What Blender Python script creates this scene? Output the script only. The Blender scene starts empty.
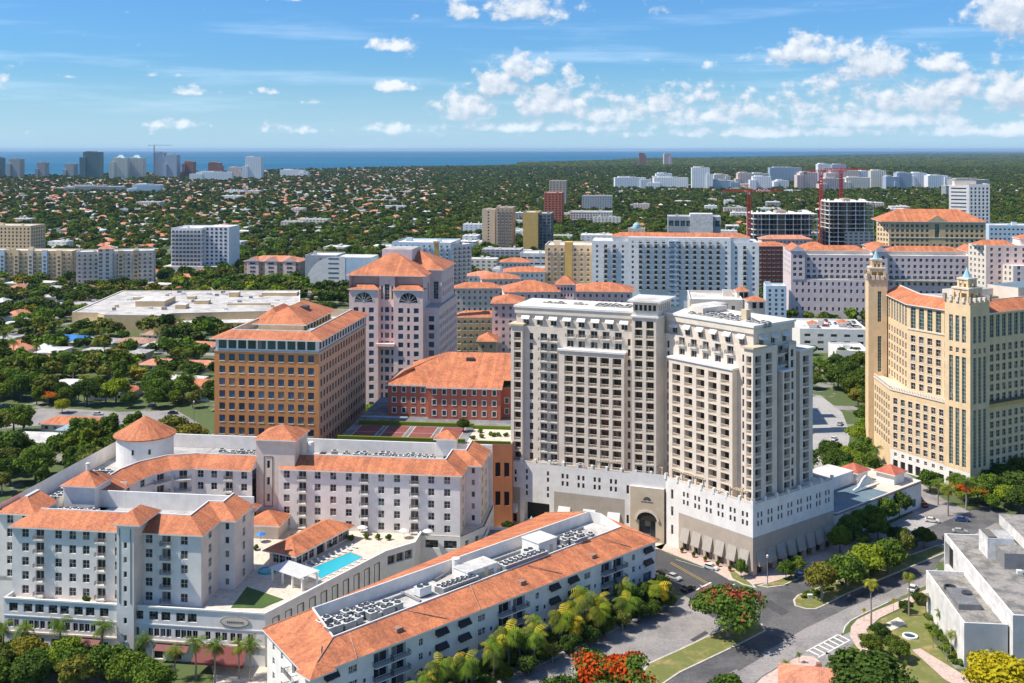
import bpy, math, random
import numpy as np
R = math.radians
F, H, Y0 = 1100., 118., 149.5          # focal length in px, camera height, horizon row of the photograph
sc = bpy.context.scene
COL = sc.collection
rng = random.Random(7)
NR = np.random.RandomState(11)

# ---------------------------------------------------------------- camera, sun, sky, exposure
cam = bpy.data.cameras.new('camera'); co = bpy.data.objects.new('camera', cam); COL.objects.link(co)
co.location = (0, 0, H); co.rotation_euler = (R(90), 0, 0)
cam.sensor_width = 36; cam.lens = F / 1024 * 36; cam.shift_y = -192 / 1024
cam.clip_start = 1; cam.clip_end = 200000
sc.camera = co
SUN_EL, SUN_AZ = R(55), R(-97)           # azimuth from +Y towards +X
sdir = (math.sin(SUN_AZ) * math.cos(SUN_EL), math.cos(SUN_AZ) * math.cos(SUN_EL), math.sin(SUN_EL))
sun = bpy.data.lights.new('sun', 'SUN'); so = bpy.data.objects.new('sun', sun); COL.objects.link(so)
sun.energy = 3.6; sun.angle = R(.53); sun.color = (1, .93, .82)
from mathutils import Vector
so.rotation_euler = Vector(sdir).to_track_quat('Z', 'Y').to_euler()
so.location = (0, 0, 300)
sc.view_settings.view_transform = 'Standard'
try: sc.view_settings.look = 'None'
except Exception: pass
sc.view_settings.exposure = 0.78; sc.view_settings.gamma = 1
sc.view_settings.use_curve_mapping = False
sc.cycles.use_denoising = True
sc.cycles.max_bounces = 6; sc.cycles.diffuse_bounces = 3; sc.cycles.glossy_bounces = 2
sc.cycles.transparent_max_bounces = 6; sc.cycles.volume_bounces = 0
sc.cycles.use_adaptive_sampling = True
sc.cycles.sample_clamp_indirect = 8

class NT:
    """tiny node-tree writer"""
    def __init__(s, tree): s.t = tree; s.n = tree.nodes; s.l = tree.links
    def node(s, typ, ins=None, **kw):
        n = s.n.new(typ)
        for k, v in kw.items(): setattr(n, k, v)
        for k, v in (ins or {}).items():
            if hasattr(v, 'is_linked') or isinstance(v, bpy.types.NodeSocket): s.l.new(v, n.inputs[k])
            else: n.inputs[k].default_value = v
        return n
    def math(s, op, a, b=0., c=0., clamp=False):
        return s.node('ShaderNodeMath', {0: a, 1: b, 2: c}, operation=op, use_clamp=clamp).outputs[0]
    def mix(s, fac, a, b, blend='MIX'):
        n = s.node('ShaderNodeMix', None, data_type='RGBA', blend_type=blend)
        for k, v in ((0, fac), (6, a), (7, b)):
            if isinstance(v, bpy.types.NodeSocket): s.l.new(v, n.inputs[k])
            else: n.inputs[k].default_value = v if k == 0 else (tuple(v) + (1,))[:4]
        return n.outputs[2]
    def noise(s, vec, scale, detail=4, rough=.55, dist=0.):
        n = s.node('ShaderNodeTexNoise', {'Scale': scale, 'Detail': detail, 'Roughness': rough, 'Distortion': dist})
        s.l.new(vec, n.inputs['Vector']); return n.outputs[0]
    def ramp(s, x, a, b, ca=0., cb=1., smooth=True):
        n = s.node('ShaderNodeMapRange', {0: x, 1: a, 2: b, 3: ca, 4: cb}, clamp=True,
                   interpolation_type='SMOOTHSTEP' if smooth else 'LINEAR'); return n.outputs[0]

W = bpy.data.worlds.new('World'); sc.world = W; W.use_nodes = True
W.node_tree.nodes.clear()
k = NT(W.node_tree)
sky = k.node('ShaderNodeTexSky', None, sky_type='NISHITA', sun_disc=False, sun_elevation=SUN_EL,
             sun_rotation=SUN_AZ, altitude=100, air_density=1.0, dust_density=.6, ozone_density=3.0)
geo = k.node('ShaderNodeTexCoord').outputs['Generated']
xyz = k.node('ShaderNodeSeparateXYZ', {0: geo})
hor = k.math('SQRT', k.math('ADD', k.math('MULTIPLY', xyz.outputs[0], xyz.outputs[0]), k.math('MULTIPLY', xyz.outputs[1], xyz.outputs[1])))
az = k.math('ARCTAN2', xyz.outputs[0], xyz.outputs[1])          # radians, 0 = +Y
el = k.math('DIVIDE', xyz.outputs[2], hor)                      # tangent of the elevation
def skyvec(daz, de, sx, sy, w_):
    return k.node('ShaderNodeCombineXYZ', {0: k.math('MULTIPLY', k.math('ADD', az, daz), sx), 1: k.math('MULTIPLY', k.math('ADD', el, de), sy), 2: w_}).outputs[0]
# cumulus heads by azimuth, elevation and half-size (radians), each with a flattened base
CL = [(-6, 92, 22, 12, .5), (190, 94, 22, 8, .8), (268, 93, 18, 7, .7), (172, 126, 42, 10, .62), (296, 131, 40, 7, .7), (391, 47, 22, 9, .95), (390, 88, 26, 9, .92), (462, 14, 18, 16, .92), (527, 12, 42, 18, .95), (285, 2, 26, 6, .7), (72, 82, 12, 4, .62), (158, 78, 16, 5, .55), (315, 103, 12, 4, .55),
      (468, 110, 30, 22, 1.0), (495, 88, 24, 26, 1.0), (526, 72, 26, 20, 1.05), (570, 84, 16, 18, .9), (552, 104, 44, 20, 1.0), (610, 116, 46, 16, .95), (655, 108, 30, 14, .85), (708, 68, 8, 10, .85), (700, 120, 60, 14, .9), (775, 112, 60, 20, .95), (815, 58, 46, 18, 1.0), (872, 72, 34, 24, 1.05), (838, 90, 50, 16, .8), (936, 72, 24, 18, .95),
      (960, 96, 40, 18, .95), (1010, 100, 60, 22, 1.0), (1012, 28, 40, 30, 1.0), (880, 124, 90, 12, .95), (560, 128, 130, 9, .8), (400, 129, 40, 8, .7), (780, 134, 150, 9, .85), (980, 133, 90, 11, .85), (740, 98, 190, 20, .62), (930, 104, 150, 26, .78), (600, 100, 90, 20, .66), (1100, 60, 70, 50, 1.0), (1180, 110, 120, 30, .9), (-120, 60, 60, 20, .7)]
def bump_at(dee):
    bump = None
    for px_, py_, rx_, ry_, am_ in CL:
        a0, e0 = math.atan((px_ - 512) / F), (Y0 - py_) / F
        da = k.math('MULTIPLY', k.math('SUBTRACT', az, a0), F / rx_ / 1.25); de = k.math('MULTIPLY', k.math('SUBTRACT', el, e0 - dee), F / ry_ / 1.15)
        de = k.math('ADD', de, k.math('MULTIPLY', k.math('MINIMUM', de, 0.), .9))
        r2 = k.math('ADD', k.math('MULTIPLY', da, da), k.math('MULTIPLY', de, de))
        g_ = k.math('MULTIPLY', k.math('POWER', 2.718, k.math('MULTIPLY', r2, -1.)), am_)
        bump = g_ if bump is None else k.math('SMOOTH_MAX', bump, g_, .12)
    return bump
bump = bump_at(0.); bump_up = bump_at(.010)
def puff(daz, de):
    v = skyvec(daz, de, 1., 1.25, 3.7)
    n1 = k.noise(v, 42, 8, .6, .15); n2 = k.noise(v, 130, 5, .6, .1)
    vo = k.node('ShaderNodeTexVoronoi', {'Scale': 88., 'Smoothness': .5}, feature='SMOOTH_F1'); k.l.new(v, vo.inputs['Vector'])
    return k.math('ADD', k.math('ADD', k.math('MULTIPLY', n1, 1.25), k.math('MULTIPLY', n2, .35)), k.math('MULTIPLY', vo.outputs['Distance'], -.26))
q0 = puff(0., 0.); q1 = puff(-.004, .005)
hi_deck = k.math('MULTIPLY', k.ramp(el, .30, .7), k.ramp(k.noise(skyvec(0, 0, 1.2, 1.2, 9.), 3.2, 4, .6), .45, .65, 0, .9))
d0 = k.math('ADD', k.math('MAXIMUM', bump, hi_deck), k.math('MULTIPLY', k.math('SUBTRACT', q0, .80), 1.55))
cov = k.ramp(d0, .20, .68)
core = k.ramp(d0, .45, 1.1)
under = k.math('SUBTRACT', bump, bump_up)                      # cloud overhead: grey flat bases; open sky overhead: bright tops
lit = k.math('ADD', k.math('MULTIPLY', k.math('SUBTRACT', q1, q0), -1.7), k.math('ADD', k.math('MULTIPLY', under, .90), .40), 0., True)
ccol = k.mix(lit, (3.0, 3.75, 4.8), (6.1, 6.35, 6.7))
haze_f = k.ramp(el, .05, 0., 0, .6)
veil = k.noise(skyvec(0, 0, 2.2, 24., 1.), 2.2, 6, .6)
veil = k.math('MULTIPLY', k.ramp(veil, .50, .78), k.ramp(el, .25, .02, .5, 1))
skyc = k.mix(1.0, sky.outputs[0], (.345, .625, .92), 'MULTIPLY')
c1 = k.mix(k.math('MULTIPLY', veil, .30), skyc, (6.0, 7.2, 8.6))
c1 = k.mix(k.ramp(el, .085, -.005, 0, .72), c1, (3.5, 5.1, 6.4))
ccol = k.mix(haze_f, ccol, (4.6, 5.8, 6.8))
c2 = k.mix(k.math('MULTIPLY', cov, .93), c1, ccol)
bg = k.node('ShaderNodeBackground', {'Color': c2, 'Strength': .092})
k.l.new(bg.outputs[0], k.node('ShaderNodeOutputWorld').inputs[0])

# ---------------------------------------------------------------- materials
MATS = {}
def new_mat(name):
    m = bpy.data.materials.new(name); m.use_nodes = True; m.node_tree.nodes.clear()
    return m, NT(m.node_tree)
def out(k, sh): k.l.new(sh, k.node('ShaderNodeOutputMaterial').inputs[0])
def pos(k): return k.node('ShaderNodeNewGeometry').outputs['Position']
def rnd(k):
    """a number of its own for each copy and for each loose piece of a mesh"""
    o = k.node('ShaderNodeObjectInfo').outputs['Random']
    g = k.node('ShaderNodeNewGeometry').outputs['Random Per Island']
    return k.math('FRACT', k.math('ADD', k.math('MULTIPLY', o, 7.31), g))
def stucco(name, c, var=.10, rough=.85, streak=.10):
    m, k = new_mat(name); p = pos(k)
    n = k.noise(p, .35, 5, .6)
    sv = k.node('ShaderNodeVectorMath', {0: p, 1: (1.3, 1.3, .09)}, operation='MULTIPLY').outputs[0]
    s = k.noise(sv, 1.0, 5, .65)
    f = k.math('ADD', k.ramp(n, .3, .7, 1 - var, 1 + var * .4), k.ramp(s, .5, .8, 0, -streak))
    col = k.mix(1.0, c, k.node('ShaderNodeCombineColor', {0: f, 1: f, 2: f}).outputs[0], 'MULTIPLY')
    out(k, k.node('ShaderNodeBsdfPrincipled', {'Base Color': col, 'Roughness': rough}).outputs[0])
    MATS[name] = m
def plain(name, c, rough=.6, metal=0., var=.06, scale=.8):
    m, k = new_mat(name)
    f = k.ramp(k.noise(pos(k), scale, 4), .3, .7, 1 - var, 1 + var)
    col = k.mix(1.0, c, k.node('ShaderNodeCombineColor', {0: f, 1: f, 2: f}).outputs[0], 'MULTIPLY')
    out(k, k.node('ShaderNodeBsdfPrincipled', {'Base Color': col, 'Roughness': rough, 'Metallic': metal}).outputs[0])
    MATS[name] = m
def tile(name, c, c2):
    m, k = new_mat(name)
    g = k.node('ShaderNodeNewGeometry'); p = g.outputs['Position']
    # t runs along the eave, so tile columns follow the slope of whatever roof this lies on
    n = k.node('ShaderNodeSeparateXYZ', {0: g.outputs['True Normal']}); q = k.node('ShaderNodeSeparateXYZ', {0: p})
    t = k.math('SUBTRACT', k.math('MULTIPLY', q.outputs[1], n.outputs[0]), k.math('MULTIPLY', q.outputs[0], n.outputs[1]))
    ln = k.math('SQRT', k.math('ADD', k.math('MULTIPLY', n.outputs[0], n.outputs[0]), k.math('ADD', k.math('MULTIPLY', n.outputs[1], n.outputs[1]), 1e-5)))
    t = k.math('DIVIDE', t, ln)
    col_i = k.math('FLOOR', k.math('DIVIDE', t, .38)); row_i = k.math('FLOOR', k.math('DIVIDE', q.outputs[2], .16))
    w = k.node('ShaderNodeTexWhiteNoise', {0: k.node('ShaderNodeCombineXYZ', {0: col_i, 1: row_i, 2: 0.}).outputs[0]}).outputs[0]
    big = k.noise(p, .22, 5, .6)
    col = k.mix(k.ramp(big, .35, .7), c, c2)
    cv = k.node('ShaderNodeTexWhiteNoise', {0: k.node('ShaderNodeCombineXYZ', {0: k.math('FLOOR', k.math('DIVIDE', t, 1.1)), 1: 3.1, 2: 0.}).outputs[0]}).outputs[0]
    f = k.math('ADD', k.math('ADD', k.math('MULTIPLY', w, .40), .64), k.math('MULTIPLY', cv, .32))
    groove = k.math('PINGPONG', k.math('DIVIDE', t, .38), .5)
    f = k.math('MULTIPLY', f, k.ramp(groove, 0, .16, .72, 1))
    stain = k.ramp(k.noise(p, 1.1, 6, .7), .60, .78, 1, .66)
    f = k.math('MULTIPLY', f, stain)
    col = k.mix(1.0, col, k.node('ShaderNodeCombineColor', {0: f, 1: f, 2: f}).outputs[0], 'MULTIPLY')
    out(k, k.node('ShaderNodeBsdfPrincipled', {'Base Color': col, 'Roughness': .8}).outputs[0])
    MATS[name] = m
def glass(name, c, c2, rough=.12, lightfrac=.26, spec=.6):
    m, k = new_mat(name); r = rnd(k)
    r2 = k.math('FRACT', k.math('MULTIPLY', r, 17.3))
    col = k.mix(r2, c, c2)
    col = k.mix(k.math('LESS_THAN', r, lightfrac), col, (.20, .185, .16))       # drawn blinds
    out(k, k.node('ShaderNodeBsdfPrincipled', {'Base Color': col, 'Roughness': rough, 'Specular IOR Level': spec}).outputs[0])
    MATS[name] = m
def foliage(name, a, b, trans=.22, objvar=.5):
    m, k = new_mat(name)
    o = k.node('ShaderNodeObjectInfo').outputs['Random']
    g = k.node('ShaderNodeNewGeometry').outputs['Random Per Island']
    r = k.math('ADD', k.math('MULTIPLY', o, objvar), k.math('MULTIPLY', g, 1 - objvar))
    col = k.mix(r, a, b)
    o2 = k.math('FRACT', k.math('MULTIPLY', o, 13.7))
    col = k.mix(k.ramp(o2, .55, 1, 0, .55), col, (b[0] * 1.35, b[1] * 1.02, b[2] * .6))
    d = k.node('ShaderNodeBsdfDiffuse', {0: col}); t = k.node('ShaderNodeBsdfTranslucent', {0: col})
    mx = k.node('ShaderNodeMixShader', {0: trans}); k.l.new(d.outputs[0], mx.inputs[1]); k.l.new(t.outputs[0], mx.inputs[2])
    out(k, mx.outputs[0]); MATS[name] = m
def flatroof(name, c, c2, scale=.15):
    m, k = new_mat(name); p = pos(k)
    n = k.noise(p, scale, 6, .65); n2 = k.noise(p, 1.3, 5, .7)
    col = k.mix(k.ramp(n, .4, .65), c, c2)
    f = k.ramp(n2, .42, .72, 1.06, .70)
    col = k.mix(1.0, col, k.node('ShaderNodeCombineColor', {0: f, 1: f, 2: f}).outputs[0], 'MULTIPLY')
    out(k, k.node('ShaderNodeBsdfPrincipled', {'Base Color': col, 'Roughness': .9}).outputs[0]); MATS[name] = m
def bandwall(name, c, gcol, sx, sz, fx, fz):
    """a far facade: storey bands and window bays kept in the surface"""
    m, k = new_mat(name)
    g = k.node('ShaderNodeNewGeometry'); q = k.node('ShaderNodeSeparateXYZ', {0: g.outputs['Position']})
    n = k.node('ShaderNodeSeparateXYZ', {0: g.outputs['True Normal']})
    t = k.math('SUBTRACT', k.math('MULTIPLY', q.outputs[1], n.outputs[0]), k.math('MULTIPLY', q.outputs[0], n.outputs[1]))
    a = k.math('LESS_THAN', k.math('FRACT', k.math('DIVIDE', t, sx)), fx)
    b = k.math('LESS_THAN', k.math('FRACT', k.math('DIVIDE', q.outputs[2], sz)), fz)
    up = k.math('LESS_THAN', k.math('ABSOLUTE', n.outputs[2]), .5)
    f = k.math('MULTIPLY', k.math('MULTIPLY', a, b), up)
    col = k.mix(f, c, gcol)
    out(k, k.node('ShaderNodeBsdfPrincipled', {'Base Color': col, 'Roughness': .5}).outputs[0]); MATS[name] = m

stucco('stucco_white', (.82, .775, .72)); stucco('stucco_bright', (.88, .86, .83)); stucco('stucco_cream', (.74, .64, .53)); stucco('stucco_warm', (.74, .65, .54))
stucco('stone_grey', (.46, .385, .31)); stucco('stone_tan', (.62, .50, .35)); stucco('stucco_pink', (.94, .67, .60))
stucco('stucco_mauve', (.74, .62, .62)); stucco('stucco_yellow', (.80, .58, .34)); stucco('stucco_gold', (.62, .41, .13))
stucco('stucco_orange', (.64, .27, .09)); stucco('stucco_orange_bounce', (.72, .43, .26)); stucco('stucco_brick', (.50, .145, .085)); stucco('stucco_tan', (.68, .50, .28))  # the paler orange has bounced light mixed into its colour
stucco('stucco_terracotta', (.50, .19, .085)); stucco('stucco_blue', (.52, .64, .74)); stucco('stucco_brown', (.52, .39, .27))
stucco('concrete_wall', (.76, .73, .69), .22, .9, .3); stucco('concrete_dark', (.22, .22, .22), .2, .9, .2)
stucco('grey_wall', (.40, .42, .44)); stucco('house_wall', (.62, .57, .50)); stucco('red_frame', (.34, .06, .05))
tile('tile_orange', (.57, .195, .082), (.41, .135, .062)); tile('tile_salmon', (.62, .25, .14), (.50, .20, .12)); tile('tile_red', (.52, .14, .08), (.40, .11, .07))
tile('tile_brown', (.42, .23, .15), (.33, .19, .13))
glass('glass', (.010, .014, .018), (.035, .045, .055)); glass('glass_blue', (.02, .045, .07), (.06, .15, .23), lightfrac=.12)
glass('glass_green', (.012, .05, .045), (.05, .12, .11), lightfrac=.05); glass('glass_brown', (.02, .016, .013), (.055, .042, .035), lightfrac=.12)
plain('window_frame', (.62, .61, .58)); plain('frame_dark', (.05, .05, .05)); plain('frame_bronze', (.14, .11, .09))
plain('rail_grey', (.30, .27, .24)); plain('rail_dark', (.035, .035, .04)); plain('dark_void', (.012, .012, .013)); plain('awning_grey', (.40, .36, .31))
plain('awning_white', (.72, .70, .66)); plain('awning_black', (.02, .02, .022)); plain('awning_red', (.16, .035, .03)); plain('trim_white', (.78, .77, .74))
plain('green_rail', (.03, .16, .14)); plain('copper_blue', (.30, .50, .56)); plain('metal_grey', (.27, .29, .30), .45, .3); plain('metal_white', (.70, .70, .68), .5)
plain('metal_dark', (.05, .055, .06), .5); plain('bronze', (.10, .08, .06), .4, .3); plain('steel_red', (.62, .05, .04)); plain('crane_white', (.62, .60, .55)); plain('steel_yellow', (.45, .26, .05))
flatroof('roof_white', (.70, .68, .64), (.46, .44, .41), .10); flatroof('roof_worn', (.56, .53, .49), (.36, .34, .32), .13); flatroof('roof_grey', (.46, .45, .43), (.33, .32, .31)); flatroof('roof_dark', (.16, .16, .17), (.26, .26, .26))
flatroof('roof_weathered', (.31, .285, .255), (.15, .145, .135), .25); flatroof('roof_blue', (.30, .38, .46), (.22, .30, .38)); flatroof('roof_teal_shade', (.15, .21, .25), (.11, .17, .21))  # the dark teal has the hotel tower's shadow put into its colour
flatroof('paving_cream', (.66, .57, .46), (.58, .50, .41), .3); flatroof('paving_pink', (.60, .44, .37), (.52, .39, .34), .4); flatroof('paving_grey', (.40, .38, .36), (.32, .31, .30), .1)
flatroof('asphalt', (.135, .128, .125), (.075, .074, .076), .09); flatroof('asphalt_pale', (.30, .275, .26), (.21, .195, .185), .09)
flatroof('asphalt_new', (.060, .060, .064), (.075, .073, .075), .12); flatroof('kerb', (.56, .50, .43), (.48, .44, .38), .4); flatroof('court_red', (.22, .06, .05), (.25, .075, .06), .2)
flatroof('court_line', (.62, .55, .50), (.6, .5, .46)); plain('paint_white', (.72, .71, .68), .7, 0, .12); plain('paint_yellow', (.55, .36, .06), .7, 0, .12); plain('sign_yellow', (.75, .50, .02))
plain('bark', (.13, .10, .075)); plain('palm_bark', (.26, .22, .18)); plain('pale_bark', (.30, .27, .23)); plain('tarp_blue', (.03, .20, .55), .5)
foliage('leaf_dark', (0.0354, 0.0667, 0.0145), (0.1061, 0.1667, 0.0319)); foliage('leaf_mid', (0.0531, 0.1034, 0.0174), (0.168, 0.2501, 0.0377)); foliage('leaf_olive', (0.0884, 0.1101, 0.0261), (0.23, 0.2417, 0.0493))
foliage('leaf_light', (0.0764, 0.1435, 0.0157), (0.2165, 0.3213, 0.0391)); foliage('leaf_yellow', (.17, .21, .015), (.46, .45, .03)); foliage('leaf_palm', (0.062, 0.1, 0.0232), (0.2035, 0.2417, 0.0464))
foliage('leaf_palm_gold', (0.1769, 0.1834, 0.0217), (0.5661, 0.4836, 0.0435)); foliage('dead_frond', (.22, .15, .06), (.32, .22, .08)); foliage('blossom_red', (.46, .04, .012), (.62, .13, .02)); foliage('blossom_pink', (.36, .07, .035), (.44, .13, .07))
foliage('leaf_far', (0.0377, 0.0671, 0.0172), (0.1159, 0.1465, 0.0323), 0., .6)

def ground_mat():
    m, k = new_mat('ground_mat'); p = pos(k)
    n = k.noise(p, .012, 6, .6); n2 = k.noise(p, .05, 5, .65); n3 = k.noise(p, .4, 5, .7)
    green = k.mix(n3, (.045, .075, .018), (.12, .15, .045))
    grey = k.mix(n3, (.20, .19, .17), (.31, .285, .25))
    col = k.mix(k.ramp(n2, .56, .64), green, grey)
    q = k.node('ShaderNodeSeparateXYZ', {0: p})
    far = k.ramp(q.outputs[1], 2500, 6500)
    forest = k.mix(k.ramp(k.noise(p, .0016, 8, .7), .35, .65), (.040, .065, .024), (.095, .115, .045))
    forest = k.mix(k.ramp(k.noise(p, .0006, 7, .75), .60, .70, 0, .6), forest, (.25, .23, .19))
    col = k.mix(far, col, forest)
    out(k, k.node('ShaderNodeBsdfPrincipled', {'Base Color': col, 'Roughness': .95}).outputs[0]); MATS['ground_mat'] = m
ground_mat()
def grass_mat(name, a, b, c):
    m, k = new_mat(name); p = pos(k)
    col = k.mix(k.noise(p, 2.5, 6, .8), a, b)
    col = k.mix(k.ramp(k.noise(p, .22, 5, .7), .45, .68), col, c)
    out(k, k.node('ShaderNodeBsdfPrincipled', {'Base Color': col, 'Roughness': .95}).outputs[0]); MATS[name] = m
grass_mat('grass_dry', (.10, .125, .028), (.19, .20, .05), (.33, .24, .10)); grass_mat('grass_lush', (.03, .07, .012), (.07, .14, .025), (.09, .13, .03))
def water_mat(name, c, rough, bump, scale, deep=None):
    m, k = new_mat(name); p = pos(k)
    b = k.node('ShaderNodeBump', {'Strength': bump, 'Distance': .3, 'Height': k.noise(p, scale, 5, .6)})
    col = c if deep is None else None
    pr = k.node('ShaderNodeBsdfPrincipled', {'Roughness': rough, 'Specular IOR Level': .35, 'Normal': b.outputs[0]})
    if deep is None: pr.inputs['Base Color'].default_value = tuple(c) + (1,)
    else: k.l.new(k.mix(k.ramp(k.noise(k.node('ShaderNodeVectorMath', {0: p, 1: (.25, 1, 1)}, operation='MULTIPLY').outputs[0], .00035, 4, .6), .4, .62), c, deep), pr.inputs['Base Color'])
    out(k, pr.outputs[0]); MATS[name] = m
water_mat('pool_water', (.02, .42, .52), .08, .2, 1.5); water_mat('sea_water', (.001, .085, .17), .6, .25, .05, (.002, .13, .22))
def car_paint(name, c):
    m, k = new_mat(name)
    out(k, k.node('ShaderNodeBsdfPrincipled', {'Base Color': tuple(c) + (1,), 'Roughness': .3, 'Coat Weight': .6, 'Metallic': .1}).outputs[0]); MATS[name] = m
for n_, c_ in (('white', (.75, .75, .74)), ('black', (.015, .015, .017)), ('silver', (.45, .46, .47)), ('red', (.28, .02, .02)), ('blue', (.03, .09, .28)), ('grey', (.14, .145, .15))): car_paint('paint_car_' + n_, c_)
bandwall('far_white', (.84, .84, .84), (.34, .41, .50), 6.5, 3.4, .45, .40); bandwall('far_teal', (.14, .23, .24), (.03, .08, .09), 4.5, 3.4, .7, .6)
bandwall('far_cream', (.80, .74, .64), (.16, .15, .14), 5.5, 3.4, .5, .5); bandwall('far_brick', (.36, .16, .11), (.09, .07, .07), 5, 3.4, .5, .5)
bandwall('far_blue', (.46, .54, .62), (.16, .22, .30), 5, 3.3, .7, .5); bandwall('far_grey', (.42, .42, .42), (.10, .12, .14), 5, 3.3, .6, .55); bandwall('far_pink', (.80, .62, .56), (.14, .12, .12), 5, 3.3, .5, .5)
# ---------------------------------------------------------------- geometry helpers
def P(px, py, z=0.):
    """the point of the place at height z that the photograph shows at a pixel"""
    D = F * (H - z) / (py - Y0); return ((px - 512) * D / F, D)
def XD(px, D): return ((px - 512) * D / F, D)
def ZY(py, D): return H - (py - Y0) * D / F
class Fr:
    """a local frame: u along the front, v into the depth"""
    def __init__(s, o, deg): s.o = o; s.a = R(deg); s.u = (math.cos(s.a), math.sin(s.a)); s.v = (-s.u[1], s.u[0])
    def __call__(s, u, v): return (s.o[0] + u * s.u[0] + v * s.v[0], s.o[1] + u * s.u[1] + v * s.v[1])
    def poly(s, *pts): return [s(*p) for p in pts]
    def rect(s, u0, u1, v0, v1): return [s(u0, v0), s(u1, v0), s(u1, v1), s(u0, v1)]
def area2(p): return sum(p[i][0] * p[(i + 1) % len(p)][1] - p[(i + 1) % len(p)][0] * p[i][1] for i in range(len(p)))
def ccw(p): return list(p) if area2(p) > 0 else list(reversed(p))
def offset_line(pts, d, closed):
    """polyline moved to its left by d, mitred"""
    n = len(pts); res = []
    def nrm(a, b):
        dx, dy = b[0] - a[0], b[1] - a[1]; l = math.hypot(dx, dy) or 1; return (-dy / l, dx / l)
    for i in range(n):
        n1 = nrm(pts[i - 1], pts[i]) if (closed or i > 0) else None
        n2 = nrm(pts[i], pts[(i + 1) % n]) if (closed or i < n - 1) else None
        if n1 is None: n1 = n2
        if n2 is None: n2 = n1
        mx, my = n1[0] + n2[0], n1[1] + n2[1]; q = 1 + n1[0] * n2[0] + n1[1] * n2[1]
        q = max(q, .25)
        res.append((pts[i][0] + mx / q * d, pts[i][1] + my / q * d))
    return res
def inset(p, d): return offset_line(ccw(p), d, True)
FOOT = []                                        # footprints kept free of trees
def keep(p, m=1.5): FOOT.append((np.array(ccw(p)), m))
def free(x, y, extra=0.):
    for poly, m in FOOT:
        mm = m + extra
        if x < poly[:, 0].min() - mm or x > poly[:, 0].max() + mm or y < poly[:, 1].min() - mm or y > poly[:, 1].max() + mm: continue
        q = np.roll(poly, -1, 0); d = q - poly; r = np.array((x, y)) - poly
        c = ((poly[:, 1] > y) != (q[:, 1] > y)) & (x < d[:, 0] * (y - poly[:, 1]) / np.where(d[:, 1] == 0, 1e-9, d[:, 1]) + poly[:, 0])
        if c.sum() % 2: return False
        t = np.clip((r * d).sum(1) / np.maximum((d * d).sum(1), 1e-9), 0, 1)
        if mm > 0 and np.hypot(*(r - d * t[:, None]).T).min() < mm: return False
    return True

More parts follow.
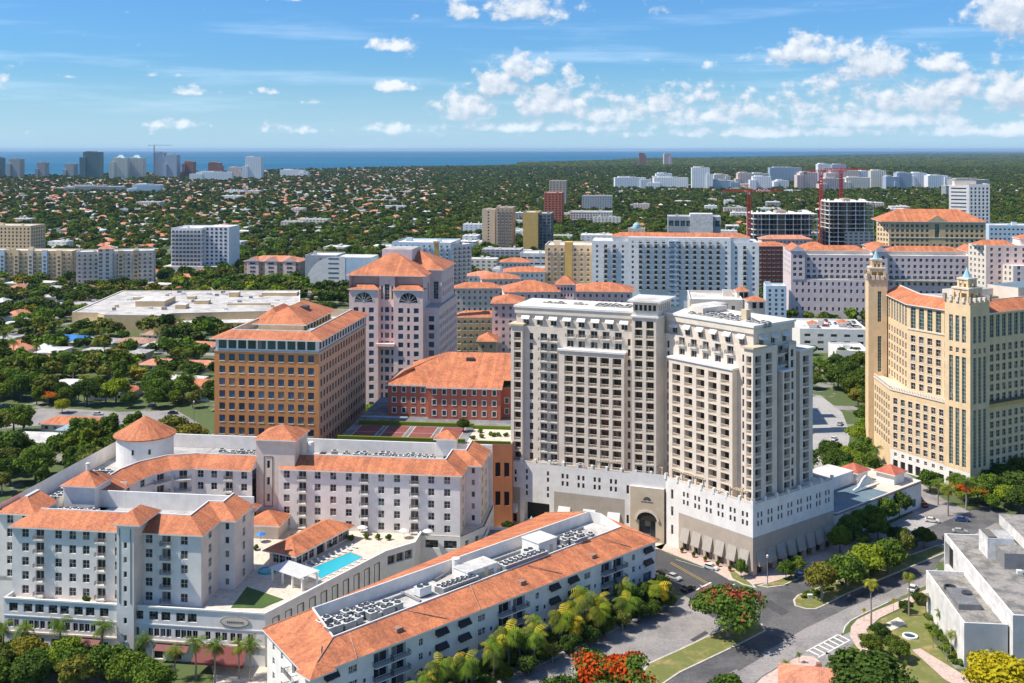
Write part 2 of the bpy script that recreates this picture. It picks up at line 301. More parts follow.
class MB:
    def __init__(s): s.v = []; s.f = []; s.m = []; s.mats = []
    def mi(s, mat):
        if mat not in s.mats: s.mats.append(mat)
        return s.mats.index(mat)
    def face(s, pts, mat):
        b = len(s.v); s.v += [tuple(p) for p in pts]; s.f.append(tuple(range(b, b + len(pts)))); s.m.append(s.mi(mat)); return s
    def flat(s, poly, z, mat): return s.face([(x, y, z) for x, y in ccw(poly)], mat)
    def prism(s, poly, z0, z1, mat, top=None, bottom=False):
        p = ccw(poly); n = len(p)
        for i in range(n):
            a, b = p[i], p[(i + 1) % n]
            s.face([(a[0], a[1], z0), (b[0], b[1], z0), (b[0], b[1], z1), (a[0], a[1], z1)], mat)
        s.face([(x, y, z1) for x, y in p], top or mat)
        if bottom: s.face([(x, y, z0) for x, y in reversed(p)], mat)
        return s
    def box(s, fr, u0, u1, v0, v1, z0, z1, mat, top=None): return s.prism(fr.rect(u0, u1, v0, v1), z0, z1, mat, top, True)
    def lbox(s, x0, x1, y0, y1, z0, z1, mat): return s.prism([(x0, y0), (x1, y0), (x1, y1), (x0, y1)], z0, z1, mat, None, True)
    def tube(s, pts, rads, mat, n=6, cap=True):
        rings = []
        for i, (p, r) in enumerate(zip(pts, rads)):
            a = Vector(pts[max(i - 1, 0)]); b = Vector(pts[min(i + 1, len(pts) - 1)]); d = (b - a).normalized()
            x = d.orthogonal().normalized(); x = (Vector((1, 0, 0)) - d * d.x).normalized() if abs(d.x) < .9 else x
            y = d.cross(x)
            rings.append([tuple(Vector(p) + (x * math.cos(2 * math.pi * j / n) + y * math.sin(2 * math.pi * j / n)) * r) for j in range(n)])
        b = len(s.v); mi = s.mi(mat)
        for q in rings: s.v += q
        for i in range(len(rings) - 1):
            for j in range(n):
                s.f.append((b + i * n + j, b + i * n + (j + 1) % n, b + (i + 1) * n + (j + 1) % n, b + (i + 1) * n + j)); s.m.append(mi)
        if cap: s.f.append(tuple(b + (len(rings) - 1) * n + j for j in range(n))); s.m.append(mi)
        return s
    def lathe(s, c, prof, mat, n=24):
        """(radius, z) profile turned about a vertical axis"""
        b = len(s.v); mi = s.mi(mat)
        for r, z in prof: s.v += [(c[0] + r * math.cos(2 * math.pi * j / n), c[1] + r * math.sin(2 * math.pi * j / n), z) for j in range(n)]
        for i in range(len(prof) - 1):
            for j in range(n):
                s.f.append((b + i * n + j, b + i * n + (j + 1) % n, b + (i + 1) * n + (j + 1) % n, b + (i + 1) * n + j)); s.m.append(mi)
        return s
    def add(s, o, loc, ang=0., sx=1.):
        """another builder's shape, turned and moved in"""
        b = len(s.v); c, d = math.cos(ang), math.sin(ang)
        s.v += [(loc[0] + c * x * sx - d * y, loc[1] + d * x * sx + c * y, loc[2] + z) for x, y, z in o.v]
        s.f += [tuple(i + b for i in q) for q in o.f]; s.m += [s.mi(o.mats[i]) for i in o.m]; return s
    def mesh(s, name, off=(0, 0, 0)):
        me = bpy.data.meshes.new(name)
        me.from_pydata([(x - off[0], y - off[1], z - off[2]) for x, y, z in s.v], [], s.f)
        for m in s.mats: me.materials.append(MATS[m])
        me.polygons.foreach_set('material_index', s.m); me.update(); return me
    def build(s, name, parent=None, off=None, smooth=False):
        if off is None: off = tuple(parent['_w']) if parent is not None and '_w' in parent else (0, 0, 0)
        me = s.mesh(name, off)
        if smooth: me.polygons.foreach_set('use_smooth', [True] * len(me.polygons))
        o = bpy.data.objects.new(name, me); COL.objects.link(o); o.parent = parent; return o
def tag(o, label=None, cat=None, group=None, kind=None):
    for kx, v in (('label', label), ('category', cat), ('group', group), ('kind', kind)):
        if v: o[kx] = v
    return o
ROOTS = []
def thing(name, loc, label, cat, group=None, ang=0.):
    o = bpy.data.objects.new(name, None); COL.objects.link(o); o.location = loc; o.rotation_euler = (0, 0, ang)
    o.empty_display_size = .5
    o['_w'] = loc; ROOTS.append(o)
    return tag(o, label, cat, group)
def solo(name, mb, loc, label, cat, group=None):
    """a thing of one mesh with its origin at its base"""
    o = mb.build(name, None, off=loc); o.location = loc; return tag(o, label, cat, group)
def copy_thing(root, loc, ang=0., label=None, scale=None):
    r = root.copy(); COL.objects.link(r); r.location = loc; r.rotation_euler = (0, 0, ang)
    if scale: r.scale = scale if isinstance(scale, tuple) else (scale,) * 3
    if label: r['label'] = label
    for ch in root.children:
        c = ch.copy(); COL.objects.link(c); c.parent = r
        for g in ch.children:
            d = g.copy(); COL.objects.link(d); d.parent = c
    return r

# ---- windows, balconies and awnings: local x to the right, z up, looking out along -y
TEMPL = {}
def templ(key):
    if key in TEMPL: return TEMPL[key]
    kind, w, h = key[0], key[1], key[2]; m = MB(); g = 'glass'; fm = 'window_frame'
    if kind in ('win', 'win1', 'winb', 'wing', 'winy', 'grid', 'door', 'doorb', 'winv', 'winbr'):
        g = {'winb': 'glass_blue', 'wing': 'glass_green', 'winv': 'glass_green', 'winbr': 'glass_brown', 'doorb': 'glass_brown', 'winy': 'glass_brown'}.get(kind, 'glass')
        fm = {'grid': 'frame_bronze', 'winbr': 'frame_bronze', 'doorb': 'frame_bronze', 'wing': 'frame_dark', 'winb': 'frame_dark'}.get(kind, 'window_frame')
        xs = {'win1': 1, 'wing': 2, 'grid': 3, 'winb': 1}.get(kind, 2); zs = {'door': 1, 'doorb': 1, 'win1': 1, 'grid': 3, 'winb': 1, 'wing': 1, 'winv': max(2, int(h / 1.25))}.get(kind, 2)
        for i in range(xs):
            for j in range(zs):
                x0, x1 = -w / 2 + w * i / xs, -w / 2 + w * (i + 1) / xs; z0, z1 = -h / 2 + h * j / zs, -h / 2 + h * (j + 1) / zs
                m.face([(x0, 0, z0), (x1, 0, z0), (x1, 0, z1), (x0, 0, z1)], g)
        t = .07
        for i in range(xs + 1):
            x = min(max(-w / 2 + w * i / xs, -w / 2 + t / 2), w / 2 - t / 2); m.lbox(x - t / 2, x + t / 2, -.07, -.004, -h / 2, h / 2, fm)
        for j in range(zs + 1):
            z = min(max(-h / 2 + h * j / zs, -h / 2 + t / 2), h / 2 - t / 2); m.lbox(-w / 2, w / 2, -.06, -.006, z - t / 2, z + t / 2, fm)
    elif kind == 'arch':
        n = 12; arc = [(w / 2 * math.cos(math.pi * i / n), -h / 2 + h * math.sin(math.pi * i / n)) for i in range(n + 1)]
        for i in range(n):
            a, b = arc[i], arc[i + 1]; m.face([(0, 0, -h / 2), (a[0], 0, a[1]), (b[0], 0, b[1])], g)
            m.face([(a[0], -.05, a[1]), (b[0], -.05, b[1]), (b[0] * 1.09, -.05, -h / 2 + (b[1] + h / 2) * 1.09), (a[0] * 1.09, -.05, -h / 2 + (a[1] + h / 2) * 1.09)], 'trim_white')
        for i in range(1, n, 2):
            a = arc[i]; l = math.hypot(a[0], a[1] + h / 2); nx, nz = -(a[1] + h / 2) / l * .08, a[0] / l * .08
            m.face([(nx, -.04, -h / 2 + nz), (a[0] + nx, -.04, a[1] + nz), (a[0] - nx, -.04, a[1] - nz), (-nx, -.04, -h / 2 - nz)], 'window_frame')
    elif kind == 'void':
        m.face([(-w / 2, 0, -h / 2), (w / 2, 0, -h / 2), (w / 2, 0, h / 2), (-w / 2, 0, h / 2)], 'dark_void')
    elif kind == 'bal':                      # projecting balcony: slab, posts and bars
        d = key[3]; rm = key[4]
        m.lbox(-w / 2, w / 2, -d, 0, -.18, 0, 'trim_white'); m.lbox(-w / 2, w / 2, -d, -d + .06, .98, 1.06, rm)
        nb = max(4, int(w / .22))
        for i in range(nb + 1):
            x = -w / 2 + w * i / nb; m.lbox(x - .03, x + .03, -d + .01, -d + .05, 0, .98, rm)
        for s_ in (-1, 1):
            x = s_ * (w / 2 - .03); m.lbox(x - .03, x + .03, -d, 0, .98, 1.06, rm)
            for i in range(1, 5): m.lbox(x - .03, x + .03, -d * i / 5 - .03, -d * i / 5 + .03, 0, .98, rm)
    elif kind == 'par':                      # balustrade across a recessed balcony
        m.lbox(-w / 2, w / 2, -.06, .10, -.42, .02, 'stucco_cream'); m.lbox(-w / 2, w / 2, -.03, .09, .80, .92, 'stucco_cream')
        nb = max(3, int(w / .42))
        for i in range(nb):
            x = -w / 2 + w * (i + .5) / nb; m.lbox(x - .09, x + .09, 0, .06, .02, .80, 'stone_tan')
    elif kind == 'awn':                      # sloped awning with side cheeks
        d, mm = key[3], key[4]
        m.face([(-w / 2, -.05, h / 2), (w / 2, -.05, h / 2), (w / 2, -d, -h / 2 + .25), (-w / 2, -d, -h / 2 + .25)], mm)
        m.face([(-w / 2, -d, -h / 2 + .25), (w / 2, -d, -h / 2 + .25), (w / 2, -d, -h / 2), (-w / 2, -d, -h / 2)], mm)
        for s_ in (-1, 1): m.face([(s_ * w / 2, -.05, h / 2), (s_ * w / 2, -d, -h / 2 + .25), (s_ * w / 2, -d, -h / 2), (s_ * w / 2, -.05, -h / 2 + .1)], mm)
        m.face([(-w / 2, -.05, h / 2 - .02), (w / 2, -.05, h / 2 - .02), (w / 2, -d, -h / 2 + .23), (-w / 2, -d, -h / 2 + .23)], mm)
    elif kind == 'surr':                     # raised surround of a window
        t = .22; mm = key[3]
        m.lbox(-w / 2 - t, -w / 2, -.07, .05, -h / 2 - t, h / 2 + t, mm); m.lbox(w / 2, w / 2 + t, -.07, .05, -h / 2 - t, h / 2 + t, mm)
        m.lbox(-w / 2, w / 2, -.07, .05, h / 2, h / 2 + t, mm); m.lbox(-w / 2, w / 2, -.10, .05, -h / 2 - t, -h / 2, mm)
    TEMPL[key] = m; m._me = None; return m
PARTNAME = {'bal': 'balcony', 'par': 'balustrade', 'awn': 'awning', 'void': 'opening', 'door': 'balcony_door', 'doorb': 'balcony_door', 'surr': 'window_surround', 'arch': 'arched_window'}
class Bld:
    def __init__(s, name, loc, label, cat, group=None):
        s.e = thing(name, (loc[0], loc[1], 0.), label, cat, group); s.parts = []; s.fit = []; s.L = (loc[0], loc[1], 0.)
    def part(s, name, parent=None):
        m = MB(); s.parts.append((name, m)); return m
    def put(s, key, x, y, z, ang): s.fit.append((key, x, y, z, ang))
    def wall(s, mb, A, B, z0, z1, mat, specs=(), reveal=None):
        """one face of wall from A to B (left to right as seen from outside) with real openings.
        spec: (style key, w, h, columns, rows, depth[, extras]) - columns in metres from A, rows = heights of centres"""
        L = math.hypot(B[0] - A[0], B[1] - A[1]); d = ((B[0] - A[0]) / L, (B[1] - A[1]) / L); n = (d[1], -d[0]); ang = math.atan2(d[1], d[0])
        pt = lambda u, z, dep=0.: (A[0] + d[0] * u - n[0] * dep, A[1] + d[1] * u - n[1] * dep, z)
        ops = []
        for sp in specs:
            st, w, h, cols, rows, dep = sp[:6]
            for c in cols:
                for r in rows:
                    u0, u1, a, b = c - w / 2, c + w / 2, r - h / 2, r + h / 2
                    if u0 < .02 or u1 > L - .02 or a < z0 - 1e-6 or b > z1 + 1e-6: continue
                    ops.append((u0, u1, a, b, dep, bool(st)))
                    if st:
                        if st == 'recess':          # deep balcony recess: glazed door at the back
                            s.put(('doorb', round(w - .15, 2), round(h - .5, 2)), *pt(c, r - .2, dep - .03), ang)
                        else: s.put((st, w, h), *pt(c, r, dep - .02), ang)
                    for ex in sp[6:]:
                        if ex[0] == 'bal': s.put(('bal', ex[1], 0, ex[2], ex[3]), *pt(c, a), ang)
                        elif ex[0] == 'par': s.put(('par', round(w - .04, 2), 0), *pt(c, a, .14), ang)
                        elif ex[0] == 'awn': s.put(('awn', ex[1], ex[2], ex[3], ex[4]), *pt(c, r + ex[5]), ang)
                        elif ex[0] == 'surr': s.put(('surr', w, h, ex[1]), *pt(c, r), ang)
        us = sorted({0., L} | {round(v, 4) for o in ops for v in o[:2]}); zs = sorted({z0, z1} | {round(v, 4) for o in ops for v in o[2:4]})
        zs = [z for z in zs if z0 <= z <= z1]
        for j in range(len(zs) - 1):
            zc = (zs[j] + zs[j + 1]) / 2; row = sorted((o[0], o[1]) for o in ops if o[2] < zc < o[3]); u = 0.
            for a, b in row + [(L, L)]:
                if a - u > 1e-4: mb.face([pt(u, zs[j]), pt(a, zs[j]), pt(a, zs[j + 1]), pt(u, zs[j + 1])], mat)
                u = max(u, b)
        rm = reveal or mat
        for u0, u1, a, b, dep, filled in ops:
            for q in (((u0, a), (u0, b)), ((u1, b), (u1, a)), ((u1, a), (u0, a)), ((u0, b), (u1, b))):
                mb.face([pt(*q[0]), pt(*q[1]), pt(*q[1], dep), pt(*q[0], dep)], rm)
            mb.face([pt(u0, a, dep + .05), pt(u1, a, dep + .05), pt(u1, b, dep + .05), pt(u0, b, dep + .05)], 'dark_void' if filled else mat)
    def walls(s, mb, poly, z0, z1, mat, specs=None):
        """walls round a footprint; specs: {edge index: [spec, ...]}"""
        p = ccw(poly)
        for i in range(len(p)): s.wall(mb, p[i], p[(i + 1) % len(p)], z0, z1, mat, (specs or {}).get(i, ()))
    def done(s, cap=100):
        for name, m in s.parts:
            if m.f: m.build(name, s.e)
        byn = {}
        for it in s.fit:
            key, x, y, z, ang = it; nx, ny = math.sin(ang), -math.cos(ang); d = math.hypot(x, y)
            face = -(x * nx + y * ny) / d
            if face < -.05: continue                                       # looks away from every place one could stand near the camera
            px = 512 + F * x / y; py = Y0 + F * (H - z) / y
            if px < -60 or px > 1084 or py > 720: continue
            byn.setdefault(PARTNAME.get(key[0], 'window'), []).append((-max(face, .02) / d ** 2 * key[1] * max(key[2], 1), it))
        for nm, lst in byn.items():
            lst.sort(key=lambda q: q[0]); rest = MB()
            for i, (_, (key, x, y, z, ang)) in enumerate(lst):
                t = templ(key)
                if i < cap:
                    if t._me is None: t._me = t.mesh(nm)
                    o = bpy.data.objects.new(nm, t._me); COL.objects.link(o); o.parent = s.e
                    o.location = (x - s.L[0], y - s.L[1], z); o.rotation_euler = (0, 0, ang)
                else: rest.add(t, (x, y, z), ang)
            if rest.f: tag(rest.build(nm, s.e), kind='stuff')
def lin(a, b, n): return [a + (b - a) * i / (n - 1) for i in range(n)] if n > 1 else [a]
def even(L, n, m=0.): return [m + (L - 2 * m) * (i + .5) / n for i in range(n)]
def edge(p, i): p = ccw(p); return math.hypot(p[(i + 1) % len(p)][0] - p[i][0], p[(i + 1) % len(p)][1] - p[i][1])

# ---- roofs
def tile_strip(mb, line, z, width, rise, mat, over=.7, closed=False, back='stucco_white', backdrop=2.2, eave='trim_white'):
    """a band of tiled slope climbing to the left of a polyline, with a wall dropping behind its top edge"""
    sl = rise / width
    e = offset_line(line, -over, closed); r = offset_line(line, width, closed); r2 = offset_line(line, width + .3, closed)
    n = len(line); ze = z - over * sl * .5
    for i in range(n if closed else n - 1):
        j = (i + 1) % n
        a, b, c, d = e[i], e[j], r[j], r[i]
        mb.face([(a[0], a[1], ze), (b[0], b[1], ze), (c[0], c[1], z + rise), (d[0], d[1], z + rise)], mat)
        mb.face([(a[0], a[1], ze - .32), (b[0], b[1], ze - .32), (b[0], b[1], ze), (a[0], a[1], ze)], eave)
        w0, w1 = line[i], line[j]
        mb.face([(w0[0], w0[1], ze - .32), (w1[0], w1[1], ze - .32), (b[0], b[1], ze - .32), (a[0], a[1], ze - .32)], eave)
        f0, f1 = r2[i], r2[j]
        mb.face([(d[0], d[1], z + rise + .25), (c[0], c[1], z + rise + .25), (f1[0], f1[1], z + rise + .25), (f0[0], f0[1], z + rise + .25)], 'trim_white')
        mb.face([(d[0], d[1], z + rise - .1), (c[0], c[1], z + rise - .1), (c[0], c[1], z + rise + .25), (d[0], d[1], z + rise + .25)], 'trim_white')
        mb.face([(f0[0], f0[1], z + rise - backdrop), (f1[0], f1[1], z + rise - backdrop), (f1[0], f1[1], z + rise + .25), (f0[0], f0[1], z + rise + .25)], back)
    if not closed:
        for i in (0, n - 1):
            mb.face([(e[i][0], e[i][1], ze), (r[i][0], r[i][1], z + rise), (r2[i][0], r2[i][1], z + rise), (r2[i][0], r2[i][1], z - .3), (e[i][0], e[i][1], ze - .32)], back)
def hip(mb, fr, u0, u1, v0, v1, z, rise, mat, over=.8, gable=False, eave='trim_white', along=None):
    """hipped (or gabled) roof over a rectangle"""
    u0 -= over; u1 += over; v0 -= over; v1 += over; w, d = u1 - u0, v1 - v0
    lo = [(*fr(u0, v0), z), (*fr(u1, v0), z), (*fr(u1, v1), z), (*fr(u0, v1), z)]
    along = along or ('u' if w >= d else 'v')
    if along == 'u':
        k_ = 0 if gable else min(d / 2, w / 2); a = (*fr(u0 + k_, (v0 + v1) / 2), z + rise); b = (*fr(u1 - k_, (v0 + v1) / 2), z + rise)
        fs = [[lo[0], lo[1], b, a], [lo[2], lo[3], a, b]]; en = [[lo[1], lo[2], b], [lo[3], lo[0], a]]
    else:
        k_ = 0 if gable else min(d / 2, w / 2); a = (*fr((u0 + u1) / 2, v0 + k_), z + rise); b = (*fr((u0 + u1) / 2, v1 - k_), z + rise)
        fs = [[lo[1], lo[2], b, a], [lo[3], lo[0], a, b]]; en = [[lo[0], lo[1], a], [lo[2], lo[3], b]]
    for q in fs: mb.face(q, mat)
    for q in en: mb.face(q, eave if gable else mat)
    for i in range(4):
        a, b = lo[i], lo[(i + 1) % 4]; mb.face([(a[0], a[1], z - .3), (b[0], b[1], z - .3), b, a], eave)
    mb.face([(p[0], p[1], z - .3) for p in reversed(lo)], eave)
def parapet(mb, poly, z, h, mat, roof, t=.35, cap='trim_white'):
    """flat roof sunk behind a parapet whose top is at z"""
    p = ccw(poly); q = inset(p, t); n = len(p)
    for i in range(n):
        j = (i + 1) % n
        mb.face([(*p[i], z), (*p[j], z), (*q[j], z), (*q[i], z)], cap)
        mb.face([(*q[j], z - h), (*q[i], z - h), (*q[i], z), (*q[j], z)], mat)
    mb.face([(x, y, z - h) for x, y in q], roof)
def band(mb, poly, z0, z1, out_, mat, edges=None):
    """string course or cornice standing proud of the walls"""
    p = ccw(poly); q = inset(p, -out_); n = len(p)
    for i in range(n):
        if edges is not None and i not in edges: continue
        j = (i + 1) % n
        mb.face([(*q[i], z0), (*q[j], z0), (*q[j], z1), (*q[i], z1)], mat); mb.face([(*q[i], z1), (*q[j], z1), (*p[j], z1), (*p[i], z1)], mat)
        mb.face([(*p[i], z0), (*p[j], z0), (*q[j], z0), (*q[i], z0)], mat)

# ---- plant
def box_unit(name, fr, u, v, z, w, d, h, label, cat='roof unit', group=None, mat='metal_white'):
    m = MB(); m.box(fr, u - w / 2, u + w / 2, v - d / 2, v + d / 2, z, z + h, mat); return m
AC = None
def ac_unit(x, y, z, ang, label, group, scale=1.):
    global AC
    if AC is None:
        AC = thing('air_conditioner', (0, 0, 0), label, 'air conditioner', group)
        b = MB(); b.lbox(-.6, .6, -.6, .6, .12, 1.15, 'metal_grey'); b.lbox(-.66, .66, -.66, .66, 1.15, 1.2, 'metal_white')
        for sx in (-.45, .45): b.lbox(sx - .06, sx + .06, -.6, .6, 0, .12, 'metal_dark')
        b.build('casing', AC)
        fn = MB(); fn.lathe((0, 0), [(.5, 1.202), (.5, 1.30), (.44, 1.30), (.43, 1.22), (.0, 1.22)], 'metal_dark', 12); fn.lathe((0, 0), [(.14, 1.24), (.14, 1.29), (0, 1.29)], 'metal_grey', 8); fn.build('fan', AC)
        AC.location = (x, y, z); AC.rotation_euler = (0, 0, ang); AC.scale = (scale,) * 3; AC['_w'] = (x, y, z); return AC
    r = copy_thing(AC, (x, y, z), ang, label, scale); r['group'] = group; return r
# ================================================================ A: white residence round a courtyard, front left
fa = Fr((-120., 259.8), -7.5)
A = Bld('apartment_building', fa(30, 10), 'white apartment complex round a pool courtyard with orange tiled roof bands and a round turret', 'building')
PT, TZ = 12.3, 11.2                                  # podium parapet and terrace heights
pod = fa.poly((0, 0), (64.3, -.6), (82, 41), (88.2, 48.4), (88.2, 56.6), (99.2, 56.6), (104.4, 66), (104.4, 84.6), (-9.2, 84.6), (-9.2, 12), (0, 12))
keep(pod, .5)
w = A.part('wall')
r1 = [('grid', 2.2, 2.0, [2.4, 6.1, 9, 12.4, 15.3, 18.8, 21.7, 25.2, 33.8, 37.4, 40.4, 44, 46.8], [10.1], .35),
      ('door', 1.25, 1.9, [c + s_ for c in (2.4, 6.1, 9, 12.4, 15.3, 18.8, 21.7) for s_ in (-.75, .75)] + [33.2] + [c + s_ for c in (37.4, 40.4, 44, 46.8) for s_ in (-.72, .72)] + [50.6, 53, 54.6, 56.6, 58.2, 60.8], [6.3], .3),
      ('void', 2.4, 3.0, [5, 9, 13, 17, 21, 25, 34, 38.5, 43], [1.7], .8)]
for i in range(len(pod)):
    a, b = ccw(pod)[i], ccw(pod)[(i + 1) % len(pod)]
    L = math.hypot(b[0] - a[0], b[1] - a[1]); sp = ()
    if i == 0: sp = r1
    elif i == 1: sp = [('', 2.3, 5.2, even(L, 10, 1.5), [7.6], .16)]
    elif i == 2: sp = [('grid', 2.6, 2.4, even(L, 3, .6), [9.4], .9)]
    elif i == 4: sp = [('grid', 3.6, 2.2, [3.0, 8.2], [9.0], .4)]
    elif i == 5: sp = [('win', 1.6, 1.8, [3, 7.5], [8.6], .4)]
    A.wall(w, a, b, -.5, PT if i not in (4, 5, 6) else TZ, 'stucco_white', sp)
q_ = inset(pod, .35)
tr = A.part('terrace')
tr.flat(q_, TZ, 'paving_cream')
for i in range(len(q_)):
    j = (i + 1) % len(q_)
    if i in (4, 5, 6): continue
    p_ = ccw(pod); w.face([(*p_[i], PT), (*p_[j], PT), (*q_[j], PT), (*q_[i], PT)], 'trim_white'); w.face([(*q_[j], TZ), (*q_[i], TZ), (*q_[i], PT), (*q_[j], PT)], 'stucco_white')
tr2 = A.part('cornice'); band(tr2, pod, PT - .3, PT + .05, .25, 'trim_white', (0, 1, 2, 3)); band(tr2, pod, 8.0, 8.25, .12, 'trim_white', (0,)); band(tr2, pod, 4.2, 4.6, .3, 'stucco_cream', (0,))
# blind panels with a dark line round them along the pool wall
pn = A.part('wall_panel'); a, b = ccw(pod)[1], ccw(pod)[2]; f_ = Fr(a, math.degrees(math.atan2(b[1] - a[1], b[0] - a[0]))); L = edge(pod, 1)
for c in even(L, 10, 1.5):
    for x0, x1, z0, z1 in ((-1.15, -1.0, 5, 10.2), (1.0, 1.15, 5, 10.2), (-1.0, 1.0, 10.05, 10.2), (-1.0, 1.0, 5, 5.15)): pn.box(f_, c + x0, c + x1, -.09, .1, z0, z1, 'frame_bronze')
# oval sign plate with a line of small dark letters (unreadable in the photograph)
sg = A.part('sign_plate'); n = 28
ov = [(57.2 + 3.6 * math.cos(2 * math.pi * i / n), 9.9 + 1.35 * math.sin(2 * math.pi * i / n)) for i in range(n)]
ov2 = [(57.2 + 3.2 * math.cos(2 * math.pi * i / n), 9.9 + 1.08 * math.sin(2 * math.pi * i / n)) for i in range(n)]
sg.face([(*fa(u, -.72), z) for u, z in ov], 'stone_grey'); sg.face([(*fa(u, -.78), z) for u, z in ov2], 'stucco_cream')
for i in range(n): j = (i + 1) % n; sg.face([(*fa(ov[i][0], -.72), ov[i][1]), (*fa(ov[j][0], -.72), ov[j][1]), (*fa(ov[j][0], -.5), ov[j][1]), (*fa(ov[i][0], -.5), ov[i][1])], 'stone_grey')
for i in range(9): u = 55.3 + i * .46; sg.box(fa, u, u + .26, -.84, -.79, 9.72, 10.08, 'frame_bronze')
aw = A.part('entrance_awning')
aw.face([(*fa(48.3, -.4), 4.3), (*fa(60, -.6), 4.3), (*fa(61.5, -6.5), 2.7), (*fa(49.0, -6.0), 2.7)], 'awning_red'); aw.face([(*fa(49.0, -6.0), 2.7), (*fa(61.5, -6.5), 2.7), (*fa(61.5, -6.5), 2.2), (*fa(49, -6), 2.2)], 'awning_red')
for u in (42.2, 20.5): A.part('shop_awning').face([(*fa(u - 4, -.2), 3.9), (*fa(u + 4, -.2), 3.9), (*fa(u + 4, -2.2), 2.9), (*fa(u - 4, -2.2), 2.9)], 'awning_red')

ROWS = [13.0 + 3.36 * i for i in range(5)]; EZ = 28.2
def wn(cols, rows=ROWS): return ('win', 1.75, 2.0, cols, rows, .25)
def dr(cols, rows=ROWS): return ('door', 2.2, 2.5, cols, rows, .5, ('bal', 2.5, 1.0, 'rail_grey'))
# front block
fb = fa.poly((0, 3.3), (47.4, 3.3), (47.4, 14), (51.2, 14), (51.2, 27), (0, 27))
A.wall(w, fa(0, 3.3), fa(47.4, 3.3), TZ, EZ, 'stucco_white', [wn([3.4, 11.8, 15.4, 18.8, 26.8, 34.5, 43.2]), dr([7.1, 22.6, 38.8])])
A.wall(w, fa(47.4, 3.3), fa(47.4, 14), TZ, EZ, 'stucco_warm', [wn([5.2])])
A.wall(w, fa(47.4, 14), fa(51.2, 14), TZ, EZ, 'stucco_white', [('win1', 1.0, 1.6, [2.0], ROWS, .22)])
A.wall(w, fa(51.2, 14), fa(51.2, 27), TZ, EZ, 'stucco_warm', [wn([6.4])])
A.wall(w, fa(51.2, 27), fa(0, 27), TZ, EZ, 'stucco_white'); A.wall(w, fa(0, 27), fa(0, 3.3), TZ, EZ, 'stucco_white')
rf = A.part('roof')
tile_strip(rf, [fa(0, 8.2), fa(0, 3.3), fa(47.4, 3.3), fa(47.4, 14), fa(51.2, 14), fa(51.2, 25.5)], EZ, 4.6, 2.5, 'tile_orange', backdrop=5.6)
fl = A.part('flat_roof'); fl.flat(fa.poly((.3, 4), (47, 4), (47, 14.4), (50.8, 14.4), (50.8, 27), (.3, 27)), EZ - 2.8, 'roof_grey')
w.box(fa, -.2, 51.3, 26.6, 27.1, EZ - 4, EZ + 1.5, 'stucco_white', 'trim_white')
hip(rf, fa, 43.5, 50.6, 26.6, 31.5, EZ - 2.2, 1.8, 'tile_orange')
# slim stair tower on the street front
A.wall(w, fa(28.9, -1.4), fa(33.1, -1.4), -.5, 31.4, 'stucco_white', [('win1', .8, 1.4, [2.1], [5, 9] + ROWS, .25)])
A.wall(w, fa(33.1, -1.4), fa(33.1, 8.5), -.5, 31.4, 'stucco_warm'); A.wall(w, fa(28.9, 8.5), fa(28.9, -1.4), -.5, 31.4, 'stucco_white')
hip(rf, fa, 28.4, 34.2, -1.4, 8.5, 31.4, 2.3, 'tile_orange', .7)
pl = A.part('pilaster')
for u in (29.6, 32.3): A.part('pilaster').box(fa, u, u + .14, -1.5, -1.38, 13, 30.3, 'frame_bronze')
# west wing, its street end and the long parapets
A.wall(w, fa(-9.2, 12), fa(0, 12), TZ, EZ, 'stucco_white', [wn([3.2, 7.2])])
A.wall(w, fa(-9.2, 84.6), fa(-9.2, 12), -.5, EZ + 1.6, 'stucco_white')
tile_strip(rf, [fa(-9.2, 22), fa(-9.2, 12), fa(.4, 12), fa(.4, 22)], EZ, 4.4, 2.4, 'tile_orange', backdrop=5.4)
fl.flat(fa.poly((-8.8, 12.5), (12.4, 12.5), (12.4, 42), (17, 54), (17, 84), (-8.8, 84)), EZ - 2.8, 'roof_grey')
fl.flat(fa.poly((16.8, 54.6), (40.2, 54.6), (40.2, 69.2), (53, 69.2), (53, 84), (16.8, 84)), EZ - 2.8, 'roof_grey')
w.box(fa, -9.3, 104, 84.1, 84.7, 10, EZ + 1.2, 'stucco_white', 'trim_white')
ic = [fa(12.4, 27), fa(12.4, 41), fa(13.8, 47), (fa(17.5, 52.3)), fa(23.5, 54.6), fa(40.3, 54.6)]
A.wall(w, ic[0], ic[1], TZ, EZ, 'stucco_white', [wn([3, 10])]); A.wall(w, ic[1], ic[2], TZ, EZ, 'stucco_white', [wn([3])])
A.wall(w, ic[2], ic[3], TZ, EZ, 'stucco_white', [('door', 2.2, 2.3, [3.2], ROWS, .6, ('bal', 4.6, 1.6, 'rail_grey'))]); A.wall(w, ic[3], ic[4], TZ, EZ, 'stucco_white', [('door', 2.2, 2.3, [3.2], ROWS, .6, ('bal', 4.6, 1.6, 'rail_grey'))])
A.wall(w, ic[4], ic[5], TZ, EZ, 'stucco_white', [wn([1.6, 5.6, 14.4]), dr([10])])
tile_strip(rf, ic, EZ, 4.6, 2.5, 'tile_orange', backdrop=5.6)
for c in (15, 24):                                            # low walls seen over the front block
    w.box(fa, 0, 12.6, c + 11.7, c + 12, EZ - .3, EZ + 1.0, 'stucco_white', 'trim_white')
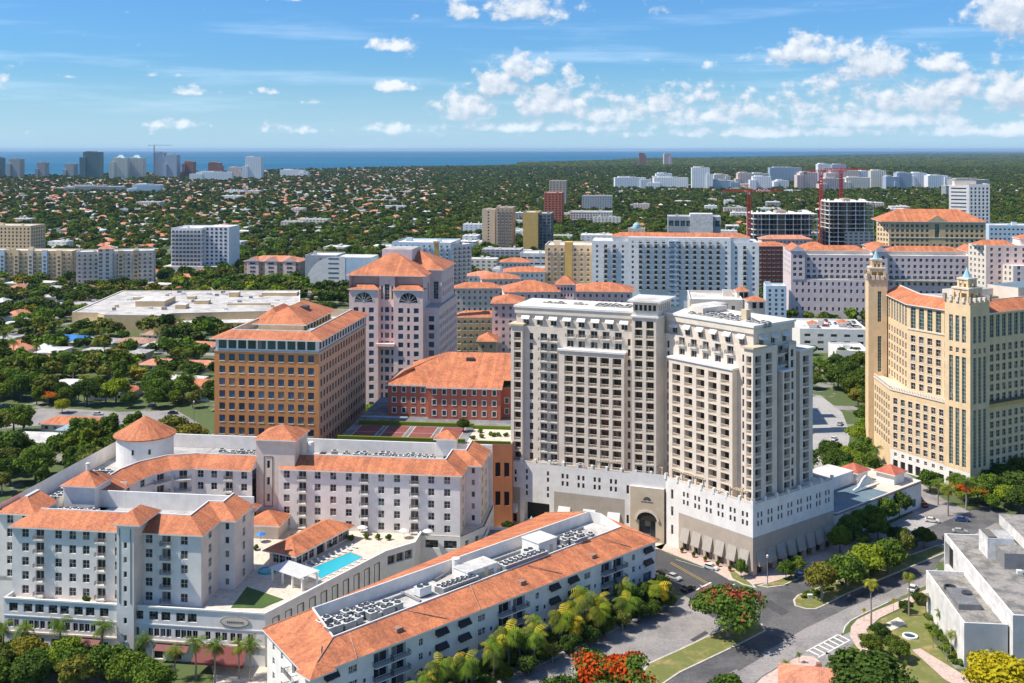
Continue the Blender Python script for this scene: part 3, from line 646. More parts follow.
# right wing
A.wall(w, fa(47, 57.3), fa(99, 57.3), TZ - 11.5, EZ, 'stucco_white', [wn([2.4, 11.4, 15.9, 20.4, 29.7, 34.2, 43.9, 48.4]), dr([7, 24.9, 39.2])])
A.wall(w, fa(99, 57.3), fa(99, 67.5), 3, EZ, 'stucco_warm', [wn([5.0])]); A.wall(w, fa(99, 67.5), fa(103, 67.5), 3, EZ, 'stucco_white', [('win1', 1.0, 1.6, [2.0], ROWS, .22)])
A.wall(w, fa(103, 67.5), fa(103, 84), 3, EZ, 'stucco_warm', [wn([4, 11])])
tile_strip(rf, [fa(47.2, 57.3), fa(99, 57.3), fa(99, 67.5), fa(103, 67.5), fa(103, 83.5)], EZ, 4.8, 2.6, 'tile_orange', backdrop=5.6)
fl.flat(fa.poly((51, 58), (98.6, 58), (98.6, 68), (102.6, 68), (102.6, 84), (51, 84)), EZ - 2.8, 'roof_grey')
hip(rf, fa, 88, 93.5, 79, 84, EZ + 4.0, 2.0, 'tile_orange'); w.box(fa, 88, 93.5, 79, 83.9, EZ - 1, EZ + 4, 'stucco_white')
# low annex with a dark roof at the right-hand corner
A.walls(w, fa.rect(104.8, 113.5, 58, 72), -.5, 9.2, 'stucco_white', {0: [('grid', 2.6, 2.2, [4.3], [6.2], .3)], 1: [('win', 1.4, 2, [3, 8], [6.2], .3)]}); parapet(w, fa.rect(104.8, 113.5, 58, 72), 9.2, .8, 'stucco_white', 'roof_dark')
keep(fa.rect(104.8, 113.5, 58, 72), 1)
# square stair tower between the wings
A.wall(w, fa(40.3, 57.7), fa(51.6, 57.7), TZ - 6, 36, 'stucco_cream', [('win1', .9, 2.2, [3.6], [19.5, 24.2, 28.9], .3)])
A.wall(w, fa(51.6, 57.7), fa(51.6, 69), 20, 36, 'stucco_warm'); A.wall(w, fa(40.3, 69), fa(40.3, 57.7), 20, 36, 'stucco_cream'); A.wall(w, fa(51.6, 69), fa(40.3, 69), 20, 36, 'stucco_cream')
hip(rf, fa, 40.3, 51.6, 57.7, 69, 36, 3.0, 'tile_orange', .7)
pl = A.part('window_frame')
for u in (42.6, 45.1): pl.box(fa, u, u + .16, 57.58, 57.8, 17, 31.2, 'frame_bronze')
for z in (17, 31.05): pl.box(fa, 42.76, 45.1, 57.58, 57.8, z, z + .16, 'frame_bronze')
ch = A.part('chimney'); ch.lathe(fa(54.2, 64), [(1.1, 26), (1.1, 33.4), (.9, 34), (0, 34.1)], 'stucco_white', 14)
A.walls(w, fa.rect(41.5, 50, 48.5, 57.2), TZ, 15, 'stucco_cream'); hip(rf, fa, 41.5, 50, 48.5, 57.6, 15, 2.6, 'tile_orange', .7)
# round turret
rt = A.part('turret'); c = (-108.4, 325.); rt.lathe(c, [(8.1, 20), (8.1, 34.2)], 'stucco_white', 40)
rt.lathe(c, [(8.1, 33.9), (8.9, 33.9), (8.9, 34.2), (.05, 39.4)], 'tile_orange', 40)
for d_ in (-63, -96): A.put(('win1', .8, 1.6), c[0] + 8.14 * math.cos(R(d_)), c[1] + 8.14 * math.sin(R(d_)), 30.6, R(d_ + 90))
# small square turret over the west wing
f_ = Fr((-115.4, 283.4), -7.5); A.walls(w, f_.rect(0, 8.4, 0, 8.4), EZ - 3, 31.6, 'stucco_white'); hip(rf, f_, 0, 8.4, 0, 8.4, 31.6, 2.9, 'tile_orange', .8)
A.part('chimney').lathe(f_(4.2, 4.2), [(.5, 33.5), (.5, 36), (.6, 36.2), (0, 36.4)], 'stucco_white', 10)
# pool, lawn, pool pavilion, pergola
pool = [P(350.1, 552.7, TZ), P(362.8, 557.8, TZ), P(320.8, 579.1, TZ), P(308, 570.2, TZ)]
cp = A.part('pool_coping'); rim = inset(pool, -.5); pc = ccw(pool)
for i in range(4): j = (i + 1) % 4; cp.face([(*rim[i], TZ + .12), (*rim[j], TZ + .12), (*pc[j], TZ + .12), (*pc[i], TZ + .12)], 'paving_pink'); cp.face([(*rim[i], TZ), (*rim[j], TZ), (*rim[j], TZ + .12), (*rim[i], TZ + .12)], 'paving_pink')
A.part('pool_water').flat(pool, TZ + .06, 'pool_water')
lawn = [P(247, 587, TZ), P(283.5, 599.5, TZ), P(262, 608.5, TZ), P(231, 608, TZ)]; A.part('lawn').prism(lawn, TZ, TZ + .1, 'grass_lush')
jac = P(267, 571.5, TZ); A.part('hot_tub').lathe(jac, [(2.3, TZ), (2.3, TZ + .55), (1.8, TZ + .55), (1.8, TZ + .4), (0, TZ + .4)], 'pool_water', 20)
ph = [P(290.5, 559.8, TZ), P(321, 543.5, TZ)]; d_ = math.degrees(math.atan2(ph[1][1] - ph[0][1], ph[1][0] - ph[0][0])); fp = Fr(P(294.6, 569, TZ), d_); L = 24.0
pv = Bld('pool_pavilion', fp(10, 3), 'long orange-roofed pool pavilion standing on the courtyard terrace beside the pool', 'pavilion')
pw = pv.part('wall'); pv.walls(pw, fp.rect(0, L, 0, 8), TZ, TZ + 3.6, 'stucco_cream', {0: [('win', 2.2, 2.7, [2, 4.6, 7.2, 15, 17.6, 20.2, 22.4], [TZ + 1.75], .3), ('void', 3.4, 3.2, [11.1], [TZ + 1.7], .6)], 3: [('win', 1.8, 2.4, [2, 4, 6], [TZ + 1.8], .3)]})
hip(pv.part('roof'), fp, 0, L, 0, 8, TZ + 3.7, 2.4, 'tile_orange', 1.3); pv.done()
pc4 = [P(270, 567.5, TZ + 3.2), P(302, 578.5, TZ + 3.2), P(314, 570.5, TZ + 3.2), P(283, 560, TZ + 3.2)]
pg = thing('pergola', (*pc4[0], TZ), 'white shade canopy on square posts at the near end of the pool', 'pergola'); pq = Fr(pc4[0], math.degrees(math.atan2(pc4[1][1] - pc4[0][1], pc4[1][0] - pc4[0][0]))); m = MB()
pL, pW = math.dist(pc4[0], pc4[1]), math.dist(pc4[0], pc4[3])
for i in range(int(pL / .55)): m.box(pq, i * .55, i * .55 + .42, -.5, pW + .5, TZ + 3.2, TZ + 3.32, 'metal_white')
for v in (.2, pW - .4): m.box(pq, -.3, pL + .3, v, v + .25, TZ + 2.95, TZ + 3.2, 'trim_white')
m.build('canopy', pg)
for u in (.3, pL * .35, pL * .66, pL - .5):
    for v in (.1, pW - .5): MB().box(pq, u, u + .4, v, v + .4, TZ, TZ + 2.95, 'trim_white').build('post', pg)
A.done()

# ================================================================ B: long white mid-rise with a ring of orange roof, front centre
Wc, Sc, Ec, N1, N2 = (-54.2, 238.6), (-40.3, 216.5), (39.4, 293.), (22.3, 314.7), (9.4, 314.7)
eaveB = [Sc, Ec, N1, N2, Wc]; wb = inset(eaveB, .9); keep(eaveB, 0)
B = Bld('apartment_block', (0, 262), 'long white four-storey block with orange tiled roof, dark balconies and palms along its front', 'building')
w = B.part('wall'); EB = 13.7; rows = [2.2, 5.5, 8.8, 11.9]
L = edge(wb, 0); sp = []
grp = [t for t in (20.0, 55.6, 91.2)]
for g in grp:
    sp.append(('door', 3.9, 2.5, [g - 2.3, g + 2.3], [5.6, 8.7, 11.75], .9, ('bal', 4.7, 1.3, 'rail_dark')))
    sp.append(('arch' if False else 'wing', 3.6, 3.0, [g - 2.3, g + 2.3], [1.75], .7))
sp.append(('winb', 2.0, 1.6, [c for g in (-15.6, 20, 55.6, 91.2) for c in (g + 14.0, g + 20.6) if 2 < c < L - 2], [8.6, 11.8], .35, ('awn', 3.3, 1.2, 1.1, 'awning_black', .55)))
sp.append(('winb', 3.4, 3.4, [c for g in (-15.6, 20, 55.6, 91.2) for c in (g + 14.0, g + 20.6) if 2 < c < L - 2], [4.6], .5))
sp.append(('win', 1.2, 1.5, [c for g in (-15.6, 20, 55.6, 91.2) for c in (g - 9.0, g + 8.4, g + 25.6) if 1.5 < c < L - 1.5 and all(abs(c - q) > 6 for q in grp)], [5.2, 8.5, 11.6], .25))
sp.append(('winb', .7, .9, [c for g in (-15.6, 20, 55.6, 91.2) for c in (g - 6.6, g + 10.9) if 1.5 < c < L - 1.5], [5.0, 8.3], .2))
B.wall(w, wb[0], wb[1], -.5, EB, 'stucco_white', sp)
for i in (1, 2, 3): B.wall(w, wb[i], wb[i + 1], -.5, EB, 'stucco_white', [wn(even(edge(wb, i), max(2, int(edge(wb, i) / 6))), [5.4, 8.6, 11.8])])
B.wall(w, wb[4], wb[0], -.5, EB, 'stucco_white', [('door', 2.6, 2.4, [16], [5.5, 8.6, 11.6], .6, ('bal', 4.4, 1.5, 'rail_dark')), ('win', 1.3, 1.5, [4, 9], [5.5, 8.6, 11.6], .25)])
rf = B.part('roof'); ZRB = 16.5
ZKB = [16.4, 16.4, 18.2, 18.4, 18.4]
ridgeB = [P(x_, y_, z_) for (x_, y_), z_ in zip(((333, 638), (621, 527.5), (601, 514.5), (589, 512), (312, 609)), ZKB)]
def tile_ring(mb, eave, rid, z, zr, mat, back, zb):
    n = len(eave); r2 = inset(rid, .3)
    for i in range(n):
        j = (i + 1) % n; a, b, c, d = eave[i], eave[j], rid[j], rid[i]; zc, zd = zr[j], zr[i]
        mb.face([(*a, z), (*b, z), (*c, zc), (*d, zd)], mat); mb.face([(*a, z - .32), (*b, z - .32), (*b, z), (*a, z)], 'trim_white')
        mb.face([(*d, zd), (*c, zc), (*c, zc + .3), (*d, zd + .3)], 'trim_white'); mb.face([(*d, zd + .3), (*c, zc + .3), (*r2[j], zc + .3), (*r2[i], zd + .3)], 'trim_white'); mb.face([(*r2[i], zb), (*r2[j], zb), (*r2[j], zc + .3), (*r2[i], zd + .3)], back)
    mb.face([(*p_, z - .32) for p_ in reversed(eave)], 'trim_white')
tile_ring(rf, eaveB, ridgeB, 14, ZKB, 'tile_orange', 'stucco_white', 15.4)
B.part('flat_roof').flat(inset(ridgeB, .2), 15.8, 'roof_worn')
# cross walls in the trough, raised ridge caps and hips
fB = Fr(Sc, math.degrees(math.atan2(Ec[1] - Sc[1], Ec[0] - Sc[0])))

rc = B.part('ridge_tiles')
def ridge(mb, a, b, r=.16, mat='tile_brown'): mb.tube([a, b], [r, r], mat, 5)
sl = lambda u, v: (*fB(u, v), 14.06 + v * 2.5 / 7.6)
for (u0, v0, u1, v1) in ((3.4, 0, 7.6, 6.6), (12, 0, 15, 7.2), (37, 1.2, 30, 7.4), (46, 0, 49.5, 7.4), (74, 1.2, 68, 7.4), (82, 0, 84, 7.4), (100, 1.2, 95, 7.4)): ridge(B.part('ridge_tiles'), sl(u0, v0), sl(u1, v1), .12)
for i in range(5): ridge(B.part('ridge_tiles'), (*eaveB[i], 14.08), (*ridgeB[i], ZKB[i] + .06))
# small gabled projection at the left end of the front
hip(rf, fB, .2, 5.6, -.9, 3.4, 14.1, 1.4, 'tile_orange', .5, along='v')
# dormer vents on the front slope
for u, v in ((25, 3.2), (62, 3.2), (87, 3.0)):
    dv = B.part('dormer_vent'); z = 14 + v * .33; dv.prism([fB(u - .9, v - .8), fB(u + .9, v - .8), fB(u + .7, v + .7), fB(u - .7, v + .7)], z - .4, z + .45, 'tile_brown')
# roof houses in the trough
for (u, v, a, d, h, lab) in ((56, 12.8, 9.5, 5.0, 2.5, 0), (78.5, 13.5, 6.5, 6.0, 3.4, 1)):
    sh = B.part('roof_house'); sh.box(fB, u - a / 2, u + a / 2, v - d / 2, v + d / 2, 15.6, 15.6 + h, 'stucco_white', 'roof_white'); sh.box(fB, u - a / 2 - .2, u + a / 2 + .2, v - d / 2 - .2, v + d / 2 + .2, 15.6 + h, 15.8 + h, 'trim_white', 'roof_white')
    sh.box(fB, u + .6, u + 1.8, v - d / 2 - .04, v - d / 2 + .1, 15.7, 17.8, 'stone_tan')
B.part('vent_stack').lathe(fB(53, 16.6), [(.9, 15.7), (.9, 19.4), (1.0, 19.5), (0, 19.6)], 'stucco_white', 14)
B.done()
def cooler(fr, u, v, z, w, d, h, lab, group):
    t = thing('cooling_unit', (*fr(u, v), z), lab, 'cooling unit', group); m = MB()
    m.box(fr, u - w / 2, u + w / 2, v - d / 2, v + d / 2, z + .3, z + h, 'metal_white'); m.build('casing', t)
    f = MB()
    for du in (-w / 4, w / 4): f.lathe(fr(u + du, v), [(min(w / 4, d / 2) * .85, z + h), (min(w / 4, d / 2) * .85, z + h + .25), (min(w / 4, d / 2) * .7, z + h + .25), (.0, z + h + .05)], 'metal_dark', 12)
    f.build('fan', t)
    l = MB()
    for du in (-w / 2 + .2, w / 2 - .2): l.box(fr, u + du - .1, u + du + .1, v - d / 2, v + d / 2, z, z + .3, 'metal_dark')
    l.build('skid', t)
cooler(fB, 39, 12, 15.82, 3.4, 2.2, 2.2, 'white boxy cooling unit beside the left row of small units on the long block roof', None)
cooler(fB, 72.6, 11.6, 15.82, 3.0, 2.2, 2.1, 'white boxy cooling unit beside the tall roof house on the long block', None)
GA = 'air conditioners in the roof trough of the long block'; LA = 'small grey air conditioner standing in the roof trough of the long orange-roofed block'
for i in range(12):
    for r in range(3):
        if not (r == 2 and i > 8) and rng.random() > .16: ac_unit(*fB(12.2 + i * 1.75 + rng.uniform(-.3, .3), 9.6 + r * 2.1 + rng.uniform(-.25, .25)), 15.82, fB.a + rng.choice((0, 0, .12)), LA, GA, rng.choice((1.1, 1.4, 1.5)))
for i in range(7): ac_unit(*fB(43 + i * 1.5, 9.2), 15.82, fB.a, LA, GA, 1.45)
for i in range(9): ac_unit(*fB(62.5 + i * 1.6, 9.2), 15.82, fB.a, LA, GA, 1.45)
for i in range(7):
    for r in range(3):
        if rng.random() > .2: ac_unit(*fB(84 + i * 1.6 + rng.uniform(-.3, .3), 9.6 + r * 2.1 + rng.uniform(-.3, .3)), 15.82, fB.a, LA, GA, rng.choice((1., 1.3, 1.5)))
for i in range(12): ac_unit(*fB(43 + i * 1.45, 11.0), 15.82, fB.a, LA, GA, 1.2)
for i in range(8): ac_unit(*fB(63 + i * 1.6, 11.2), 15.82, fB.a, LA, GA, 1.2)
for i, (u0, v0, u1, v1) in enumerate(((10, 14.5, 36, 14.7), (36, 9, 36, 16), (60, 15.4, 74, 15.6), (84, 16.4, 98, 16.2), (46, 16.2, 50, 17.2))):
    m = MB(); a_, b_ = fB(u0, v0), fB(u1, v1); m.tube([(*a_, 16.2), (*b_, 16.2)], [.28, .28], 'metal_grey', 6); solo('roof_duct', m, (*a_, 15.82), 'grey duct lying along the roof trough of the long orange-roofed block', 'duct', 'ducts on the long block')
GA = 'air conditioners on the flat roof of the courtyard complex'
def acs(fr, u0, n, v, z, step, rows, lab, group, jit=.25):
    for r in range(rows):
        for i in range(n):
            if rng.random() < .12: continue
            ac_unit(*fr(u0 + i * step + rng.uniform(-jit, jit), v + r * 2.1), z, fr.a, lab, group, rng.uniform(.95, 1.35))
LA = 'small grey air conditioner on the flat roof of the courtyard complex'
acs(fa, 22, 11, 13, EZ - 2.8, 2.2, 2, LA, GA); acs(fa, 2, 6, 17, EZ - 2.8, 2.0, 3, LA, GA); acs(fa, 22, 8, 76, EZ - 2.8, 2.0, 2, LA, GA)
acs(fa, 56, 17, 79, EZ - 2.8, 1.9, 2, LA, GA); acs(fa, -5, 4, 30, EZ - 2.8, 1.8, 12, LA, GA)

# ================================================================ C: cream hotel tower on a podium
C0 = (66.5, 303.6); ur = (.779, .627); ul = (-.627, .779)
def cr(t, s): return (C0[0] + t * ul[0] + s * ur[0], C0[1] + t * ul[1] + s * ur[1])         # right wing: t along the left-hand face, s along the right-hand face
Q = cr(32.7, 0); wl = (-.936, .352); wi = (.352, .936)
def cl(w_, d): return (Q[0] + w_ * wl[0] + d * wi[0], Q[1] + w_ * wl[1] + d * wi[1])          # left wing
C = Bld('hotel_tower', cr(15, 12), 'tall cream hotel tower with recessed balconies on a white and taupe podium', 'building')
Z0, FH = 20.0, 3.14
podC = [cr(0, 0), cr(0, 37.4), cr(34, 40), cl(20, 26), cl(51, 26), cl(51, 0), Q]
keep(podC, 2)
w = C.part('podium'); GB = 11.05
def small4(centres, z=(14.3, 16.6)): return ('winbr', .75, 1.5, [c + s_ for c in centres for s_ in (-.75, .75)], list(z), .3)
# right face
L = 37.4
C.wall(w, cr(0, 0), cr(0, 37.4), GB, Z0, 'stucco_white', [small4(even(L, 8, .8))])
C.wall(w, cr(0, 0), cr(0, 37.4), -.5, GB - .3, 'stone_grey', [('grid', 2.6, 5.4, even(L, 8, .8), [3.0], .7, ('awn', 3.2, 3.9, 1.25, 'awning_grey', 1.75))])
# left face, right of the entrance
A2 = cr(27.5, 0)
C.wall(w, A2, cr(0, 0), GB, Z0, 'stucco_white', [small4(even(27.5, 6, .6))])
C.wall(w, A2, cr(0, 0), -.5, GB - .3, 'stone_grey', [('grid', 2.4, 5.6, even(27.5, 6, .6), [3.1], .7, ('awn', 3.1, 4.0, 1.25, 'awning_grey', 1.75))])
C.wall(w, cr(32.7, 0), cr(27.5, 0), -.5, Z0, 'stucco_white', [('winbr', .9, 2.8, [2.6], [5, 10.5, 15.5], .3)])
# entrance bay (tan) with an arched door
C.wall(w, cl(12.6, 0), cl(10.8, 0), -.5, Z0, 'stucco_white', [('winbr', .8, 2.6, [.9], [6, 15], .3)]); 
C.wall(w, cl(10.8, -.5), cl(.4, -.5), -.5, 16.4, 'stone_tan', [('grid', 5.2, 6.4, [5.2], [3.4], .9)])
C.wall(w, cl(10.8, 0), cl(0, 0), 16.4, Z0 + .6, 'stucco_white'); C.wall(w, cl(.4, -.5), cl(.4, 0), -.5, 16.4, 'stone_tan'); C.wall(w, cl(10.8, 0), cl(10.8, -.5), -.5, 16.4, 'stone_tan')
w.face([(*cl(10.8, -.5), 16.4), (*cl(.4, -.5), 16.4), (*cl(.4, 0), 16.4), (*cl(10.8, 0), 16.4)], 'trim_white')
dr_ = C.part('entrance_arch'); arc = [(5.6 - 3.1 * math.cos(math.pi * i / 16), 6.5 + 2.6 * math.sin(math.pi * i / 16)) for i in range(17)]
dr_.face([(*cl(a_, -.56), z_) for a_, z_ in arc], 'glass_brown')
for i in range(16):
    (a0, z0), (a1, z1) = arc[i], arc[i + 1]; k0 = 1.22
    o0, o1 = (5.6 + (a0 - 5.6) * k0, 6.5 + (z0 - 6.5) * k0), (5.6 + (a1 - 5.6) * k0, 6.5 + (z1 - 6.5) * k0)
    dr_.face([(*cl(a0, -.9), z0), (*cl(a1, -.9), z1), (*cl(o1[0], -.9), o1[1]), (*cl(o0[0], -.9), o0[1])], 'stucco_cream'); dr_.face([(*cl(a0, -.9), z0), (*cl(a1, -.9), z1), (*cl(a1, -.5), z1), (*cl(a0, -.5), z0)], 'stone_grey')
    dr_.face([(*cl(o0[0], -.9), o0[1]), (*cl(o1[0], -.9), o1[1]), (*cl(o1[0], -.5), o1[1]), (*cl(o0[0], -.5), o0[1])], 'stone_grey')
em = C.part('emblem')                                            # dark fan-shaped emblem over a line of lettering too small to read
for i in range(5):
    t0, t1 = math.pi * (i + .12) / 5, math.pi * (i + .88) / 5
    em.face([(*cl(5.6 - .25 * math.cos(t0), -.56), 12.5 + .25 * math.sin(t0)), (*cl(5.6 - .25 * math.cos(t1), -.56), 12.5 + .25 * math.sin(t1)), (*cl(5.6 - 1.25 * math.cos(t1), -.56), 12.5 + 1.15 * math.sin(t1)), (*cl(5.6 - 1.25 * math.cos(t0), -.56), 12.5 + 1.15 * math.sin(t0))], 'metal_dark')
for i in range(12): em.face([(*cl(7.4 - i * .31, -.56), 11.85), (*cl(7.4 - i * .31 - .2, -.56), 11.85), (*cl(7.4 - i * .31 - .2, -.56), 12.2), (*cl(7.4 - i * .31, -.56), 12.2)], 'metal_dark')
# left wing podium
C.wall(w, cl(35.2, 0), cl(12.6, 0), 12.2, Z0, 'stucco_white', [small4(even(22.6, 4, 1.0), (14.6, 16.9))])
C.wall(w, cl(35.2, 0), cl(12.6, 0), -.5, 11.9, 'stone_grey', [('grid', 3.6, 5.2, [3.4, 11.4, 19.2], [4.4], .7, ('awn', 3.9, 3.0, 1.5, 'awning_white', 1.7))])
C.wall(w, cl(46.4, 0), cl(35.2, 0), -.5, Z0, 'stucco_white', [('void', 8.6, 6.6, [5.4], [4.4], 4.0), ('winbr', .7, 1.4, [2.2, 9.2], [10.4, 12.4, 15.2, 17.2], .3)])
C.wall(w, cl(51, 0), cl(46.4, 0), 12.2, Z0, 'stucco_white', [small4([2.3])]); C.wall(w, cl(51, 0), cl(46.4, 0), -.5, 11.9, 'stone_grey', [('void', 2.4, 4, [2.3], [3], .6, ('awn', 2.8, 2.6, 1.4, 'awning_white', 2.4))])
C.wall(w, cl(51, 26), cl(51, 0), -.5, Z0, 'stucco_white')
for i, (a, b) in enumerate(((podC[1], podC[2]), (podC[2], podC[3]), (podC[3], podC[4]))): C.wall(w, a, b, -.5, Z0, 'stucco_white')
for a, b, z in ((cr(37.4 * 0, 0), cr(0, 37.4), GB), (A2, cr(0, 0), GB)):
    w.face([(*a, z), (*b, z), (*b, z - .3), (*a, z - .3)], 'trim_white')
for a, b in ((cl(35.2, 0), cl(12.6, 0)), (cl(51, 0), cl(46.4, 0))): w.face([(*a, 12.2), (*b, 12.2), (*b, 11.9), (*a, 11.9)], 'trim_white')
C.part('podium_terrace').flat([cr(.4, .4), cr(.4, 37), cr(33, 39.6), cl(20, 25.6), cl(50.6, 25.6), cl(50.6, .4), cl(0, .4)], Z0 - .9, 'paving_cream')
cp = C.part('podium_parapet')
for a, b in ((cr(.3, .3), cr(.3, 37.1)), (Q, cr(.3, .3)), (cl(50.7, .3), cl(0, .3))):
    d_ = math.hypot(b[0] - a[0], b[1] - a[1]); n = int(d_ / 4.6); f_ = Fr(a, math.degrees(math.atan2(b[1] - a[1], b[0] - a[0])))
    for i in range(n + 1): cp.box(f_, d_ * i / n - .35, d_ * i / n + .35, -.32, .5, Z0 - .5, Z0 + 1.15, 'trim_white')
    cp.box(f_, 0, d_, -.02, .3, Z0 - .02, Z0 + .35, 'stucco_cream')
trel = C.part('trellis')
for (fn, a, b) in ((cr, 9, 2.5), (cr, 31, 18), (cl, 9.5, 1), (cl, 22, 14)):
    p0, p1 = fn(a, 1.2), fn(b, 1.2); f_ = Fr(p0, math.degrees(math.atan2(p1[1] - p0[1], p1[0] - p0[0]))); d_ = math.hypot(p1[0] - p0[0], p1[1] - p0[1])
    for v in (-.5, .4): trel.box(f_, 0, d_, v, v + .22, Z0 + 2.3, Z0 + 2.6, 'stone_tan')
    for i in range(int(d_ / .9)): trel.box(f_, .2 + i * .9, .4 + i * .9, -.8, .9, Z0 + 2.6, Z0 + 2.78, 'stone_tan')
    for i in range(int(d_ / 4) + 1): trel.box(f_, i * 4, i * 4 + .3, -.5, -.2, Z0 - .4, Z0 + 2.3, 'stone_tan')
fin = C.part('parapet_arch')
for fn, c in ((cr, 11, ), (cl, 26.5), (cl, 34.5)):
    for rr in (1.6, 1.1):
        pts = [(*fn(c - rr * math.cos(math.pi * i / 10), .1), Z0 + rr * math.sin(math.pi * i / 10)) for i in range(11)]; fin.tube(pts, [.16] * 11, 'stucco_cream', 5)
# tower walls
NF = 15; fl_ = [Z0 + FH * i + 1.45 for i in range(NF)]; ZT = 62.4; ZR = 68.6
def deep(ww, cols, rows, dep=1.5): return ('recess', ww, 2.7, cols, rows, dep, ('par',))
def slim(ww, cols, rows): return ('winbr', ww, 2.1, cols, rows, .35)
t = C.part('tower_wall')
# right wing: corner pavilion
C.wall(t, cr(3.9, 1.0), cr(.8, 1.0), Z0 - 1, 62.6, 'stucco_cream', [deep(1.75, [1.7], fl_[:13])])
C.wall(t, cr(.8, 1.0), cr(.8, 6.0), Z0 - 1, 62.6, 'stucco_cream', [deep(2.6, [2.3], fl_[:13])])
C.wall(t, cr(.8, 6.0), cr(2.0, 6.0), Z0 - 1, 62.6, 'stucco_cream'); C.wall(t, cr(3.9, 3.2), cr(3.9, 1), Z0 - 1, 62.6, 'stucco_warm')
C.part('pavilion_roof').prism([cr(4.4, .4), cr(.2, .4), cr(.2, 6.6), cr(4.4, 6.6)], 62.6, 63.1, 'stone_tan', None, True)
# right wing main plane with the projecting frame
C.wall(t, cr(8.1, 3.2), cr(3.9, 3.2), Z0 - 1, ZT, 'stucco_cream', [slim(.9, [2.2], fl_[:13])])
C.wall(t, cr(36.4, 3.2), cr(32.4, 3.2), Z0 - 1, ZT, 'stucco_cream', [slim(1.0, [1.7], fl_[:13])])
C.wall(t, cr(32.4, 3.2), cr(8.1, 3.2), Z0 + FH * 11.3, ZT, 'stucco_cream', [('door', 2.3, 1.9, [3.2, 7.9, 12.5, 17.1, 21.7], [57.6], .5), ('door', 2.3, 2.3, [3.2, 7.9, 12.5, 17.1, 21.7], [60.8], .5, ('bal', 3.0, .9, 'rail_grey'))])
C.wall(t, cr(32.4, 1.0), cr(8.1, 1.0), Z0 - 1, Z0 + FH * 11.35, 'stucco_cream', [deep(3.1, [3.0, 7.75, 12.4, 17.0, 21.6], fl_[:11], 2.0)])
C.wall(t, cr(8.1, 1.0), cr(8.1, 3.2), Z0 - 1, Z0 + FH * 11.35, 'stucco_warm'); C.wall(t, cr(32.4, 3.2), cr(32.4, 1), Z0 - 1, Z0 + FH * 11.35, 'stucco_cream')
t.prism([cr(32.8, .6), cr(7.7, .6), cr(7.7, 3.3), cr(32.8, 3.3)], Z0 + FH * 11.35, Z0 + FH * 11.35 + .55, 'trim_white', None, True)
# right face
sr = 'stucco_cream'
C.wall(t, cr(2.0, 6.0), cr(2.0, 13.2), Z0 - 1, ZT, sr, [deep(2.7, [3.6], fl_[:13])])
C.wall(t, cr(2.0, 13.2), cr(3.6, 13.2), Z0 - 1, ZT, 'stone_grey')
C.wall(t, cr(3.6, 13.2), cr(3.6, 15), Z0 - 1, ZT, 'stone_grey'); C.wall(t, cr(3.6, 15), cr(1.4, 15), Z0 - 1, ZT - 8, 'stucco_cream')
C.wall(t, cr(1.4, 15), cr(1.4, 19), Z0 - 1, ZT - 8, sr, [deep(2.7, [2.0], fl_[:11])]); C.wall(t, cr(1.4, 19), cr(2.4, 19), Z0 - 1, ZT - 8, sr)
t.prism([cr(1.0, 14.6), cr(1.0, 19.4), cr(3.5, 19.4), cr(3.5, 14.6)], ZT - 8, ZT - 7.5, 'trim_white', None, True)
C.wall(t, cr(3.6, 15), cr(3.6, 19), ZT - 7.5, ZT, sr, [('door', 2.4, 2.2, [2.0], [57.2, 60.6], .4, ('bal', 3, 1.2, 'rail_grey'))])
C.wall(t, cr(2.4, 19), cr(2.4, 22.6), Z0 - 1, ZT, sr, [slim(1.3, [1.7], fl_[:13])])
C.wall(t, cr(2.4, 22.6), cr(5.4, 22.6), Z0 - 1, ZT, sr); C.wall(t, cr(5.4, 22.6), cr(5.4, 25.4), Z0 - 1, 59, 'stone_grey'); C.wall(t, cr(5.4, 25.4), cr(3.2, 25.4), Z0 - 1, 59, 'stucco_cream')
C.wall(t, cr(3.2, 25.4), cr(3.2, 31.6), Z0 - 1, 59, sr, [deep(2.8, [2.9], fl_[:12])]); C.wall(t, cr(3.2, 31.6), cr(20, 31.6), Z0 - 1, 59, sr)
C.wall(t, cr(20, 31.6), cr(20, 22.6), Z0 - 1, 59, sr); t.prism([cr(2.6, 25), cr(2.6, 32.2), cr(20, 32.2), cr(20, 22.6), cr(5.4, 22.6)], 59, 59.6, 'trim_white', 'roof_white', True)
C.wall(t, cr(22, 22.6), cr(33, 22.6), Z0 - 1, ZT, sr)
# set-back top storey with awnings, then the roof parapet
def top(fn_pts, faces):
    for (a, b, n, m0) in faces:
        L = math.hypot(b[0] - a[0], b[1] - a[1])
        C.wall(t, a, b, ZT - .6, ZR - 2.4, 'stucco_cream', [('door', 1.9, 2.2, even(L, n, m0), [ZT + 1.3], .3, ('awn', 2.7, 1.3, 1.3, 'awning_white', 1.35))] if n else ())
t1 = [cr(37.2, 4.4), cr(3.4, 4.4), cr(3.4, 22), cr(37.2, 22)]
top(t1, ((t1[0], t1[1], 6, 1.5), (t1[1], t1[2], 3, 1.0)))
t.flat([cr(36.6, 3.2), cr(2.0, 3.2), cr(2.0, 22.6), cr(36.6, 22.6)], ZT - .55, 'paving_cream')
par = [cr(37.4, 3.9), cr(2.9, 3.9), cr(2.9, 22.5), cr(37.4, 22.5)]
t.prism(par, ZR - 2.4, ZR - .004, 'stucco_warm', None, True); parapet(t, par, ZR, 1.0, 'stucco_cream', 'roof_white', .4)
band(t, par, ZR - .6, ZR + .03, .3, 'trim_white')
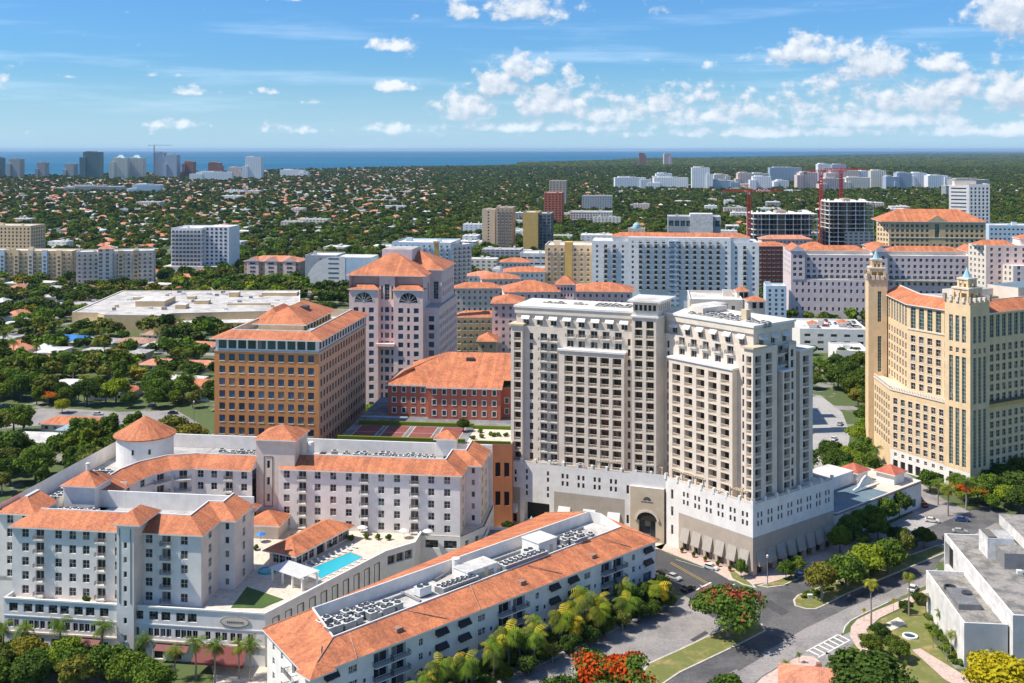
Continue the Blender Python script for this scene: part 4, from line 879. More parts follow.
# left wing
C.wall(t, cl(49.9, 1), cl(46, 1), Z0 - 1, 62.6, 'stucco_cream', [deep(2.3, [2.2], fl_[:13])])
C.wall(t, cl(46, 1), cl(46, 2.4), Z0 - 1, 62.6, 'stucco_cream'); C.part('pavilion_roof').prism([cl(50.5, .4), cl(45.5, .4), cl(45.5, 6), cl(50.5, 6)], 62.6, 63.1, 'stone_tan', None, True)
C.wall(t, cl(46, 2.4), cl(33.9, 2.4), Z0 - 1, ZT, 'stucco_cream', [slim(1.2, [2.5], fl_[:13]), ('door', 2.2, 2.3, [6.6, 9.9], fl_[:13], .4, ('bal', 3.1, 1.1, 'rail_grey'))])
fr0, fr1, nfr = 33.9, 13.1, 5; cw = [3.2, 6.9, 10.9, 14.7, 18.6]
C.wall(t, cl(fr0, 2.4), cl(fr1, 2.4), Z0 + FH * 11.3, ZT, 'stucco_cream', [('door', 2.2, 1.9, cw, [57.6], .5), ('door', 2.2, 2.3, cw, [60.8], .5, ('bal', 2.9, .9, 'rail_grey'))])
C.wall(t, cl(fr0, .8), cl(fr1, .8), Z0 - 1, Z0 + FH * 11.35, 'stucco_cream', [deep(2.75, cw, fl_[:11], 2.0)])
C.wall(t, cl(fr1, .8), cl(fr1, 3), Z0 - 1, Z0 + FH * 11.35, 'stucco_warm'); C.wall(t, cl(fr0, 2.4), cl(fr0, .8), Z0 - 1, Z0 + FH * 11.35, 'stucco_cream')
t.prism([cl(fr0 + .4, .4), cl(fr1 - .4, .4), cl(fr1 - .4, 2.6), cl(fr0 + .4, 2.6)], Z0 + FH * 11.35, Z0 + FH * 11.35 + .55, 'trim_white', None, True)
C.wall(t, cl(13.1, 2.4), cl(10.4, 2.4), Z0 - 1, ZT, 'stucco_cream', [slim(.9, [1.2], fl_[:13])])
tl = [cl(49, 3.6), cl(10.4, 3.6), cl(10.4, 20), cl(49, 20)]
top(tl, ((tl[0], tl[1], 8, 1.0),)); C.wall(t, tl[3], tl[0], Z0 - 1, ZR - 2.4, 'stucco_cream')
t.flat([cl(49.5, 2.4), cl(10.4, 2.4), cl(10.4, 20), cl(49.5, 20)], ZT - .55, 'paving_cream')
par = [cl(49.4, 3.1), cl(9, 3.1), cl(9, 20.5), cl(49.4, 20.5)]
t.prism(par, ZR - 2.4, ZR - .004, 'stucco_warm', None, True); parapet(t, par, ZR, 1.0, 'stucco_cream', 'roof_white', .4); band(t, par, ZR - .6, ZR + .03, .3, 'trim_white')
C.wall(t, cl(10, 20.5), cl(49.4, 20.5), Z0 - 1, ZR - 2.4, 'stucco_cream')
# centre tower
C.wall(t, cl(10.4, 0.2), cl(3.0, .2), Z0 - 1, 67.5, 'stucco_cream', [deep(2.4, [2.0, 5.5], fl_[:14], 1.9), ('doorb', 2.2, 2.2, [2.0, 5.5], [fl_[14] - .3], .6)])
C.wall(t, cl(3.0, .2), cr(36.3, 3.3), Z0 - 1, 67.5, 'stucco_warm'); C.wall(t, cl(10.4, 9), cl(10.4, .2), Z0 - 1, 67.5, 'stucco_cream')
bx = [cl(10.2, .5), cl(2.6, .5), cl(1.2, 12.5), cl(10.2, 12.5)]
C.walls(t, bx, 67.5, 72.0, 'stucco_cream', {0: [('win1', 1.0, 1.8, even(7.6, 5, .3), [70.2], .4)], 1: [('win1', .9, 1.8, even(12, 6, .6), [70.2], .4)], 3: [('win1', .9, 1.8, even(11.5, 6, .6), [70.2], .4)]})
t.prism([cl(10.8, -.2), cl(2.2, -.2), cl(.8, 9.4), cl(10.8, 9.4)], 67.3, 67.8, 'trim_white', None, True)
ct = C.part('tower_roof'); ct.prism([cl(11.6, -.9), cl(1.4, -.9), cl(-.2, 13.6), cl(11.6, 13.6)], 72.0, 72.5, 'trim_white', 'roof_white', True)
C.part('stair_house').prism([cr(31.5, 9), cr(26, 9), cr(26, 20), cr(31.5, 20)], ZR - 1, 70.4, 'stucco_warm', 'roof_white'); C.part('roof_chimney').prism([cr(11.6, 9), cr(9.6, 9), cr(9.6, 11), cr(11.6, 11)], ZR - 1, ZR + 3.2, 'stone_tan')
C.part('stair_house').prism([cr(37, 16), cr(31.6, 16), cr(31.6, 27), cr(37, 27)], ZT, 69.8, 'stucco_warm', 'roof_white')
C.done()
GA = 'air conditioners on the hotel tower roof'; LA = 'small grey air conditioner standing on the white roof of the tall hotel tower'
fcr = Fr(cr(32, 5.5), math.degrees(math.atan2(-ul[1], -ul[0]))); fcl = Fr(cl(48, 5.5), math.degrees(math.atan2(-wl[1], -wl[0])))
acs(fcr, 3, 12, 2, ZR - 1, 1.55, 4, LA, GA); acs(fcr, 24, 4, 3, ZR - 1, 1.6, 2, LA, GA); acs(fcl, 6, 9, 6, ZR - 1, 1.7, 1, LA, GA); acs(fcl, 24, 8, 4.5, ZR - 1, 1.6, 3, LA, GA)
# ================================================================ D: orange office block
fd = Fr((-96.2, 355.6), -7.5); LD, DD = 34.9, 57.
D_ = Bld('office_building', fd(17, 20), 'orange-brown office block with square windows and a glazed top floor under a tiled hip roof', 'building')
keep(fd.rect(0, LD, 0, DD), 3)
w = D_.part('wall'); rws = [27.6 + 3.95 * i for i in range(7)]; rws = [3.6 + 3.95 * i for i in range(13)]
fc, sc_ = even(LD, 10, 1.0), even(DD, 17, 1.0)
D_.wall(w, fd(0, 0), fd(LD, 0), -.5, 53.2, 'stucco_orange', [('winb', 1.95, 2.3, fc, rws, .3)])
D_.wall(w, fd(LD, 0), fd(LD, DD), -.5, 53.2, 'stucco_orange_bounce', [('winb', 1.9, 2.3, sc_, rws, .35)])  # side wall paler than the front: bounced light painted into the stucco
D_.wall(w, fd(0, DD), fd(0, 0), -.5, 53.2, 'stucco_orange'); D_.wall(w, fd(LD, DD), fd(0, DD), -.5, 57.4, 'stucco_orange')
D_.wall(w, fd(.3, .3), fd(LD - .3, .3), 53.2, 57.4, 'trim_white', [('wing', 2.7, 3.0, even(LD - .6, 10, .7), [55.3], .25)])
D_.wall(w, fd(LD - .3, .3), fd(LD - .3, DD), 53.2, 57.4, 'trim_white', [('wing', 2.3, 3.0, even(DD - .3, 17, .7), [55.3], .25)])
D_.wall(w, fd(.3, DD), fd(.3, .3), 53.2, 57.4, 'trim_white')
sl_ = D_.part('sill_course'); band(sl_, fd.rect(0, LD, 0, DD), 52.8, 53.25, .15, 'stone_tan')
for c in fc:
    for r_ in rws[6:]: sl_.box(fd, c - 1.0, c + 1.0, -.1, .05, r_ - 1.3, r_ - 1.06, 'stucco_cream')
rf = D_.part('roof'); tile_strip(rf, fd.rect(0, LD, 0, DD), 57.4, 4.2, 1.7, 'tile_orange', over=1.3, closed=True, back='stone_tan', backdrop=2.6)
D_.part('roof_terrace').flat(inset(fd.rect(0, LD, 0, DD), 4.4), 56.6, 'roof_white')
pw = D_.part('penthouse'); D_.walls(pw, fd.rect(9.5, 25, 14, 46), 56.6, 59.9, 'stucco_yellow', {1: [('wing', 2.6, 2.6, even(32, 9, 1), [58.2], .3)]})
hip(rf, fd, 9.5, 25, 14, 46, 59.9, 4.6, 'tile_orange', 1.6, along='v'); hip(rf, fd, 4, 12, 28, 48, 58.8, 3.6, 'tile_orange', .8, along='v')
D_.part('roof_hatch').prism(fd.rect(18.5, 21.5, 28, 32), 62, 63.6, 'metal_dark'); D_.part('roof_tank').prism(fd.rect(27.6, 30.2, 11, 14), 56.6, 58.6, 'copper_blue')
D_.done()
# garage deck with courts, then the brick club building
fg = Fr((-55.6, 349.5), -6.5)
G1 = Bld('parking_garage', fg(30, 20), 'terracotta garage block carrying the red tennis courts and cream terrace on its deck', 'building')
keep(fg.rect(0, 56, 0, 60), 1)
g = G1.part('wall'); G1.walls(g, fg.rect(0, 56, 0, 60), -.5, 25.9, 'stucco_terracotta', {0: [('void', 1.6, 4.4, [46, 51.5, 54.3], [9, 18], .5)], 1: [('void', 2, 2, even(60, 8, 3), [8, 13, 18], .6)]})
dk = G1.part('deck'); dk.flat(fg.rect(0, 56, 0, 60), 25.92, 'roof_dark'); 
ter = G1.part('terrace'); ter.flat(fg.rect(41.5, 55.6, 1, 17.5), 25.98, 'paving_cream')
for i in range(4):
    cts = G1.part('court')
    u = 3.2 + i * 9.2; cts.flat(fg.rect(u, u + 7.8, 1.6, 18.6), 25.98, 'court_red')
    for q in ((u, u + .25), (u + 7.55, u + 7.8)): cts.flat(fg.rect(q[0], q[1], 1.6, 18.6), 26.02, 'court_line')
    cts.flat(fg.rect(u + .25, u + 7.55, 10, 10.2), 26.02, 'court_line')
hd = G1.part('hedge')
for q in ((0, 41, .2, 1.2, 1.1), (2, 41, 19.4, 20.6, 1.2), (41, 55, 17.8, 19, 1.0), (44, 55.5, .2, .9, .8)): hd.box(fg, q[0], q[1], q[2], q[3], 25.9, 25.9 + q[4], 'leaf_mid')
wk = G1.part('canopy_walk'); wk.box(fg, 2, 18, 22.2, 23.7, 27.6, 27.9, 'roof_blue')
for u in (3, 8, 13, 17): wk.box(fg, u, u + .3, 22.6, 22.9, 25.9, 27.6, 'metal_grey')
G1.done()
ff = Fr((-43.2, 377.8), -6)
E1 = Bld('brick_building', ff(20, 10), 'low red brick building with white window surrounds and a broad orange hip roof', 'building')
keep(ff.rect(0, 46, 0, 28), 1)
w = E1.part('wall'); rz = [28, 31.6, 35.2]
E1.wall(w, ff(0, 2.5), ff(14.6, 2.5), 25.9, 37, 'stucco_brick', [('wing', 1.25, 1.7, even(14.6, 4, .6), rz, .2, ('surr', 'trim_white'))]); E1.wall(w, ff(0, 24), ff(0, 2.5), 25.9, 37, 'stucco_brick')
E1.wall(w, ff(14.6, 0), ff(39.5, 0), 25.9, 37, 'stucco_brick', [('wing', 1.25, 1.7, even(24.9, 7, .4), rz, .2, ('surr', 'trim_white'))]); E1.wall(w, ff(14.6, 2.5), ff(14.6, 0), 25.9, 37, 'trim_white')
E1.wall(w, ff(39.5, 0), ff(39.5, 5), 25.9, 37, 'stucco_brick'); E1.wall(w, ff(39.5, 5), ff(46, 5), 25.9, 36, 'stucco_brick', [('wing', 1.25, 1.7, [1.6, 4.6], rz[:2], .2, ('surr', 'trim_white'))])
rf = E1.part('roof')
zr = 44.5
def poly3(mb, fr, pts, mat): mb.face([(*fr(u, v), z) for u, v, z in pts], mat)
poly3(rf, ff, [(14, -.9, 36.9), (40.2, -.9, 36.9), (40.2, 4.4, 38.6), (46.5, 4.4, 38.6), (46.5, 24, zr), (17.5, 24, zr)], 'tile_orange'); poly3(rf, ff, [(14, -.9, 36.9), (17.5, 24, zr), (6, 16, 42), (9, 8, 40), (13.6, 1.7, 37)], 'tile_orange')
poly3(rf, ff, [(-.9, 1.7, 36.9), (14, 1.7, 36.9), (10, 14, 40.8), (4.6, 8.5, 40.4)], 'tile_orange'); poly3(rf, ff, [(-.9, 1.7, 36.9), (4.6, 8.5, 40.4), (6, 22, 40.4), (-.9, 24, 36.9)], 'tile_brown'); poly3(rf, ff, [(4.6, 8.5, 40.4), (10, 14, 40.8), (17.5, 24, zr), (6, 22, 40.4)], 'tile_orange')
for q in (((-.9, 1.7), (14, 1.7)), ((14, -.9), (40.2, -.9))): poly3(rf, ff, [(*q[0], 36.5), (*q[1], 36.5), (*q[1], 36.9), (*q[0], 36.9)], 'trim_white')
E1.part('skylight').prism(ff.rect(25.2, 28, 17.2, 19.2), 40, 43.6, 'metal_dark')
E1.done()

# ================================================================ E: pink tower with tiled roof and fan windows
fe = Fr(XD(349, 489), -7.5)
E2 = Bld('pink_tower', fe(20, 15), 'pale pink office tower with fan-shaped windows and a stepped orange hip roof', 'building')
keep(fe.rect(0, 48, 0, 50), 4); w = E2.part('wall'); LE = 33.5; rz = [5 + 3.8 * i for i in range(12)]; pk = 'stucco_pink'
bays = [3.3, 6.6, 9.9]
E2.wall(w, fe(0, 0), fe(13.2, 0), -.5, 56, pk, [('winb', 2.2, 2.3, [3.2, 10.2], rz[:12], .4), ('winb', 1.2, 2.3, [6.7], rz[:12], .4)])
E2.wall(w, fe(13.2, 2.4), fe(20.3, 2.4), -.5, 62, pk, [('winb', 1.9, 2.3, [3.5], rz[:12], .4), ('winb', .9, 2.3, [1.2, 5.9], rz[:12], .4), ('winv', 2.2, 7, [3.5], [54.6], .4), ('winv', .9, 6, [1.2, 5.9], [54.4], .4)])
E2.wall(w, fe(20.3, 0), fe(33.5, 0), -.5, 56, pk, [('winb', 2.2, 2.3, [3.2, 10.2], rz[:12], .4), ('winb', 1.2, 2.3, [6.7], rz[:12], .4)])
for a, b in (((13.2, 0), (13.2, 2.4)), ((20.3, 2.4), (20.3, 0))): E2.wall(w, fe(*a), fe(*b), -.5, 56, pk)
for c in (6.7, 27): E2.put(('arch', 8.4, 4.2), *fe(c, -.06), 52.6, fe.a)
for c in (0, 20.3): hip(E2.part('dormer_roof'), fe, c, c + 13.2, 0, 6, 56, 2.2, 'tile_orange', .6)
E2.wall(w, fe(0, 6), fe(33.5, 6), 56, 62, pk); E2.wall(w, fe(0, 50), fe(0, 0), -.5, 62, pk)
E2.wall(w, fe(33.5, 0), fe(33.5, 3), -.5, 62, pk); E2.wall(w, fe(33.5, 3), fe(40, 3), -.5, 48, pk, [('winb', 2.4, 2.4, [3.2], rz[:11], .4)])
E2.wall(w, fe(40, 3), fe(40, 48), -.5, 48, pk, [('winb', 2.0, 2.2, even(45, 10, 1), rz[:11], .45)])
E2.wall(w, fe(33.5, 3), fe(33.5, 16), 48, 62, pk, [('winv', 2.2, 8, [8.5], [54], .4)]); E2.wall(w, fe(33.5, 16), fe(38.8, 16), 48, 63.4, pk, [('winv', 2.2, 8, [2.6], [54], .4)]); E2.wall(w, fe(38.8, 16), fe(38.8, 46), 48, 63.4, pk, [('winb', 1.8, 2.2, even(30, 6, 1), [52, 56], .4)])
w.flat(fe.rect(33.5, 40, 3, 48), 47.9, 'roof_grey')
band(E2.part('cornice'), fe.rect(0, 40, 3, 48), 47.6, 48.1, .3, 'stucco_cream', (1,))
E2.part('balcony').box(fe, 12.6, 20.9, -1.2, 2.4, 31, 32.2, pk)
rf = E2.part('roof'); hip(rf, fe, -1, 33.5, 2.6, 46, 62, 9.4, 'tile_orange', 1.0, along='v'); hip(rf, fe, 12, 38.8, 16, 46, 63.4, 7.4, 'tile_orange', 1.0, along='u')
E2.part('roof_plant').prism(fe.rect(10.5, 24.5, 18, 36), 66, 72.2, 'stucco_mauve', 'roof_grey')
E2.done()

# ================================================================ G: yellow twin-turreted tower, right
cg = (140.2, 407.5); g1 = (.489, -.872); g2 = (.872, .489); g3 = (.061, .998)
def yg(t, s): return (cg[0] + t * g1[0] + s * g2[0], cg[1] + t * g1[1] + s * g2[1])
def yl(t, s): return (cg[0] + t * g3[0] + s * .998, cg[1] + t * g3[1] - s * .061)
Y = Bld('yellow_tower', yg(20, 20), 'tall yellow tower block with grey stone base, arched turrets and pale blue spires', 'building')
keep([yl(23, 0), cg, yg(35.2, 0), yg(35.2, 70), yg(-10, 80)], 2)
w = Y.part('wall'); ZB, ZL, ZU = 7.2, 29.5, 61.5; ye = 'stucco_yellow'
lo = [9 + 3.25 * i for i in range(7)]; up = [31.5 + 3.45 * i for i in range(6)]
# front-left face
Y.wall(w, yg(0, 0), yg(25, 0), ZB, ZL, ye, [('winy', 1.85, 2.35, even(25, 7, .6), [ZB + 2.0 + 3.2 * i for i in range(7)], .35, ('surr', 'stucco_cream'))])
Y.wall(w, yg(0, 0), yg(25, 0), -.5, ZB, 'stucco_white', [('void', 2.2, 3.4, even(25, 7, .6), [1.9], .5), ('winy', 1.3, 1.4, even(25, 7, .6), [5.6], .3)])
Y.wall(w, yg(5.2, 3.2), yg(25, 3.2), ZL - 1, ZU, ye, [('winy', 2.1, 2.5, even(19.8, 5, .6), up, .35, ('surr', 'stucco_cream')), ('winv', 2.3, 7.8, even(19.8, 5, .6), [56.4], .4)])
w.face([(*yg(0, 0), ZL), (*yg(25, 0), ZL), (*yg(25, 3.3), ZL), (*yl(23, 3.5), ZL), (*yl(23, 0), ZL)], 'paving_cream')
# left face
Y.wall(w, yl(23, 0), yl(0, 0), -.5, ZL, ye, [('winy', 1.9, 2.3, even(23, 7, .6), [ZB + 2.0 + 3.2 * i for i in range(7)], .3)])
b_ = yg(5.2, 3.2); Y.wall(w, (b_[0] + 30 * .0610, b_[1] + 30 * .998), b_, ZL - 1, ZU, ye, [('winy', 2.0, 2.5, even(30, 8, .6), up, .3), ('winv', 2.2, 7.8, even(30, 8, .6), [56.4], .35)])
cs = Y.part('balustrade'); 
for a, b in ((yg(0, -.1), yg(25, -.1)), (yl(22.5, -.1), yl(0, -.1))):
    f_ = Fr(a, math.degrees(math.atan2(b[1] - a[1], b[0] - a[0]))); d_ = math.hypot(b[0] - a[0], b[1] - a[1]); cs.box(f_, 0, d_, 0, .3, ZL + .8, ZL + 1.0, 'stucco_cream'); cs.box(f_, 0, d_, -.2, .35, ZL - .5, ZL, 'stucco_cream')
    for i in range(int(d_ / 1.2)): cs.box(f_, i * 1.2, i * 1.2 + .5, 0, .26, ZL, ZL + .8, 'stucco_cream')
band(cs, [yg(5.2, 3.2), yg(25, 3.2), yg(25, 9), yg(5.2, 9)], 52.0, 52.5, .25, 'stucco_cream', (0,))
# corner tower
Y.wall(w, yg(24.9, -.9), yg(35.4, -.9), ZB, 66, ye, [('winv', 1.6, 20, [2.6, 5.25, 7.9], [18.5], .4), ('winv', 1.6, 16, [2.6, 5.25, 7.9], [38.5], .4), ('winy', 1.3, 1.8, [2.6, 5.25, 7.9], [48.6], .3), ('winv', 1.6, 9.2, [2.6, 5.25, 7.9], [56], .4)])
Y.wall(w, yg(24.9, -.9), yg(35.4, -.9), -.5, ZB, 'stucco_white', [('winv', 1.6, 5.6, [2.6, 5.25, 7.9], [3.2], .5)])
Y.wall(w, yg(35.4, -.9), yg(35.4, 9), -.5, 66, ye, [('winv', 1.6, 20, [2.4, 4.95, 7.5], [18.5], .4), ('winv', 1.6, 16, [2.4, 4.95, 7.5], [38.5], .4), ('winy', 1.3, 1.8, [2.4, 4.95, 7.5], [48.6], .3), ('winv', 1.6, 9.2, [2.4, 4.95, 7.5], [56], .4)])
Y.wall(w, yg(24.9, 9), yg(24.9, -.9), ZL, 66, ye); Y.wall(w, yg(35.4, 9), yg(24.9, 9), ZU, 66, ye)
# right wing, in its own shade
Y.wall(w, yg(34.4, 9), yg(34.4, 70), -.5, ZU, 'stucco_yellow', [('winy', 1.9, 2.3, even(61, 18, 1), [9 + 3.25 * i for i in range(6)], .3), ('winy', 1.9, 2.5, even(61, 18, 1), up, .3), ('winv', 2.2, 7.8, even(61, 18, 1), [56.4], .35)])
f_ = Fr(yg(34.4, 9), math.degrees(math.atan2(g2[1], g2[0]))); cs.box(f_, 0, 61, -.8, 0, 28.4, 29.6, 'stucco_gold'); cs.box(f_, 0, 61, -.9, -.6, 29.6, 30.6, 'metal_dark')
en_ = Y.part('entrance_canopy'); en_.box(f_, 1, 9, -5, 0, 0, 5.2, 'glass_blue'); 
rf = Y.part('roof')
tile_strip(rf, [(b_[0] + 30 * .061, b_[1] + 30 * .998), b_, yg(25, 3.2)], ZU, 5.2, 3.0, 'tile_orange', over=.8, back='stucco_yellow'); tile_strip(rf, [yg(34.4, 9), yg(34.4, 70)], ZU, 5.2, 3.0, 'tile_orange', over=.8, back='stucco_yellow')
Y.part('flat_roof').flat([(b_[0] + 30 * .061, b_[1] + 30 * .998), b_, yg(25, 3.2), yg(34, 9), yg(34, 70), yg(10, 70)], ZU - .3, 'roof_grey')
Y.part('plant_room').prism([yg(10, 16), yg(18, 16), yg(18, 34), yg(10, 34)], ZU - 1, ZU + 5.0, 'stucco_cream', 'roof_grey'); Y.part('plant_room').prism([yg(14, 36), yg(27, 36), yg(27, 58), yg(14, 58)], ZU - 1, ZU + 6.0, 'stucco_cream', 'roof_teal_shade')
Y.part('plant_room').prism([yg(20, 16), yg(26, 16), yg(26, 26), yg(20, 26)], ZU - 1, ZU + 3.5, 'stucco_gold', 'roof_dark')
# left turret shaft
f5 = Fr(XD(868.5, 431), -8); kk = 7.0
Y.walls(w, f5.rect(0, kk, 0, kk), -.5, 67.6, ye, {0: [('winv', 1.4, 12, [4.2], [56.5], .4), ('winv', 1.4, 14, [4.2], [38], .4)]})
def turret(f_, u, v, z, s=1., top=True):
    global tu
    tu = Y.part('turret')
    """stepped belfry: battlements, an arched stage, a smaller drum and a pale blue spire"""
    z5 = 7.4
    for (r_, z0, z1) in ((3.6, z, z + 3.6), (2.2, z + 4.1, z + 6.8)):
        r_ *= s
        for a_, b_ in ((-1, -1), (1, -1), (1, 1), (-1, 1)): tu.box(f_, u + a_ * r_ - .5 * s, u + a_ * r_ + .5 * s, v + b_ * r_ - .5 * s, v + b_ * r_ + .5 * s, z0, z1, ye)
        for o_ in (-.0,):
            for a_, b_ in ((0, -1), (0, 1), (1, 0), (-1, 0)): tu.box(f_, u + a_ * r_ - .3 * s, u + a_ * r_ + .3 * s, v + b_ * r_ - .3 * s, v + b_ * r_ + .3 * s, z0, z1, ye)
        tu.box(f_, u - r_ * .62, u + r_ * .62, v - r_ * .62, v + r_ * .62, z0, z1 - .4, 'stucco_gold')
        tu.box(f_, u - r_ - .7 * s, u + r_ + .7 * s, v - r_ - .7 * s, v + r_ + .7 * s, z1, z1 + .6, 'stucco_cream')
        tu.box(f_, u - r_ - .3 * s, u + r_ + .3 * s, v - r_ - .3 * s, v + r_ + .3 * s, z1 - 1.3, z1 - .002, ye)
    c_ = f_(u, v); sp = Y.part('spire'); sp.lathe(c_, [(2.0 * s, z + z5), (1.8 * s, z + z5 + .3), (.05, z + z5 + 3.6)], 'copper_blue', 8)
f6 = Fr(yg(24.9, -.9), math.degrees(math.atan2(g1[1], g1[0]))); 
for f_, L1, L2, z, ts in ((f6, 10.5, 9.9, 66, .84), (f5, kk, kk, 67.6, .72)):
    turret(f_, L1 / 2, L2 / 2, z, ts)
    tu.flat(f_.rect(.3, L1 - .3, .3, L2 - .3), z - .2, 'roof_grey')
    for i in range(5):
        for (u, v) in ((L1 * i / 4, 0), (L1 * i / 4, L2), (0, L2 * i / 4), (L1, L2 * i / 4)): tu.box(f_, u - .55, u + .55, v - .5, v + .5, z - .6, z + (1.7 if i in (0, 4) else 1.0), 'stucco_cream')
Y.done()

# ================================================================ H: plain grey-white hall, right foreground
fh = Fr((103., 250.6), -5.7)
Hh = Bld('concrete_hall', fh(12, 20), 'blank white concrete hall with weathered flat roofs beside the lawn, bottom right', 'building')
keep(fh.rect(0, 45, -3, 56), 1.0); w = Hh.part('wall')
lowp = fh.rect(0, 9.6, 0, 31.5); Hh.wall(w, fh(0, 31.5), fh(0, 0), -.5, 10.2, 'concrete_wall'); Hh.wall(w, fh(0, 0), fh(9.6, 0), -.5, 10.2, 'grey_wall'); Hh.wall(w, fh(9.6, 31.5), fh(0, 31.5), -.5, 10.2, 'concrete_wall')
parapet(w, lowp, 10.2, .9, 'concrete_wall', 'roof_weathered', .3)
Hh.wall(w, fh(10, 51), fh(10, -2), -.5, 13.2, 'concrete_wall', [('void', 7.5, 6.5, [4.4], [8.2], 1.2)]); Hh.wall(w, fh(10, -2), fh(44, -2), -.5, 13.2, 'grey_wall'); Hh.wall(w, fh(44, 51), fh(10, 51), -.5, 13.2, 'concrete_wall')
parapet(w, fh.rect(10, 44, -2, 51), 13.2, .5, 'concrete_wall', 'roof_weathered', .4)
bk = Hh.part('bulkhead'); bk.prism(fh.rect(16, 22.5, 34, 41), 12.6, 18.0, 'concrete_wall', 'roof_grey'); bk.face([(*fh(22.5, 34), 18.0), (*fh(22.5, 41), 18.0), (*fh(27, 41), 12.9), (*fh(27, 34), 12.9)], 'concrete_wall'); bk.box(fh, 18, 24, 27.5, 34, 12.6, 16.6, 'concrete_dark', 'roof_weathered')
Hh.part('skylight').box(fh, 16.4, 18.4, 34.5, 40.5, 17.9, 18.3, 'glass_blue')
sr_ = Hh.part('sunken_plant_bay'); sr_.box(fh, 1.6, 6.8, 9.5, 19.5, 9.35, 10.6, 'concrete_dark', 'roof_dark'); sr_.lathe(fh(3.2, 22), [(1.5, 9.3), (1.5, 10.0), (1.2, 10.0), (1.2, 9.4), (0, 9.4)], 'metal_dark', 14); sr_.lathe(fh(5.4, 16), [(1.2, 10.6), (1.2, 11.1), (1.0, 11.1), (0, 10.7)], 'metal_dark', 14)
lt = Hh.part('roof_hatch'); lt.box(fh, 20, 21.2, 24, 25.2, 12.7, 13.6, 'metal_white')
Hh.part('back_roof').prism(fh.rect(28, 60, 34, 62), 12.6, 15.5, 'concrete_wall', 'roof_weathered')
w.prism(fh.rect(44.5, 75, 10, 60), -.5, 11.8, 'concrete_wall', 'roof_weathered')
Hh.done()
# ================================================================ I: small white building with red tiled lanterns
fi = Fr((97.4, 330.4), 41)
I_ = Bld('white_shop', fi(25, 10), 'low white corner building with scrolled gable and two small red tiled pavilions on top', 'building')
keep(fi.rect(0, 52, 0, 28), 1.5); w = I_.part('wall')
I_.walls(w, fi.rect(0, 50, 0, 25), -.5, 8.6, 'stucco_white', {0: [('winb', 2.2, 2.6, even(50, 9, 2), [2.2], .4), ('win', 1.1, 1.2, [8, 15, 30, 40], [6.2], .25)], 3: [('win', 1.2, 1.4, [6, 14], [5.5], .3)]}); parapet(w, fi.rect(0, 50, 0, 25), 8.7, 1.0, 'stucco_white', 'roof_teal_shade', .35)  # flat roof tone already holds the tower's shadow
band(I_.part('cornice'), fi.rect(0, 50, 0, 25), 8.1, 8.5, .25, 'tile_brown', (0, 3))
w.box(fi, 8, 34, 15, 24.8, 7.6, 11.8, 'stucco_white', 'roof_white')
gb = I_.part('gable'); gp = [(24, 8.6), (27, 9.2), (29.5, 11.2), (31.5, 12.0), (33.5, 11.2), (36, 9.2), (39, 8.6)]
for sgn in (0, .5): gb.face([(*fi(u, 9 + sgn), z) for u, z in gp], 'stucco_white')
for i in range(6): gb.face([(*fi(gp[i][0], 9), gp[i][1]), (*fi(gp[i + 1][0], 9), gp[i + 1][1]), (*fi(gp[i + 1][0], 9.5), gp[i + 1][1]), (*fi(gp[i][0], 9.5), gp[i][1])], 'trim_white')
for u, v in ((37, 17), (44.5, 8)):
    w.box(fi, u - 3.2, u + 3.2, v - 3.2, v + 3.2, 7.6, 11.3, 'stucco_white'); hip(I_.part('pavilion_roof'), fi, u - 3.2, u + 3.2, v - 3.2, v + 3.2, 11.3, 2.2, 'tile_red', .9)
I_.part('roof_terrace').box(fi, 33, 49.6, .6, 24, 7.65, 7.8, 'paving_cream')
I_.done()
# ================================================================ J: long mauve hotel with gabled pavilions, K: white slab, L: tan office, M, N
fj = Fr(XD(791, 775), -6)
J = Bld('mauve_hotel', fj(60, 10), 'long pale mauve hotel with orange roofs and gabled end pavilions behind the yellow tower', 'building')
keep(fj.rect(0, 131, 0, 40), 4); w = J.part('wall'); mv = 'stucco_mauve'; rz = [4 + 4.1 * i for i in range(11)]
J.wall(w, fj(0, 0), fj(62, 0), -.5, 26.5, mv, [('win', 1.5, 2.6, even(62, 14, 2), [6, 12.5, 18.6, 23.6], .35)])
J.wall(w, fj(9.5, 3), fj(56, 3), 26.5, 43.8, mv, [('win', 1.9, 2.2, even(46.5, 11, 1), [32.2, 36.2, 40.6], .4), ('win', 2.6, 2.2, even(46.5, 11, 1), [28.4], .5, ('bal', 3.2, .8, 'green_rail'))])
J.wall(w, fj(0, -.3), fj(9.5, -.3), 26.5, 46.8, mv, [('win', 2.2, 2.2, [2.6, 6.6], [30, 34, 38, 42.5], .4)]); J.wall(w, fj(56, -.3), fj(66, -.3), -.5, 46.8, mv, [('win', 2.2, 2.2, [2.8, 7], [10, 18, 30, 34, 38, 42.5], .4)])
J.wall(w, fj(66, 3), fj(121, 3), -.5, 43.8, mv, [('win', 1.9, 2.2, even(55, 13, 1), [12, 18, 24, 32.2, 36.2, 40.6], .4), ('win', 2.6, 2.2, even(55, 13, 1), [28.4], .5, ('bal', 3.2, .8, 'green_rail'))]); J.wall(w, fj(121, -.3), fj(131, -.3), -.5, 46, mv, [('win', 2.2, 2.2, [2.8, 7], [30, 34, 38, 42], .4)])
J.wall(w, fj(0, 40), fj(0, 0), -.5, 46.8, mv, [('win', 1.8, 2.2, even(40, 5, 3), [30, 34, 38, 42], .4)]); J.wall(w, fj(131, 0), fj(131, 40), -.5, 46, mv)
